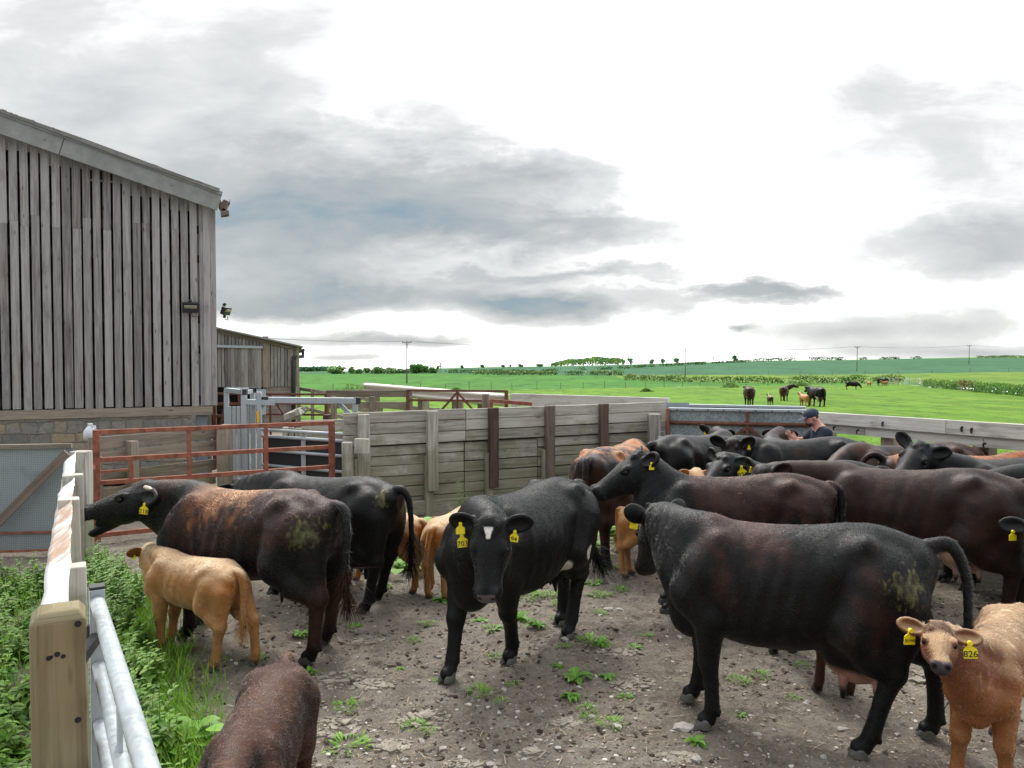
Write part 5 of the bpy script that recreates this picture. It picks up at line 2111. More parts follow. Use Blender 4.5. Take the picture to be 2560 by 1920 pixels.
    if horn:
        m = MB()
        o_ = H(-.02, .075, .03)
        dr = Hm @ np.array([-.75, .55, -.28])
        m.tube([Vector(o_ * sv), Vector((o_ + dr * .05) * sv), Vector((o_ + dr * .10 + Hm @ np.array([.0, .01, -.02])) * sv), Vector((o_ + dr * .125 + Hm @ np.array([.01, .01, -.03])) * sv)], [.022, .019, .014, .004], 10)
        ob = m.build('horn', M['horn'])
        ob.parent = root
    # hair tufts: tail switch and poll
    tipp = tp_[-1]
    dirt = tp_[-1] - tp_[-4]
    dirt = dirt / np.linalg.norm(dirt)
    if switch:
        n_ = 260 if detail else 60
        ti = rng.integers(nt_ - 6, nt_, n_)
        rp = np.array([tp_[i_] for i_ in ti]) + rng.normal(0, .012 * q, (n_, 3))
        fl = np.tile(np.array([dirt[0] * .25, dirt[1] * .25, -1.0]), (n_, 1)) + rng.normal(0, .10, (n_, 3))
        nn_ = rng.normal(0, 1, (n_, 3))
        nn_ /= np.linalg.norm(nn_, axis=1)[:, None]
        cidx = np.argmin(np.linalg.norm(P - tipp, axis=1))
        cb_ = np.repeat(col[cidx][None] * .8, n_, 0) * rng.uniform(.6, 1.3, (n_, 1))
        V, T, cc = hair_cards(rp, nn_, cb_, fl, .26 * q, .006 * q, rng, .06, .06)
        mesh_np('tail_switch', V * sv, T, M['coat_hair'], root, False, cc)
    if hairs:
        hairs = int(hairs)
        wgt = A / A.sum()
        fi = rng.choice(len(Q), hairs, p=wgt)
        u_ = rng.random((hairs, 2))
        q4 = Q[fi]
        rp = (P[q4[:, 0]] * (1 - u_[:, :1]) + P[q4[:, 1]] * u_[:, :1]) * (1 - u_[:, 1:]) + (P[q4[:, 3]] * (1 - u_[:, :1]) + P[q4[:, 2]] * u_[:, :1]) * u_[:, 1:]
        rn = N[q4[:, 0]]
        hh_ = (rp - pl) @ Hm / hs
        legw = ss(rp[:, 2] / q, .66, .46)[:, None]
        hw2 = (ss(hh_[:, 0], -.08, .06) * (np.linalg.norm(hh_[:, 1:], axis=1) < .32))[:, None]
        fl = np.array([-.85, 0, -.60])[None] * (1 - legw) + np.array([-.12, 0, -1.0])[None] * legw
        fl = fl * (1 - hw2) + (-Hm[:, 0] - .25 * Hm[:, 2])[None] * hw2
        # tufts: neighbouring hairs share a direction
        cell = np.stack([vnoise(rp * 26 / q, 3), vnoise(rp * 26 / q, 4), vnoise(rp * 26 / q, 5)], 1)
        fl = fl + .38 * np.stack([vnoise(rp * 5 / q, 6), vnoise(rp * 5 / q, 7), vnoise(rp * 5 / q, 8)], 1) + tuft * cell
        keep = ~(hh_[:, 0] > .43) & (rp[:, 2] > .085 * q)
        for (o_, E3) in earfr:
            le = (rp - o_) @ E3
            keep &= ~((le[:, 0] > el * .18) & (le[:, 0] < el * 1.3) & (np.abs(le[:, 1]) < el * .45) & (np.abs(le[:, 2]) < el * .35))
        ln = np.where(hw2[:, 0] > .5, .45, 1.0) * hairlen * np.clip(.45 + .9 * (rp[:, 2] / q - .25), .35, 1.0) * rng.uniform(.65, 1.3, hairs) * (1 + .5 * vnoise(rp * 12 / q, 11))
        cl_ = np.clip(col[q4[:, 0]] * (1.0 + rng.normal(0, hvar if kind == 'cow' else min(hvar, .1), (hairs, 1)) + (.25 if kind == 'cow' else .14) * cell[:, :1]), .002, 1)
        rp, rn, fl, ln, cl_ = rp[keep], rn[keep], fl[keep], ln[keep][:, None], cl_[keep]
        fl = fl - rn * np.sum(fl * rn, 1)[:, None]
        fl = fl / np.maximum(np.linalg.norm(fl, axis=1), 1e-6)[:, None]
        fl = fl + rng.normal(0, .16, fl.shape)
        m_ = len(rp)
        pts = np.stack([rp - rn * .002, rp + fl * ln * .5 + rn * ln * .17, rp + fl * ln + rn * ln * (.20 + .25 * tuft * np.abs(cell[keep][:, 1:2]))], 1) * sv
        cu = bpy.data.hair_curves.new('coat_hair')
        cu.add_curves([3] * m_)
        cu.position_data.foreach_set('vector', np.ascontiguousarray(pts, dtype=np.float32).ravel())
        ra = cu.attributes.new('radius', 'FLOAT', 'POINT')
        ra.data.foreach_set('value', np.tile(np.array([1.0, .8, .15], np.float32) * hairw * s, m_))
        ca = cu.attributes.new('Col', 'FLOAT_COLOR', 'POINT')
        c4 = np.ones((m_, 3, 4), np.float32)
        c4[:, :, :3] = cl_[:, None, :]
        ca.data.foreach_set('color', c4.ravel())
        cu.materials.append(M['fur' if kind == 'cow' else 'fur_soft'])
        ho = bpy.data.objects.new('coat_hair', cu)
        C.objects.link(ho)
        ho.parent = root
    # ear tags
    cl = Rz.T @ (np.array([0, 0, CAMH]) - base) / s
    for tg in tags:
        side, txt, along, lat, yaw, tilt, size = (list(tg) + [None] * 7)[:7]
        along = .55 if along is None else along
        lat = 0 if lat is None else lat
        size = size or 1.0
        o_, E3 = earfr[0 if side == 'l' else 1]
        dn_ = E3[:, 1] if E3[2, 1] < 0 else -E3[:, 1]
        pt = o_ + E3 @ np.array([el * along, 0, el * .05]) + dn_ * el * lat
        n_ = Rz @ (E3[:, 2]) if yaw is None else np.array([math.cos(R(yaw)), math.sin(R(yaw)), 0])
        n_ = n_ / np.linalg.norm(n_)
        # local axes: -y is the face of the tag
        z_ = np.array([0, 0, 1.0])
        if abs(n_[2]) > .9:
            z_ = Rz @ Hm[:, 0] * -1
        z_ = z_ - n_ * (n_ @ z_)
        z_ /= np.linalg.norm(z_)
        x_ = np.cross(-n_, z_)
        if tilt:
            c_, s_ = math.cos(R(tilt)), math.sin(R(tilt))
            z_, x_ = z_ * c_ + x_ * s_, x_ * c_ - z_ * s_
        Mw = Matrix(((x_[0], -n_[0], z_[0]), (x_[1], -n_[1], z_[1]), (x_[2], -n_[2], z_[2]))).to_4x4()
        Ml = Matrix.Rotation(-a, 4, 'Z') @ Mw
        Ml.translation = Vector((pt + Rz.T @ n_ * .012) * sv)
        tw, thh = .062 * size, .078 * size
        ob = bpy.data.objects.new('ear_tag', tag_mesh(tw, thh))
        C.objects.link(ob)
        ob.parent = root
        ob.matrix_local = Ml
        if txt:
            if len(txt) <= 4:
                me = text_mesh(txt, .043 * size)
            else:
                me = text_mesh(txt, .021 * size)
            me.materials.clear()
            me.materials.append(M['ink'])
            nb_ = bpy.data.objects.new('tag_number', me)
            C.objects.link(nb_)
            nb_.parent = ob
            nb_.location = (0, -.0034, -thh * .78)
            nb_.rotation_euler = (R(90), 0, 0)
    return root


def ramp3(t_, a, b):
    t_ = np.clip(t_, 0, 1)[:, None]
    return np.array(a)[None] * (1 - t_) + np.array(b)[None] * t_


def ss(x, a, b):
    t_ = np.clip((x - a) / (b - a), 0, 1)
    return t_ * t_ * (3 - 2 * t_)


BLK, BRN, RED, ORG = (.0034, .0031, .0036), (.022, .0095, .0062), (.040, .015, .008), (.20, .068, .020)


def black_coat(brown=.3, back=None, dung=None, white=None, legs_brown=0.0, base=BLK, brn=BRN, star=False, reddish=None, pink=None):
    def fn(P, hl, n1, n2, N):
        x, y, z = P[:, 0], P[:, 1], P[:, 2]
        col = ramp3(ss(n1 + .35 * n2, .42 - brown, .95 - brown), base, brn)
        head = ss(hl[:, 0], -.25, -.02)
        col = col * (1 - .55 * head[:, None]) + np.array(base)[None] * .55 * head[:, None]
        if legs_brown:
            lw = ss(z, .62, .45) * legs_brown
            col = col * (1 - lw[:, None]) + np.array(RED)[None] * lw[:, None]
            bl = ss(z, .20, .08)
            col = col * (1 - bl[:, None]) + np.array(BLK)[None] * bl[:, None]
        if reddish:
            x0, x1, zz, c_ = reddish
            w_ = ss(x + .1 * n1, x0 - .1, x0 + .1) * ss(x + .1 * n1, x1 + .1, x1 - .1) * ss(z + .25 * n1 + .2 * n2, zz - .12, zz + .12) * .9
            col = col * (1 - w_[:, None]) + np.array(c_)[None] * w_[:, None] * (1 + .5 * n2[:, None])
        if back:
            x0, x1, zz, c_ = back[:4]
            w_ = ss(x, x0 - .12, x0 + .05) * ss(x, x1 + .12, x1 - .05) * ss(z + .22 * n1 + .14 * n2 + .10 * vnoise(P * np.array([34., 34, 6]), 9), zz - .07, zz + .09)
            col = col * (1 - w_[:, None]) + np.array(c_)[None] * w_[:, None] * (1 + .35 * n2[:, None])
        if dung:
            x0, z0_, rx_, rz_ = dung
            d_ = np.sqrt(((x - x0) / rx_)**2 + ((z - z0_) / rz_)**2)
            f_ = fbm(P * np.array([1, 1, .6]), 34, 4, 77, .65)
            w_ = ss(1.0 - d_ + .8 * f_ + .5 * n2, .15, .55) * .8
            col = col * (1 - w_[:, None]) + ramp3(f_ * 1.3 + .4, (.024, .023, .009), (.15, .138, .058)) * w_[:, None]
        if white:
            for (wx, wy, wz, rx_, rz_, c_) in white:
                sg_ = 1 if wy is None else None
                d_ = np.sqrt(((x - wx) / rx_)**2 + ((z - wz) / rz_)**2) + .35 * n2
                w_ = ss(d_, 1.05, .85)
                if wy:
                    w_ = w_ * (np.sign(y) == np.sign(wy))
                col = col * (1 - w_[:, None]) + np.array(c_)[None] * w_[:, None]
        if pink:
            c_, lo_, hi_ = pink
            d_ = np.sqrt(((x + .42) / .24)**2 + (y / .2)**2)
            w_ = ss(d_, 1.1, .8) * ss(z, hi_ + .03, hi_ - .03) * ss(z, lo_ - .04, lo_ + .02) * ss(n1, -.6, -.1)
            col = col * (1 - w_[:, None]) + np.array(c_)[None] * w_[:, None]
        if star:
            d_ = np.maximum(np.abs(hl[:, 1] - .0) / .021 + np.clip(hl[:, 0] - .075, -.05, .1) * 10, np.abs(hl[:, 0] - .075) / .036)
            w_ = ss(d_ + .3 * n2, 1.15, .9) * (hl[:, 2] > -.02)
            col = col * (1 - w_[:, None]) + np.array((.72, .69, .64))[None] * w_[:, None]
        # bare muzzle
        mz_ = ss(hl[:, 0], .462, .478) * (np.abs(hl[:, 1]) < .062) * ss(hl[:, 2], -.105, -.085)
        col = col * (1 - mz_[:, None]) + np.array((.105, .085, .088))[None] * mz_[:, None]
        no = np.minimum(np.linalg.norm((hl - np.array([.497, .048, -.035])) / np.array([.03, .017, .022]), axis=1), np.linalg.norm((hl - np.array([.497, -.048, -.035])) / np.array([.03, .017, .022]), axis=1))
        nw = ss(no, 1.1, .8)
        return col * (1 - nw[:, None] * .9) * (1 + .30 * n1 + .45 * n2)[:, None]
    return fn


def calf_coat(base=(.29, .108, .027), dark=(.20, .064, .016), pale=(.35, .175, .066), belly=(.52, .36, .20), muzzle_dark=True, topdark=0.25, nose=(.035, .028, .03)):
    def fn(P, hl, n1, n2, N):
        z = P[:, 2]
        col = ramp3(ss(z + .1 * n1, .55, 1.15), pale, base)
        w_ = ss(z + .12 * n1, 1.0, 1.32) * topdark * 1.6
        col = col * (1 - w_[:, None]) + np.array(dark)[None] * w_[:, None]
        ch = ss(N[:, 2], -.15, -.75) * ss(z, .35, .5)
        col = col * (1 - .6 * ch[:, None]) + np.array(belly)[None] * .6 * ch[:, None]
        hw_ = ss(hl[:, 0], -.05, .02)
        fr = hw_ * ss(hl[:, 0], .16, .06) * ss(hl[:, 2], -.03, .03)
        col = col * (1 - .85 * fr[:, None]) + np.array(dark)[None] * .5 * .85 * fr[:, None]
        for sd_ in (-1, 1):
            d_ = np.linalg.norm((hl - np.array([.165, sd_ * .105, -.012])) / np.array([.06, .05, .05]), axis=1)
            ew = ss(d_, 1.1, .5) * .75
            col = col * (1 - ew[:, None]) + np.array((.06, .028, .02))[None] * ew[:, None]
        mz_ = ss(hl[:, 0], .425, .45) * ss(hl[:, 2], -.10, -.08)
        col = col * (1 - mz_[:, None]) + np.array(nose)[None] * mz_[:, None]
        lip = ss(hl[:, 0], .38, .42) * ss(hl[:, 2], -.085, -.10)
        col = col * (1 - lip[:, None]) + np.array((.05, .035, .035))[None] * lip[:, None]
        no = np.minimum(np.linalg.norm((hl - np.array([.485, .046, -.035])) / np.array([.03, .017, .022]), axis=1), np.linalg.norm((hl - np.array([.485, -.046, -.035])) / np.array([.03, .017, .022]), axis=1))
        col = col * (1 - ss(no, 1.1, .8)[:, None] * .85)
        hf = ss(z, .085, .06)
        col = col * (1 - .5 * hf[:, None])
        return col * (1 + .13 * n1 + .16 * n2)[:, None]
    return fn
# ------------------------------------------------------------------ the herd in the yard
YG = 'cattle crowded in the yard'
CG = 'young calves in the yard'


def fb(pxm, Y):
    return W(*pxm, Y)


# bellowing cow with tag 218
animal('cow', 'bellowing brown-black cow with rusty orange back, pale horn and yellow tag 218', 'cow', 'cow', (-2.18, 6.42), 157, .99, hsc=1.08,
       poll=W(366, 1226, 6.70), muzz=W(226, 1262, 6.62), roll=0, legs={'hl': (-.05, .05), 'hr': (.10, -.05), 'fl': (-.05, 0), 'fr': (.12, 0)},
       tail=[(-.84, 0, 1.215), (-.94, .02, 1.19), (-.99, .05, 1.02), (-1.0, .08, .75), (-1.0, .06, .50)],
       coat=black_coat(.45, back=(-.10, .46, 1.11, (.125, .043, .016)), dung=(-.74, 1.02, .14, .15), legs_brown=.6, brn=(.024, .0105, .0075), reddish=(-.9, .55, .8, (.024, .0098, .007))),
       tags=[('l', '218', .55, .25, -85, 8, 1.15)], horn=True, mouth=1, ears=((.55, .30), (.3, .1)), vox=.0085, udder=.85, seed=3, hairs=110000, hairlen=0.03, tuft=0.8, hairw=0.0011, group=YG)
# black cow behind it
animal('cow', 'glossy black cow with big dark udder facing the red gate', 'cow', 'cow', (-1.80, 7.58), 153, .94,
       poll=W(600, 1213, 8.6), muzz=W(560, 1255, 9.0), legs={'hl': (.10, .03), 'hr': (.22, -.03)},
       tail=[(-.84, 0, 1.215), (-.93, 0, 1.22), (-.99, -.02, 1.10), (-1.0, -.04, .8), (-.98, -.06, .48)],
       coat=black_coat(.05, dung=(-.79, 1.13, .06, .10)), tags=[('l', '', .6, 0, -95, -10, 1.1)], vox=.009, udder=1.25, seed=4, hairs=45000, hairlen=0.017, tuft=0.2, hairw=0.0011, belly=.03, group=YG)
# cow 703
animal('cow', 'black cow with white forehead star and yellow tag 703, looking at the camera', 'cow', 'cow', (.11, 6.24), 236, 1.02, hsc=.95,
       poll=W(1226, 1312, 5.33), muzz=W(1214, 1492, 5.12), roll=0, legs={'fl': (-.36, -.12), 'fr': (.17, .02), 'hl': (.26, 0), 'hr': (.0, .08)},
       tail=[(-.84, 0, 1.215), (-.93, 0, 1.19), (-.97, .0, 1.0), (-.98, .05, .72), (-1.02, .14, .52)],
       coat=black_coat(.22, star=True, white=[(-.20, 1, .62, .10, .10, (.62, .58, .50)), (-.48, 1, .73, .10, .06, (.55, .50, .42))]),
       tags=[('r', '', .66, .02, -80, 0, 1.0), ('r', '703', .56, .42, -86, -6, 1.2), ('l', '94', .40, .20, -92, 8, 1.0)], ears=((.0, .02), (.0, -.05)), vox=.008, udder=.9, seed=5, hairs=65000, hairlen=0.017, tuft=0.15, hairw=0.0011, belly=.04, group=YG, hoofm='hoof')
# big cow in front
animal('cow', 'big black cow in front with dung on its rump and head turned away', 'cow', 'cow', (1.80, 4.88), 157, 1.02, sx=.885,
       poll=W(1640, 1286, 5.85), muzz=W(1592, 1440, 6.2), roll=0, legs={'hl': (.24, .06), 'hr': (-.20, -.06), 'fl': (-.08, .04), 'fr': (.10, 0)},
       tail=[(-.84, 0, 1.215), (-.97, 0, 1.235), (-1.06, .0, 1.06), (-1.07, .03, .78), (-1.05, .05, .45)],
       coat=black_coat(.22, dung=(-.68, 1.03, .17, .13), brn=(.026, .012, .0085), reddish=(-.05, .62, 1.18, (.024, .010, .0075)), pink=((.36, .19, .14), .36, .455)),
       tags=[('l', '', .5, .15, -100, 10, 1.0), ('r', '', .42, .05, -85, 62, 1.35)], ears=((.1, -.15), (-.05, -.42)), vox=.008, udder=1.32, seed=6, hairs=120000, hairlen=0.022, tuft=0.5, hairw=0.0011, belly=.02, group=YG, hoofm='hoof')
# brown backed cow behind (K)
animal('cow', 'black cow with shaggy dark red back, resting its head over the rump of cow 703', 'cow', 'cow', (2.12, 7.22), 172, .99, hsc=1.10,
       poll=W(1598, 1150, 7.45), muzz=W(1490, 1212, 7.42), coat=black_coat(.12, back=(-.85, .42, .92, (.021, .0078, .0052)), brn=(.03, .012, .008)),
       tail=[(-.84, 0, 1.215), (-.93, 0, 1.16), (-.95, .0, .95), (-.93, .0, .75), (-.93, 0, .5)],
       tags=[('l', '', .62, .15, -80, 0, .8), ('r', '', .5, .1, -90, 0, .6)], ears=((.50, -.12), (.40, -.22)), vox=.0095, seed=7, hairs=90000, hairlen=0.036, tuft=1.1, hairw=0.0011, belly=.03, group=YG)
# brown cow right (L)
animal('cow', 'dark brown cow with pale pink udder, standing behind the big black cow', 'cow', 'cow', (3.78, 7.22), 153, 1.04,
       poll=W(1908, 1183, 7.62), muzz=W(1850, 1275, 7.45), coat=black_coat(.85, brn=(.024, .0115, .0082), legs_brown=.7, pink=((.55, .36, .27), .40, .62), reddish=(-1, .6, .2, (.022, .0105, .0078))),
       tail=[(-.84, 0, 1.215), (-.94, .02, 1.17), (-.98, .03, 1.0), (-.97, .03, .75), (-.96, 0, .5)], legs={'hl': (.02, 0), 'hr': (-.12, 0)},
       tags=[('r', '', .5, .0, -80, 0, .7)], ears=((.5, -.2), (.45, -.25)), vox=.010, udder=1.1, seed=8, hairs=45000, hairlen=0.017, tuft=0.2, hairw=0.0011, group=YG)
# cow at the right edge
animal('cow', 'black cow mostly out of the picture, one tagged ear showing', 'cow', 'cow', (5.18, 6.0), 180, 1.0, poll=W(2612, 1318, 5.95), muzz=W(2620, 1470, 5.55),
       coat=black_coat(.3), tags=[('r', '', .6, .2, -85, 0, 1.0)], vox=.012, seed=9, hairs=12000, hairlen=0.016, tuft=0.2, hairw=0.0011, group=YG)
# brown cow by the wall (N)
animal('cow', 'orange-brown cow with its rump towards the timber wall bay', 'cow', 'cow', (1.28, 9.42), 62, 1.02, poll=(1.72, 10.65, 1.10), muzz=(1.60, 11.05, .85),
       coat=black_coat(.8, brn=(.028, .012, .008), back=(-.70, .6, 1.22, (.24, .082, .024)), legs_brown=.3), vox=.012, seed=10, hairs=30000, hairlen=0.024, tuft=0.4, hairw=0.0011, group=YG)
# black cow towards the gate (P)
animal('cow', 'black cow walking away towards the sheeted metal gate', 'cow', 'cow', (2.58, 10.85), 38, 1.02, poll=W(1792, 1080, 11.9), muzz=W(1835, 1110, 12.4),
       coat=black_coat(.35), tags=[('l', '', .5, 0, -95, 0, 1.1)], ears=((.0, -.5), (.0, -.1)), vox=.012, seed=11, hairs=10000, hairlen=0.017, tuft=0.2, hairw=0.0011, group=YG)
# black cow facing us (Q)
animal('cow', 'black cow facing the camera with raised ears, body in front of the person', 'cow', 'cow', (3.80, 10.15), 184, 1.03, poll=W(1832, 1112, 9.75), muzz=W(1826, 1205, 9.45),
       coat=black_coat(.45, dung=(-.8, 1.1, .05, .08)), ears=((.0, -.75), (.0, -.75)), tags=[('l', '', .5, .2, -90, 0, .6)], vox=.012, seed=12, hairs=10000, hairlen=0.017, tuft=0.2, hairw=0.0011, group=YG,
       tail=[(-.84, 0, 1.215), (-.92, 0, 1.15), (-.94, .0, .95), (-.93, .0, .75), (-.93, 0, .5)])
# cow with tag 826 (S)
animal('cow', 'black cow with a large yellow 826 tag on its ear', 'cow', 'cow', (3.12, 8.25), 178, .98, poll=W(1812, 1150, 8.25), muzz=W(1768, 1196, 8.0),
       coat=black_coat(.4), tags=[('l', '826', .45, .2, -92, -8, 1.6)], ears=((.2, .1), (.5, -.4)), vox=.011, seed=13, hairs=12000, hairlen=0.017, tuft=0.2, hairw=0.0011, group=YG)
# cow at the metal gate, head up by the person
animal('cow', 'dark cow at the metal gate, its poll just beyond the hand of the person', 'cow', 'cow', (4.02, 11.35), 90, .93, poll=W(1950, 1078, 12.35), muzz=W(1950, 1120, 12.75),
       coat=black_coat(.5), vox=.013, seed=14, ears=((.0, .3), (.0, .3)), group=YG)
animal('cow', 'brown-backed cow standing between two black cows near the fence', 'cow', 'cow', (4.98, 9.62), 180, 1.02, poll=(3.75, 9.25, .95), muzz=(3.55, 9.0, .7),
       coat=black_coat(.6, brn=(.04, .017, .011)), vox=.013, seed=15, hairs=14000, hairlen=0.017, tuft=0.2, hairw=0.0011, group=YG)
animal('cow', 'cow with an orange spine stripe and its tail lifted in an arc', 'cow', 'cow', (5.18, 8.9), 356, .99, tail=[(-.84, 0, 1.215), (-.95, .0, 1.28), (-1.05, .03, 1.22), (-1.10, .05, 1.05), (-1.09, .05, .75)],
       coat=black_coat(.7, brn=(.04, .017, .011), back=(-.75, .8, 1.20, (.22, .07, .022)), dung=(-.8, 1.1, .08, .07)), vox=.012, seed=16, hairs=14000, hairlen=0.017, tuft=0.2, hairw=0.0011, group=YG)
animal('cow', 'black cow with twisted head and one ear pricked, near the two-rail fence', 'cow', 'cow', (5.32, 8.08), 187, 1.04, poll=W(2300, 1123, 7.9), muzz=W(2252, 1182, 7.65), roll=-18,
       coat=black_coat(.4, brn=(.035, .015, .010)), ears=((.6, -.1), (.3, -.4)), vox=.0115, hsc=.95, seed=17, hairs=10000, hairlen=0.017, tuft=0.2, hairw=0.0011, group=YG)
animal('cow', 'smooth black cow with lowered neck at the right edge', 'cow', 'cow', (5.62, 7.42), 180, 1.03, poll=(4.42, 7.5, 1.12), muzz=(4.12, 7.45, .85),
       coat=black_coat(.1), vox=.012, seed=18, hairs=7000, hairlen=0.017, tuft=0.2, hairw=0.0011, group=YG)

# calves
animal('calf', 'orange calf standing beside the bellowing cow, seen from behind', 'calf', 'calf', (-2.52, 6.08), 149, 1.03, poll=W(374, 1372, 6.72), muzz=W(352, 1432, 7.05),
       legs={'hl': (.06, .02), 'hr': (-.10, -.04), 'fl': (-.02, 0), 'fr': (.06, 0)}, coat=calf_coat(), tags=[('l', '', .55, 0, 250, 0, .75), ('r', '', .55, 0, -20, 0, .7)], ears=((.1, .15), (.1, .05)),
       tail=[(-.47, 0, .725), (-.52, 0, .70), (-.545, 0, .60), (-.54, 0, .42), (-.535, 0, .34)], vox=.006, seed=21, hairs=110000, hairlen=0.026, tuft=0.6, hairw=0.0009, group=CG, hoofm='hoof')
animal('calf', 'dark brown calf close to the camera, only its back and rump showing', 'calf', 'calf', (-1.14, 3.44), 274, 1.08, poll=(-1.0, 2.58, .78), muzz=(-.94, 2.35, .60),
       coat=calf_coat((.019, .0085, .0058), (.013, .0065, .005), (.045, .015, .007), (.08, .03, .014), topdark=.5), vox=.006, hvar=.10, seed=22, hairs=130000, hairlen=0.026, tuft=0.5, hairw=0.0008, group=CG,
       tail=[(-.47, 0, .725), (-.53, 0, .73), (-.56, 0, .64), (-.55, 0, .45), (-.55, 0, .36)])
animal('calf', 'pale orange calf with tag 826 looking at the camera at the right edge', 'calf', 'calf', (2.83, 4.42), 226, 1.10, hsc=.92, poll=W(2347, 1578, 3.86), muzz=W(2354, 1668, 3.58),
       coat=calf_coat((.165, .052, .015), (.10, .032, .013), (.25, .10, .034), (.42, .28, .15), topdark=.4), tags=[('r', '501945', .62, .12, -80, 4, 1.0), ('l', '826', .58, .14, -100, -4, 1.05)],
       ears=((-.05, .08), (-.05, -.18)), vox=.0055, seed=23, hairs=130000, hairlen=0.034, tuft=0.9, hairw=0.0009, group=CG, legs={'fl': (0, .03), 'fr': (.02, -.02)})
animal('calf', 'orange calf half hidden behind the black cow with the big udder', 'calf', 'calf', (-1.36, 8.0), 156, 1.0, coat=calf_coat(),
       legs={'hl': (-.03, 0), 'hr': (-.12, 0)}, vox=.0075, seed=24, hairs=36000, hairlen=0.02, tuft=0.3, hairw=0.0011, group=CG)
animal('calf', 'orange calf walking away towards the timber wall', 'calf', 'calf', (-.62, 7.95), 72, 1.0, poll=W(1120, 1298, 8.5), muzz=W(1150, 1330, 8.85),
       coat=calf_coat((.36, .12, .025)), tags=[('l', '', .5, 0, -90, 60, .8)], vox=.007, seed=25, hairs=40000, hairlen=0.02, tuft=0.3, hairw=0.0011, group=CG,
       tail=[(-.47, 0, .725), (-.52, .01, .70), (-.54, .03, .58), (-.53, .06, .42), (-.53, .05, .30)])
animal('calf', 'dark brown calf behind the big black cow, only its legs showing', 'calf', 'calf', (2.24, 5.80), 96, 1.0, coat=calf_coat((.05, .02, .012), (.04, .017, .012), (.06, .023, .014), (.08, .035, .02)),
       legs={'hl': (.05, .0), 'hr': (-.05, 0)}, vox=.009, seed=26, hairs=16000, hairlen=0.02, tuft=0.3, hairw=0.0011, group=CG)
animal('calf', 'orange calf hidden behind two cows, only one foreleg showing', 'calf', 'calf', (1.62, 8.22), 330, 1.0, coat=calf_coat(), vox=.01, seed=27, hairs=10000, hairlen=0.02, tuft=0.3, hairw=0.0011, group=CG)
animal('calf', 'orange calf with two yellow tags, only its poll and ears above the cows', 'calf', 'calf', (2.26, 8.78), 88, 1.15, poll=W(1740, 1180, 9.4), muzz=W(1741, 1215, 9.7),
       coat=calf_coat((.38, .12, .025)), tags=[('l', '', .5, 0, -90, 10, .9), ('r', '', .5, 0, -90, -10, .9)], vox=.01, seed=28, hairs=12000, hairlen=0.02, tuft=0.3, hairw=0.0011, group=CG)

# ------------------------------------------------------------------ cattle out in the pasture
FG = 'cattle grazing out in the pasture'


def field(name, label, kind, px, d, hdg, s=1.0, coat=None, **kw):
    p = ground_at(px, d)
    return animal(name, label, name, kind, (p.x, p.y), hdg, s, coat=coat, vox=.026 if kind == 'cow' else .02, z0=p.z - .01, detail=False, seed=int(px), group=FG, **kw)


field('cow', 'dark brown cow seen from behind above the metal gate', 'cow', 1873, 57, 80, 1.08, black_coat(.6, brn=(.06, .022, .012), legs_brown=.3), belly=.08)
field('calf', 'small dark brown calf alone in the pasture', 'calf', 1926, 57, 84, .95, calf_coat((.045, .022, .015), (.04, .02, .013), (.05, .025, .016)))
p_ = ground_at(1962, 69)
field('cow', 'brown cow turning its black head to the right in the pasture', 'cow', 1961, 69, 62, 1.0, black_coat(.8, brn=(.07, .027, .014), legs_brown=1), poll=(p_.x + 1.0, p_.y + .6, p_.z + 1.45), muzz=(p_.x + 1.5, p_.y + .3, p_.z + 1.25))
field('calf', 'orange calf seen from behind beside a dark cow in the pasture', 'calf', 2011, 56, 95, 1.08, calf_coat((.45, .19, .06)))
field('calf', 'orange calf tucked against the flank of the dark pasture cow', 'calf', 2016, 58.5, 20, 1.05, calf_coat((.45, .17, .05)))
field('cow', 'dark pasture cow with a pale udder seen from behind', 'cow', 2042, 56, 97, 1.08, black_coat(.5, white=[(-.45, None, .55, .25, .14, (.6, .45, .33))]), udder=1.3, belly=.08)
p_ = ground_at(2133, 122)
field('cow', 'black cow grazing head down near the far hurdle', 'cow', 2130, 122, 335, 1.0, black_coat(0), poll=(p_.x + 1.0, p_.y - .4, p_.z + .75), muzz=(p_.x + 1.25, p_.y - .5, p_.z + .25))
field('cow', 'black cow standing in front of the far hedge', 'cow', 2205, 146, 10, 1.0, black_coat(0))
field('calf', 'orange calf beside the black cow at the far hedge', 'calf', 2211, 143, 190, 1.1, calf_coat((.45, .17, .05)))
field('calf', 'reddish calf standing alone by the far hurdle', 'calf', 2173, 140, 95, 1.1, calf_coat((.35, .12, .04)))
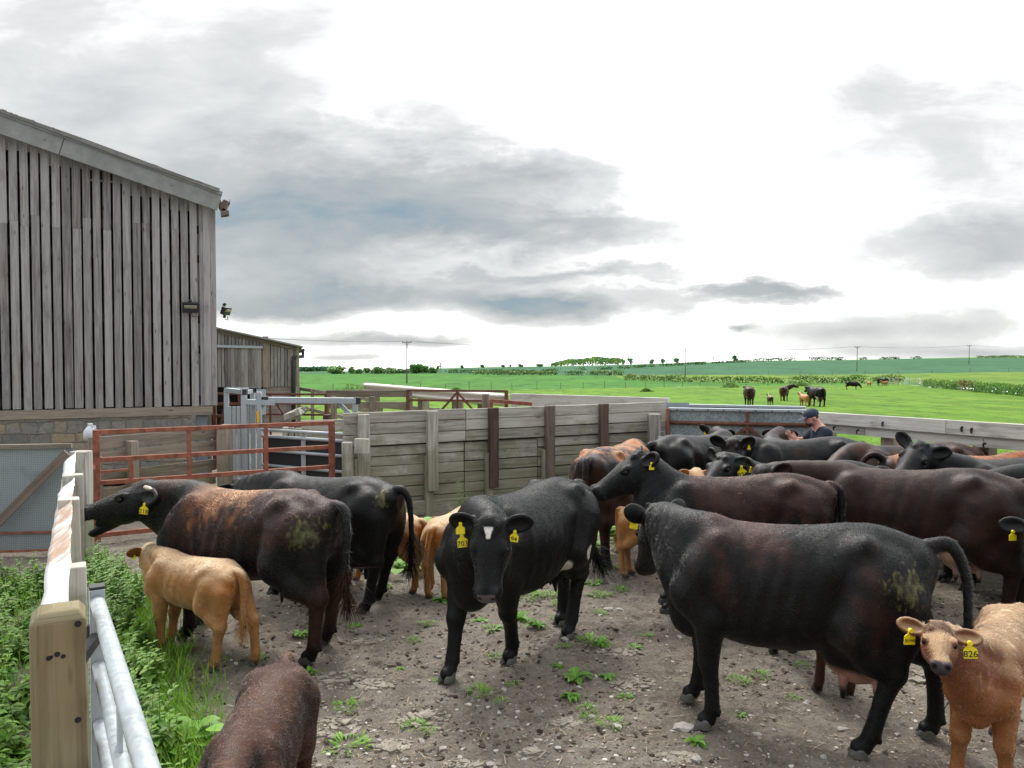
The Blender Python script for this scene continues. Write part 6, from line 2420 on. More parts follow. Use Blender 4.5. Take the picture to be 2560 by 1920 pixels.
# ------------------------------------------------------------------ leaves
def leaf_strips(B, D, Nn, L, Wd, rng, curl=.5, fold=.25, col=None, prof=(.25, 1.0, .75, .05), droop=None):
    """curved leaves with a folded midrib: B base, D direction, Nn up normal, all (n,3); returns verts, quads, colours"""
    n = len(B)
    D = D / np.linalg.norm(D, axis=1)[:, None]
    S_ = np.cross(D, Nn)
    S_ = S_ / np.maximum(np.linalg.norm(S_, axis=1), 1e-6)[:, None]
    Up = np.cross(S_, D)
    m = len(prof)
    V = np.zeros((n, m, 3, 3))
    L = np.broadcast_to(L, (n,))
    Wd = np.broadcast_to(Wd, (n,))
    c = np.broadcast_to(curl, (n,))
    p = B.copy()
    ang = np.zeros(n)
    for i in range(m):
        w = (Wd * prof[i] * .5)[:, None]
        dirv = D * np.cos(ang)[:, None] - Up * np.sin(ang)[:, None]
        upv = D * np.sin(ang)[:, None] + Up * np.cos(ang)[:, None]
        V[:, i, 0] = p - S_ * w + upv * w * fold
        V[:, i, 1] = p
        V[:, i, 2] = p + S_ * w + upv * w * fold
        p = p + dirv * (L / (m - 1))[:, None]
        ang = ang + c / (m - 1)
    i = np.arange(n)[:, None] * (m * 3)
    Q = []
    for r in range(m - 1):
        for k in range(2):
            a = r * 3 + k
            Q.append(i + [[a, a + 1, a + 4, a + 3]])
    Q = np.concatenate(Q, 0)
    cc = np.ones((n, 3)) if col is None else col
    return V.reshape(-1, 3), Q, np.repeat(cc, m * 3, 0)


def join_geo(parts):
    Vs, Qs, Cs, o = [], [], [], 0
    for V, Q, c in parts:
        Vs.append(V)
        Qs.append(Q + o)
        Cs.append(c)
        o += len(V)
    return np.concatenate(Vs), np.concatenate(Qs), np.concatenate(Cs)


def stems_geo(B, T, r):
    """thin four sided stems as single flat crossed quads"""
    n = len(B)
    parts = []
    for s_ in (np.array([1., 0, 0]), np.array([0, 1., 0])):
        V = np.stack([B - s_ * r, B + s_ * r, T + s_ * r * .5, T - s_ * r * .5], 1).reshape(-1, 3)
        Q = np.arange(n)[:, None] * 4 + np.array([[0, 1, 2, 3]])
        parts.append((V, Q, np.tile([.75, .8, .6], (n * 4, 1))))
    return join_geo(parts)


def fence_x(Y):
    return N0.x + (F0.x - N0.x) * (Y - N0.y) / (F0.y - N0.y)


def nettles(name, label, X, Y, hmin, hmax, seed, leaf=.075):
    rng = np.random.default_rng(seed)
    n = len(X)
    H_ = rng.uniform(hmin, hmax, n)
    B = np.stack([X, Y, np.zeros(n) - .01], 1)
    lean = rng.normal(0, .12, (n, 2))
    T = B + np.stack([lean[:, 0] * H_, lean[:, 1] * H_, H_], 1)
    parts = [stems_geo(B, T, .0028)]
    for k in range(11):
        f = .12 + .88 * (k + rng.uniform(-.2, .2, n)) / 10.5
        f = np.clip(f, 0, 1)
        P = B + (T - B) * f[:, None]
        az = rng.uniform(0, .8, n) + (k % 2) * 1.57 + rng.uniform(0, 6.28)
        sz = leaf * (1.15 - .75 * f**2.2) * rng.uniform(.75, 1.3, n)
        shade = rng.uniform(.65, 1.3, n)
        tint = np.stack([shade * rng.uniform(.85, 1.2, n) * (.8 + .35 * f), shade * (.85 + .2 * f), shade * rng.uniform(.7, 1.1, n)], 1)
        for s_ in (0, math.pi):
            D = np.stack([np.cos(az + s_), np.sin(az + s_), rng.uniform(-.25, .35, n)], 1)
            parts.append(leaf_strips(P, D, np.tile([0, 0, 1.], (n, 1)), sz, sz * .58, rng, rng.uniform(.2, .9, n), .3, tint, (.3, 1.0, .62, .04)))
    V, Q, c = join_geo(parts)
    return tag(mesh_np(name, V, Q, M['nettle'], None, False, c), label, 'weeds', kind='stuff')


rg_ = np.random.default_rng(77)
nY = rg_.uniform(3.05, 8.6, 1500)
bx = np.interp(nY, [3, 4.63, 5.35, 6.5, 7.86, 8.6], [-1.40, -2.13, -2.58, -3.26, -4.0, -4.5]) + .10 * np.sin(nY * 7.3) + .07 * np.sin(nY * 17)
fx = fence_x(nY)
tt_ = rg_.random(1500)**1.15
nX = fx + .05 + (bx - fx - .05) * tt_ + rg_.normal(0, .05, 1500)
k_ = rg_.random(1500) < .66
nettles('nettle_bed', 'bed of green nettles along the foot of the crash barrier', nX[k_], nY[k_], .08, .42, 1, .085)
nY2 = rg_.uniform(3.0, 8.25, 1500)
nX2 = fence_x(nY2) - .12 - rg_.random(1500) * 4.2
nettles('nettle_bed', 'low green nettles and weeds on the outer side of the barrier', nX2[:950], nY2[:950], .06, .34, 2, .085)


def grass_patch(name, label, X, Y, Z, h, seed, w=.006, mat='grassblade', spread=.5):
    rng = np.random.default_rng(seed)
    n = len(X)
    B = np.stack([X, Y, Z], 1)
    az = rng.uniform(0, 6.28, n)
    D = np.stack([np.cos(az) * spread, np.sin(az) * spread, np.ones(n)], 1)
    Nn = np.stack([np.cos(az), np.sin(az), np.zeros(n)], 1)
    L = h * rng.uniform(.5, 1.3, n)
    sh = rng.uniform(.65, 1.25, n)[:, None] * np.array([1, 1, 1.]) * np.stack([rng.uniform(.8, 1.3, n), np.ones(n), rng.uniform(.6, 1.2, n)], 1)
    V, Q, c = leaf_strips(B, D, -Nn, L, w, rng, rng.uniform(-1.0, -.2, n) * -1, .1, sh, (1, .8, .1))
    return tag(mesh_np(name, V, Q, M[mat], None, False, c), label, 'grass', kind='stuff')


# grass edge by the nettles and beyond the barrier
n_ = 14000
gY = rg_.uniform(3.4, 8.3, n_)
gX = np.where(rg_.random(n_) < .5, np.interp(gY, [3, 4.63, 5.35, 6.5, 7.86, 8.6], [-1.28, -1.98, -2.44, -3.16, -3.95, -4.5]) + rg_.normal(-.12, .22, n_), fence_x(gY) - rg_.random(n_) * 4.5)
grass_patch('verge_grass', 'ragged grass fringe around the nettles', gX, gY, gX * 0, .17, 3, .007)
# pasture tufts
n_ = 26000
d_ = 15.5 * (80 / 15.5)**(rg_.random(n_)**1.3)
px_ = rg_.uniform(600, 2900, n_)
ok_ = d_ > YARD_END(px_) + .3
d_, px_ = d_[ok_], px_[ok_]
X_ = (px_ - 1280) / F * d_
cl_ = fbm(np.stack([X_ * .5, d_ * .5, X_ * 0], 1), 1.0, 3, 8)
k_ = cl_ > -.1
grass_patch('pasture_grass', 'short uneven tufts of bright pasture grass', X_[k_], d_[k_], terr(px_[k_], d_[k_]) - .01, .085, 4, .022, spread=.9)


# ------------------------------------------------------------------ weeds in the yard
def weed_mesh(kind, seed):
    rng = np.random.default_rng(seed)
    if kind == 'dock':
        n = rng.integers(15, 22)
        az = rng.uniform(0, 6.28, n)
        D = np.stack([np.cos(az), np.sin(az), rng.uniform(.25, .9, n)], 1)
        L = rng.uniform(.06, .15, n)
        t_ = rng.uniform(.75, 1.2, (n, 1)) * np.array([1, 1, 1.])
        g = leaf_strips(np.zeros((n, 3)) + [0, 0, .004], D, np.tile([0, 0, 1.], (n, 1)), L, L * .40, rng, rng.uniform(.6, 1.7, n), .45, t_, (.12, .55, 1.0, .9, .5, .05))
    elif kind == 'broad':
        n = 16
        az = rng.uniform(0, 6.28, n)
        r_ = rng.uniform(0, .13, n)
        D = np.stack([np.cos(az), np.sin(az), rng.uniform(.1, .9, n)], 1)
        L = rng.uniform(.09, .15, n)
        t_ = rng.uniform(.8, 1.25, (n, 1)) * np.array([1.05, 1, .9])
        g = leaf_strips(np.stack([np.cos(az) * r_, np.sin(az) * r_, rng.uniform(0, .12, n)], 1), D, np.tile([0, 0, 1.], (n, 1)), L, L * .8, rng, rng.uniform(.3, .9, n), .25, t_, (.1, .8, 1.0, .8, .1))
    elif kind == 'feather':
        n = 70
        az = rng.uniform(0, 6.28, n)
        r_ = .11 * np.sqrt(rng.random(n))
        D = np.stack([np.cos(az), np.sin(az), rng.uniform(.3, 1.4, n)], 1)
        L = rng.uniform(.03, .07, n)
        t_ = rng.uniform(.7, 1.25, (n, 1)) * np.array([1.1, 1.05, .8])
        g = leaf_strips(np.stack([np.cos(az) * r_, np.sin(az) * r_, rng.uniform(0, .015, n)], 1), D, np.tile([0, 0, 1.], (n, 1)), L, L * .25, rng, .8, .1, t_, (.5, 1.0, .1))
    elif kind == 'tall':
        parts = []
        for q in range(4):
            b = rng.uniform(-.08, .08, 2)
            h = rng.uniform(.35, .6)
            m = 22
            f = np.linspace(.1, 1, m)
            az = np.arange(m) * 1.57 + rng.uniform(0, 6)
            P = np.stack([b[0] + f * 0.03 * q, b[1] + f * 0, f * h], 1)
            D = np.stack([np.cos(az), np.sin(az), np.zeros(m) + .1], 1)
            L = .085 * (1.1 - .6 * f)
            parts.append(leaf_strips(P, D, np.tile([0, 0, 1.], (m, 1)), L, L * .5, rng, .6, .3, rng.uniform(.6, .9, (m, 1)) * np.ones((1, 3)), (.3, 1, .6, .05)))
        g = join_geo(parts)
    else:
        n = 26
        az = rng.uniform(0, 6.28, n)
        r_ = .06 * np.sqrt(rng.random(n))
        D = np.stack([np.cos(az), np.sin(az), rng.uniform(.15, .8, n)], 1)
        L = rng.uniform(.04, .09, n)
        t_ = rng.uniform(.8, 1.2, (n, 1)) * np.array([1, 1, .9])
        g = leaf_strips(np.stack([np.cos(az) * r_, np.sin(az) * r_, r_ * 0], 1), D, np.tile([0, 0, 1.], (n, 1)), L, L * .42, rng, .7, .3, t_, (.2, .9, .9, .1))
    return g


WEEDS = {}


def weed(kind, px, py, sc, label=None, seed=0):
    key = (kind, seed % 3)
    p = G(px, py)
    if key not in WEEDS:
        V, Q, c = weed_mesh(kind, seed % 3 * 7 + len(kind))
        o = mesh_np('weed', V, Q, M['weed'], None, False, c)
        WEEDS[key] = o
    else:
        o = WEEDS[key].copy()
        C.objects.link(o)
    o.location = (p.x, p.y, float(yard_z(np.array([p.x]), np.array([p.y]))[0]))
    o.rotation_euler = (0, 0, RND.uniform(0, 6.28))
    o.scale = (sc, sc, sc * RND.uniform(.8, 1.1))
    names = {'dock': 'broad leaved green weed growing in the trodden mud', 'feather': 'low feathery tuft of bright green weed in the mud', 'small': 'small leafy green seedling sprouting in the mud',
             'tall': 'tall dark nettle against the timber wall', 'broad': 'pale big-leaved plant at the nettle edge'}
    tag(o, label or names[kind], 'weed', None if label else 'weeds dotted over the yard')
    return o


for i, (k, px, py, sc) in enumerate([
        ('dock', 756, 1588, 1.0), ('dock', 642, 1566, .7), ('feather', 560, 1644, .8), ('dock', 455, 1626, 1.3), ('small', 650, 1640, .9), ('feather', 790, 1676, .5),
        ('feather', 872, 1762, .9), ('dock', 1000, 1672, .6), ('feather', 868, 1858, 1.3), ('small', 770, 1672, .8), ('feather', 1208, 1735, 1.0), ('feather', 1258, 1756, .5),
        ('dock', 1436, 1692, 1.45), ('dock', 1398, 1664, .8), ('dock', 1424, 1738, 1.0), ('dock', 1520, 1688, .9), ('feather', 1480, 1605, 1.3), ('dock', 1500, 1612, 1.1),
        ('feather', 1466, 1770, .7), ('feather', 1468, 1788, .6), ('feather', 1538, 1808, .8), ('dock', 1735, 1850, .9), ('feather', 1040, 1810, .8), ('feather', 1072, 1828, .5),
        ('dock', 1300, 1545, 1.6), ('dock', 1345, 1566, 1.5), ('dock', 1275, 1520, 1.3), ('feather', 1325, 1495, 1.5), ('feather', 1375, 1490, 1.2), ('feather', 1290, 1480, 1.3), ('dock', 1200, 1545, 1.2),
        ('small', 1230, 1572, 1.1), ('feather', 1395, 1545, .9), ('feather', 1400, 1512, 1.0), ('feather', 1500, 1485, 1.1), ('small', 1480, 1455, 1.2), ('feather', 1555, 1470, .9), ('feather', 1505, 1530, .7),
        ('dock', 1105, 1502, 1.2), ('broad', 1040, 1345, 1.8), ('broad', 1000, 1430, 1.5), ('broad', 905, 1420, 1.6), ('broad', 1055, 1405, 1.5), ('broad', 1515, 1345, 2.2), ('broad', 1490, 1380, 1.8),
        ('broad', 1530, 1310, 2.2), ('feather', 1500, 1400, 1.7), ('feather', 1520, 1420, 1.2), ('dock', 1020, 1300, 1.7), ('feather', 1410, 1620, .6), ('feather', 1230, 1640, .6), ('feather', 1040, 1600, .6),
        ('feather', 1120, 1670, .5), ('feather', 1290, 1712, .5), ('small', 1560, 1730, .6), ('feather', 1850, 1700, .8), ('feather', 1905, 1690, .7), ('feather', 2010, 1662, .6), ('small', 1838, 1782, .6), ('feather', 1985, 1742, .5),
        ('feather', 960, 1470, .8), ('small', 890, 1560, .8), ('feather', 1070, 1560, .7), ('feather', 1090, 1700, .5), ('small', 1590, 1620, .7), ('feather', 1620, 1590, .6)]):
    weed(k, px + RND.uniform(-6, 6), py + RND.uniform(-3, 3), sc * (.72 if k == 'dock' else .85), seed=i)
weed('tall', 1150, 1302, 1.15)
weed('tall', 1010, 1330, .9, 'dark nettle clump between the two orange calves and the wall', 1)
weed('broad', 462, 1868, 1.5, 'pale green large-leaved dock beside the dark brown calf', 2)

# ------------------------------------------------------------------ stones, grit, straw
def stone_geo(rng, P, r, flat=.6):
    """irregular pebbles from a displaced cube-sphere"""
    base = np.array([(x, y, z) for x in (-1, 0, 1) for y in (-1, 0, 1) for z in (-1, 0, 1) if (x, y, z) != (0, 0, 0)], float)
    bm = bmesh.new()
    bmesh.ops.create_icosphere(bm, subdivisions=1, radius=1.0)
    bv = np.array([v.co[:] for v in bm.verts])
    bf = np.array([[v.index for v in f.verts] for f in bm.faces])
    bm.free()
    n = len(P)
    V = bv[None] * (1 + rng.uniform(-.28, .22, (n, len(bv), 1)))
    sc = np.stack([rng.uniform(.7, 1.35, n), rng.uniform(.6, 1.0, n), rng.uniform(.35, .75, n) * flat / .6], 1)
    V = V * sc[:, None, :]
    a = rng.uniform(0, 6.28, n)
    c, s_ = np.cos(a)[:, None], np.sin(a)[:, None]
    V = np.stack([V[:, :, 0] * c - V[:, :, 1] * s_, V[:, :, 0] * s_ + V[:, :, 1] * c, V[:, :, 2]], -1)
    V = V * r[:, None, None] + P[:, None, :]
    Fq = np.arange(n)[:, None, None] * len(bv) + bf[None]
    return V.reshape(-1, 3), Fq.reshape(-1, 3), len(bv)


def scatter_yard(n, rng, ymin=2.6, ymax=13.5, pw=1.0):
    Y = ymin * (ymax / ymin)**(rng.random(n)**pw)
    px = rng.uniform(150, 2700, n)
    X = (px - 1280) / F * Y
    k = Y < YARD_END(px) - .2
    X, Y = X[k], Y[k]
    k = X > np.interp(Y, [3, 4.63, 5.35, 6.5, 7.86, 8.6], [-1.28, -1.98, -2.44, -3.16, -3.95, -4.5])
    return X[k], Y[k]


rs = np.random.default_rng(9)
X_, Y_ = scatter_yard(15000, rs, 3.2)
r_ = .0035 + .016 * rs.random(len(X_))**6 + .005 * rs.random(len(X_))
Z_ = yard_z(X_, Y_)
V, T, nb = stone_geo(rs, np.stack([X_, Y_, Z_ + r_ * .15], 1), r_)
cs = np.array([(.46, .42, .37), (.35, .30, .25), (.25, .21, .175), (.42, .39, .35), (.16, .125, .10), (.34, .27, .20)])[rs.integers(0, 6, len(X_))] * rs.uniform(.7, 1.25, (len(X_), 1))
tag(mesh_np('gravel', V, T, M['gravel'], None, False, np.repeat(cs, nb, 0)), 'loose grit and pebbles scattered over the mud', 'gravel', kind='stuff')
# mud clods
X_, Y_ = scatter_yard(22000, rs, 3.2)
cl_ = fbm(np.stack([X_, Y_, X_ * 0], 1), 1.6, 3, 5)
k_ = cl_ > -.15
X_, Y_ = X_[k_], Y_[k_]
r_ = .006 + .026 * rs.random(len(X_))**3.5
V, T, nb = stone_geo(rs, np.stack([X_, Y_, yard_z(X_, Y_) - r_ * .1], 1), r_, .5)
cs = np.array([(.06, .046, .035), (.105, .082, .063), (.15, .122, .096), (.036, .027, .021)])[rs.integers(0, 4, len(X_))] * rs.uniform(.75, 1.2, (len(X_), 1))
tag(mesh_np('mud_clods', V, T, M['gravel'], None, False, np.repeat(cs, nb, 0)), 'crumbs and clods of dark trodden mud', 'mud', kind='stuff')
# straw bits
X_, Y_ = scatter_yard(6000, rs, 3.2)
n_ = len(X_)
az = rs.uniform(0, 3.14, n_)
B = np.stack([X_, Y_, yard_z(X_, Y_) + .006], 1)
V, Q, c = leaf_strips(B, np.stack([np.cos(az), np.sin(az), rs.uniform(-.1, .15, n_)], 1), np.tile([0, 0, 1.], (n_, 1)), .02 + .09 * rs.random(n_)**2.5, .0045, rs, .1, .2, rs.uniform(.3, .9, (n_, 1)) * np.array([.52, .42, .29]), (1, 1, .8))
tag(mesh_np('straw_litter', V, Q, M['gravel'], None, False, c), 'bits of straw trodden into the mud', 'straw', kind='stuff')


def crust(px, py, rx, ry, seed, label=None):
    """thin broken plates of dry mud"""
    rng = np.random.default_rng(seed)
    c0 = G(px, py)
    parts_v, parts_f = [], []
    o = 0
    for q in range(70):
        a, r_ = rng.uniform(0, 6.28), np.sqrt(rng.random())
        cx, cy = c0.x + math.cos(a) * r_ * rx, c0.y + math.sin(a) * r_ * ry
        s_ = rng.uniform(.012, .06) * (1.2 - .7 * r_)
        n = rng.integers(6, 10)
        an = np.sort(rng.uniform(0, 6.28, n))
        rad = s_ * rng.uniform(.55, 1.15, n)
        zc = float(yard_z(np.array([cx]), np.array([cy]))[0])
        tilt = rng.normal(0, .05, 2)
        xs_, ys_ = np.cos(an) * rad, np.sin(an) * rad * .8
        top = np.stack([cx + xs_, cy + ys_, zc + .006 + tilt[0] * xs_ + tilt[1] * ys_ + rng.uniform(-.004, .005, n)], 1)
        bot = top.copy()
        bot[:, 2] -= .012
        V = np.concatenate([top, bot, [[cx, cy, zc + .007]]])
        parts_v.append(V)
        for k in range(n):
            k2 = (k + 1) % n
            parts_f += [(o + k, o + k2, o + 2 * n), (o + n + k, o + n + k2, o + k2), (o + n + k, o + k2, o + k)]
        o += len(V)
    V = np.concatenate(parts_v)
    cl = np.clip(.5 + .7 * fbm(V, 22, 3, seed), 0, 1)[:, None] * np.array([.22, .20, .165]) + np.array([.15, .132, .105])
    tag(mesh_np('mud_crust', V, np.array(parts_f), M['gravel'], None, False, cl), label or 'broken pale crust of dried mud lying flat in the yard', 'mud crust', 'patches of dried crust in the yard')


for i, (px, py, rx, ry) in enumerate(((850, 1690, .26, .14), (930, 1710, .18, .10), (1050, 1790, .20, .14), (830, 1810, .22, .15), (1580, 1700, .18, .12), (1530, 1630, .22, .08), (2090, 1650, .25, .12), (2330, 1690, .22, .15),
                                     (1700, 1890, .14, .07), (640, 1880, .16, .1), (1420, 1800, .12, .06), (1180, 1905, .16, .06), (2010, 1580, .2, .1), (900, 1600, .2, .08), (980, 1860, .12, .08), (1330, 1880, .10, .05))):
    crust(px, py, rx, ry, 200 + i)
proto = None
for i, (px, py, sz) in enumerate(((1710, 1815, .062), (448, 1690, .045), (1412, 1600, .05), (1520, 1522, .05), (1550, 1520, .055), (1500, 1535, .035), (2020, 1750, .040), (1480, 1790, .032), (1545, 1815, .034), (2105, 1820, .034), (2133, 1845, .03),
                                  (2060, 1890, .036), (1448, 1716, .03), (1248, 1782, .022), (1260, 1722, .024), (1054, 1852, .030), (1108, 1870, .026), (1395, 1868, .03), (1225, 1905, .03), (1490, 1950, .03), (1700, 1600, .03), (1890, 1830, .03),
                                  (1098, 1640, .022), (1116, 1646, .024), (2000, 1500, .03), (1340, 1845, .022), (1350, 1850, .02), (890, 1700, .024), (1150, 1888, .022), (1310, 1890, .02), (1760, 1690, .024), (1590, 1795, .022), (1400, 1660, .026), (700, 1715, .02), (1740, 1905, .04))):
    p = G(px, py)
    rr = np.random.default_rng(300 + i)
    V, T, nb = stone_geo(rr, np.array([[0, 0, sz * .22]]), np.array([sz]), .55)
    o = mesh_np('stone', V, T, M['stone'], None, False)
    o.location = (p.x, p.y, float(yard_z(np.array([p.x]), np.array([p.y]))[0]))
    tag(o, ['long pale stone by the front hoof of the big black cow', 'flat grey stone beside the nettle bed'][i] if i < 2 else 'pale angular stone lying loose on the mud', 'stone', 'loose stones in the yard')

# ------------------------------------------------------------------ far fences, poles, hedges, trees
def pix_line(pts, step):
    """(px, d) polyline resampled by distance on the terrain"""
    P = [ground_at(px, d) for px, d in pts]
    out = []
    for a, b in zip(P, P[1:]):
        L = (b - a).length
        k = max(1, int(L / step))
        for i in range(k):
            q = a.lerp(b, i / k)
            q.z = float(terr_xy(q.x, q.y))
            out.append(q)
    q = P[-1]
    out.append(q)
    return out


def wire_fence(label, pts, step, h=1.15, r=.05):
    Q = pix_line(pts, step)
    f = thing('wire_fence', label, 'fence', Q[0])
    for i, q in enumerate(Q):
        m = MB()
        hh = h * RND.uniform(.9, 1.1) * (1.12 if i % 3 == 0 else 1)
        m.beam((q.x, q.y, q.z - .2), (q.x + RND.uniform(-.04, .04), q.y, q.z + hh), r * 1.6, r * 1.6, up=(1, 0, 0))
        m.build('post', M['oldrail'], f)
    for z in (.5, .95):
        m = MB()
        m.tube([q + Vector((0, 0, z)) for q in Q], .007, 3, False)
        m.build('wire', M['greybark'], f)


wire_fence('post and wire fence across the middle of the fields', [(748, 90), (1280, 119), (1750, 145), (2130, 157)], 4.6)
wire_fence('distant post and wire fence along the blue green crop', [(1690, 262), (2000, 254), (2330, 247), (2620, 239)], 9.0, 1.2, .07)

PG = 'power line poles'
tops = []
for (px, d, h, lab) in ((1017, 172, 9.4, 'tall grey power pole nearest to the barns'), (1713, 243, 9.0, 'grey power pole standing in line with the timber wall'), (2142, 282, 9.2, 'grey power pole on the slope above the grazing black cow'),
                        (2422, 372, 9.2, 'most distant grey power pole near the skyline')):
    p = ground_at(px, d)
    po = thing('power_pole', lab, 'power pole', p, 0, PG)
    m = MB()
    m.tube([p + Vector((0, 0, -.4)), p + Vector((.05, 0, h))], [.17, .12], 8)
    m.build('shaft', M['pole'], po)
    m = MB()
    m.beam(p + Vector((-1.0, 0, h - .25)), p + Vector((1.1, 0, h - .25)), .14, .16)
    m.beam(p + Vector((-.5, 0, h - .3)), p + Vector((0, 0, h - .9)), .06, .06)
    m.beam(p + Vector((.6, 0, h - .3)), p + Vector((.1, 0, h - .9)), .06, .06)
    m.build('cross_arm', M['pole'], po)
    for dx in (-.95, .05, 1.05):
        m = MB()
        m.tube([p + Vector((dx, 0, h - .2)), p + Vector((dx, 0, h + .12))], .08, 6)
        m.build('insulator', M['greybark'], po)
    tops.append(p + Vector((0, 0, h + .05)))
tops.insert(0, Vector((-62, 118, tops[0].z + 1)))
tops.append(Vector((330, 480, tops[-1].z + 2)))
pl = thing('power_line', 'thin overhead wires strung between the power poles', 'power line', tops[0])
for dx in (-.95, .05, 1.05):
    m = MB()
    pts = []
    for a, b in zip(tops, tops[1:]):
        for i in range(12):
            t_ = i / 12
            q = a.lerp(b, t_) + Vector((dx, 0, -4 * .9 * t_ * (1 - t_)))
            pts.append(q)
    m.tube(pts, .014, 3, False)
    m.build('wire', M['blackmetal'], pl)


def leaf_blob(P, sz, rng, tint, name, parent=None, mat='treeleaf'):
    n = len(P)
    u_ = rng.normal(0, 1, (n, 3))
    u_ /= np.linalg.norm(u_, axis=1)[:, None]
    w_ = rng.normal(0, 1, (n, 3))
    w_ = np.cross(u_, w_)
    w_ /= np.linalg.norm(w_, axis=1)[:, None]
    s_ = (sz * rng.uniform(.6, 1.3, n))[:, None]
    V = np.stack([P - u_ * s_ * .5, P + w_ * s_ * .38, P + u_ * s_ * .5, P - w_ * s_ * .38], 1).reshape(-1, 3)
    Q = np.arange(n)[:, None] * 4 + np.array([[0, 1, 2, 3]])
    return mesh_np(name, V, Q, M[mat], parent, False, np.repeat(tint, 4, 0))


def crown_points(n, w, h, rng, clumps=9, base=.25):
    """points in several overlapping lumps"""
    cc = []
    for _ in range(clumps):
        a = rng.uniform(0, 6.28)
        rr = rng.uniform(.1, .62)
        z = rng.uniform(.2, .80)
        sc = math.sqrt(max(.1, 1 - (2 * z - 1.05)**2))
        cc.append((math.cos(a) * rr * w / 2 * sc, math.sin(a) * rr * w / 2 * sc, base * h * .6 + z * h * .95 - .06 * h, rng.uniform(.22, .34)))
    cc = np.array(cc)
    i = rng.integers(0, clumps, n)
    d = rng.normal(0, 1, (n, 3))
    d /= np.linalg.norm(d, axis=1)[:, None]
    rad = rng.random(n)**.4
    P = cc[i, :3] + d * rad[:, None] * cc[i, 3][:, None] * np.array([w, w, h * .8])
    return P, i


def tree(px, d, h, w, label, tint=(1, 1, 1), bloom=0.0, n=700, bare=False, group=None, name='tree', clumps=10, trunk=.0):
    p = ground_at(px, d)
    rng = np.random.default_rng(int(px * 7 + d))
    t_ = thing(name, label, 'tree', p, 0, group)
    m = MB(p)
    m.tube([p + Vector((0, 0, -.5)), p + Vector((.1, 0, h * .3)), p + Vector((.0, .1, h * .55))], [h * .035, h * .026, h * .014], 8)
    for k in range(7 if not bare else 16):
        a = rng.uniform(0, 6.28)
        z0 = rng.uniform(.2, .55) * h
        q = p + Vector((math.cos(a) * w * rng.uniform(.2, .45), math.sin(a) * w * .35, z0 + h * rng.uniform(.15, .42)))
        m.tube([p + Vector((0, 0, z0)), p.lerp(q, .5) + Vector((0, 0, z0 * .5 + .05 * h)), q], [h * .013, h * .009, h * .003], 5)
    m.build('trunk', M['greybark' if bare else 'bark'], t_)
    P, i = crown_points(n, w, h, rng, clumps, trunk)
    cl = rng.uniform(.75, 1.25, clumps)[i][:, None] * rng.uniform(.8, 1.2, (n, 1)) * np.array(tint)
    if bloom:
        b = rng.random(n) < bloom
        cl[b] = np.array([6.0, 3.2, 8.0]) * rng.uniform(.8, 1.2, (b.sum(), 1))
    leaf_blob(P, max(.16, w * (.15 if not bare else .05)), rng, cl, 'crown', t_)
    return t_


TG = 'trees along the far field edge'
BG = 'trees on the skyline'
pale = (1.7, 1.5, 1.9)
for (px, d, h, w, lab, tint, bl) in (
        (842, 388, 9.0, 9.0, 'broad pale green rounded tree next to the far barn', (1.6, 1.45, 1.5), .04), (877, 389, 8.2, 4.2, 'narrow pale tree in the far row', (1.4, 1.35, 1.2), .0),
        (895, 392, 5.6, 5.0, 'low dark bush between two pale trees of the far row', (1.1, 1.1, 1.1), .0), (917, 386, 7.0, 4.4, 'whitish hawthorn in bloom in the far row', (1.5, 1.4, 1.6), .28),
        (946, 388, 7.2, 6.2, 'rounded green tree between two whitish hawthorns', (1.15, 1.15, 1.1), .03), (975, 386, 6.4, 6.0, 'whitish hawthorn bush left of the nearest power pole', (1.4, 1.3, 1.5), .22),
        (1003, 392, 6.0, 5.5, 'low green bush right behind the nearest power pole', (1.05, 1.05, 1.0), .0), (1037, 382, 11.0, 7.4, 'tallest dark green tree right of the nearest power pole', (.95, 1.1, 1.0), .0),
        (1061, 384, 8.4, 4.2, 'slim green tree beside the tallest one', (1.3, 1.3, 1.0), .0), (1080, 384, 6.4, 5.0, 'low dense tree ending the far row', (1.0, 1.1, .9), .02)):
    tree(px, d, h * .56, w * 1.1, lab, tuple(1.25 * x for x in tint), bl, 700, group=TG)  # crown tints lightened to carry distance haze
tree(1102, 520, 8.0, 6.6, 'bare grey tree standing above the far tree row', (3.2, 2.0, 5.0), 0, 260, True, TG, 'bare_tree')
tree(1058, 470, 6.2, 3.6, 'thin bare grey tree behind the slim green one', (3.0, 2.0, 5.0), 0, 120, True, TG, 'bare_tree')
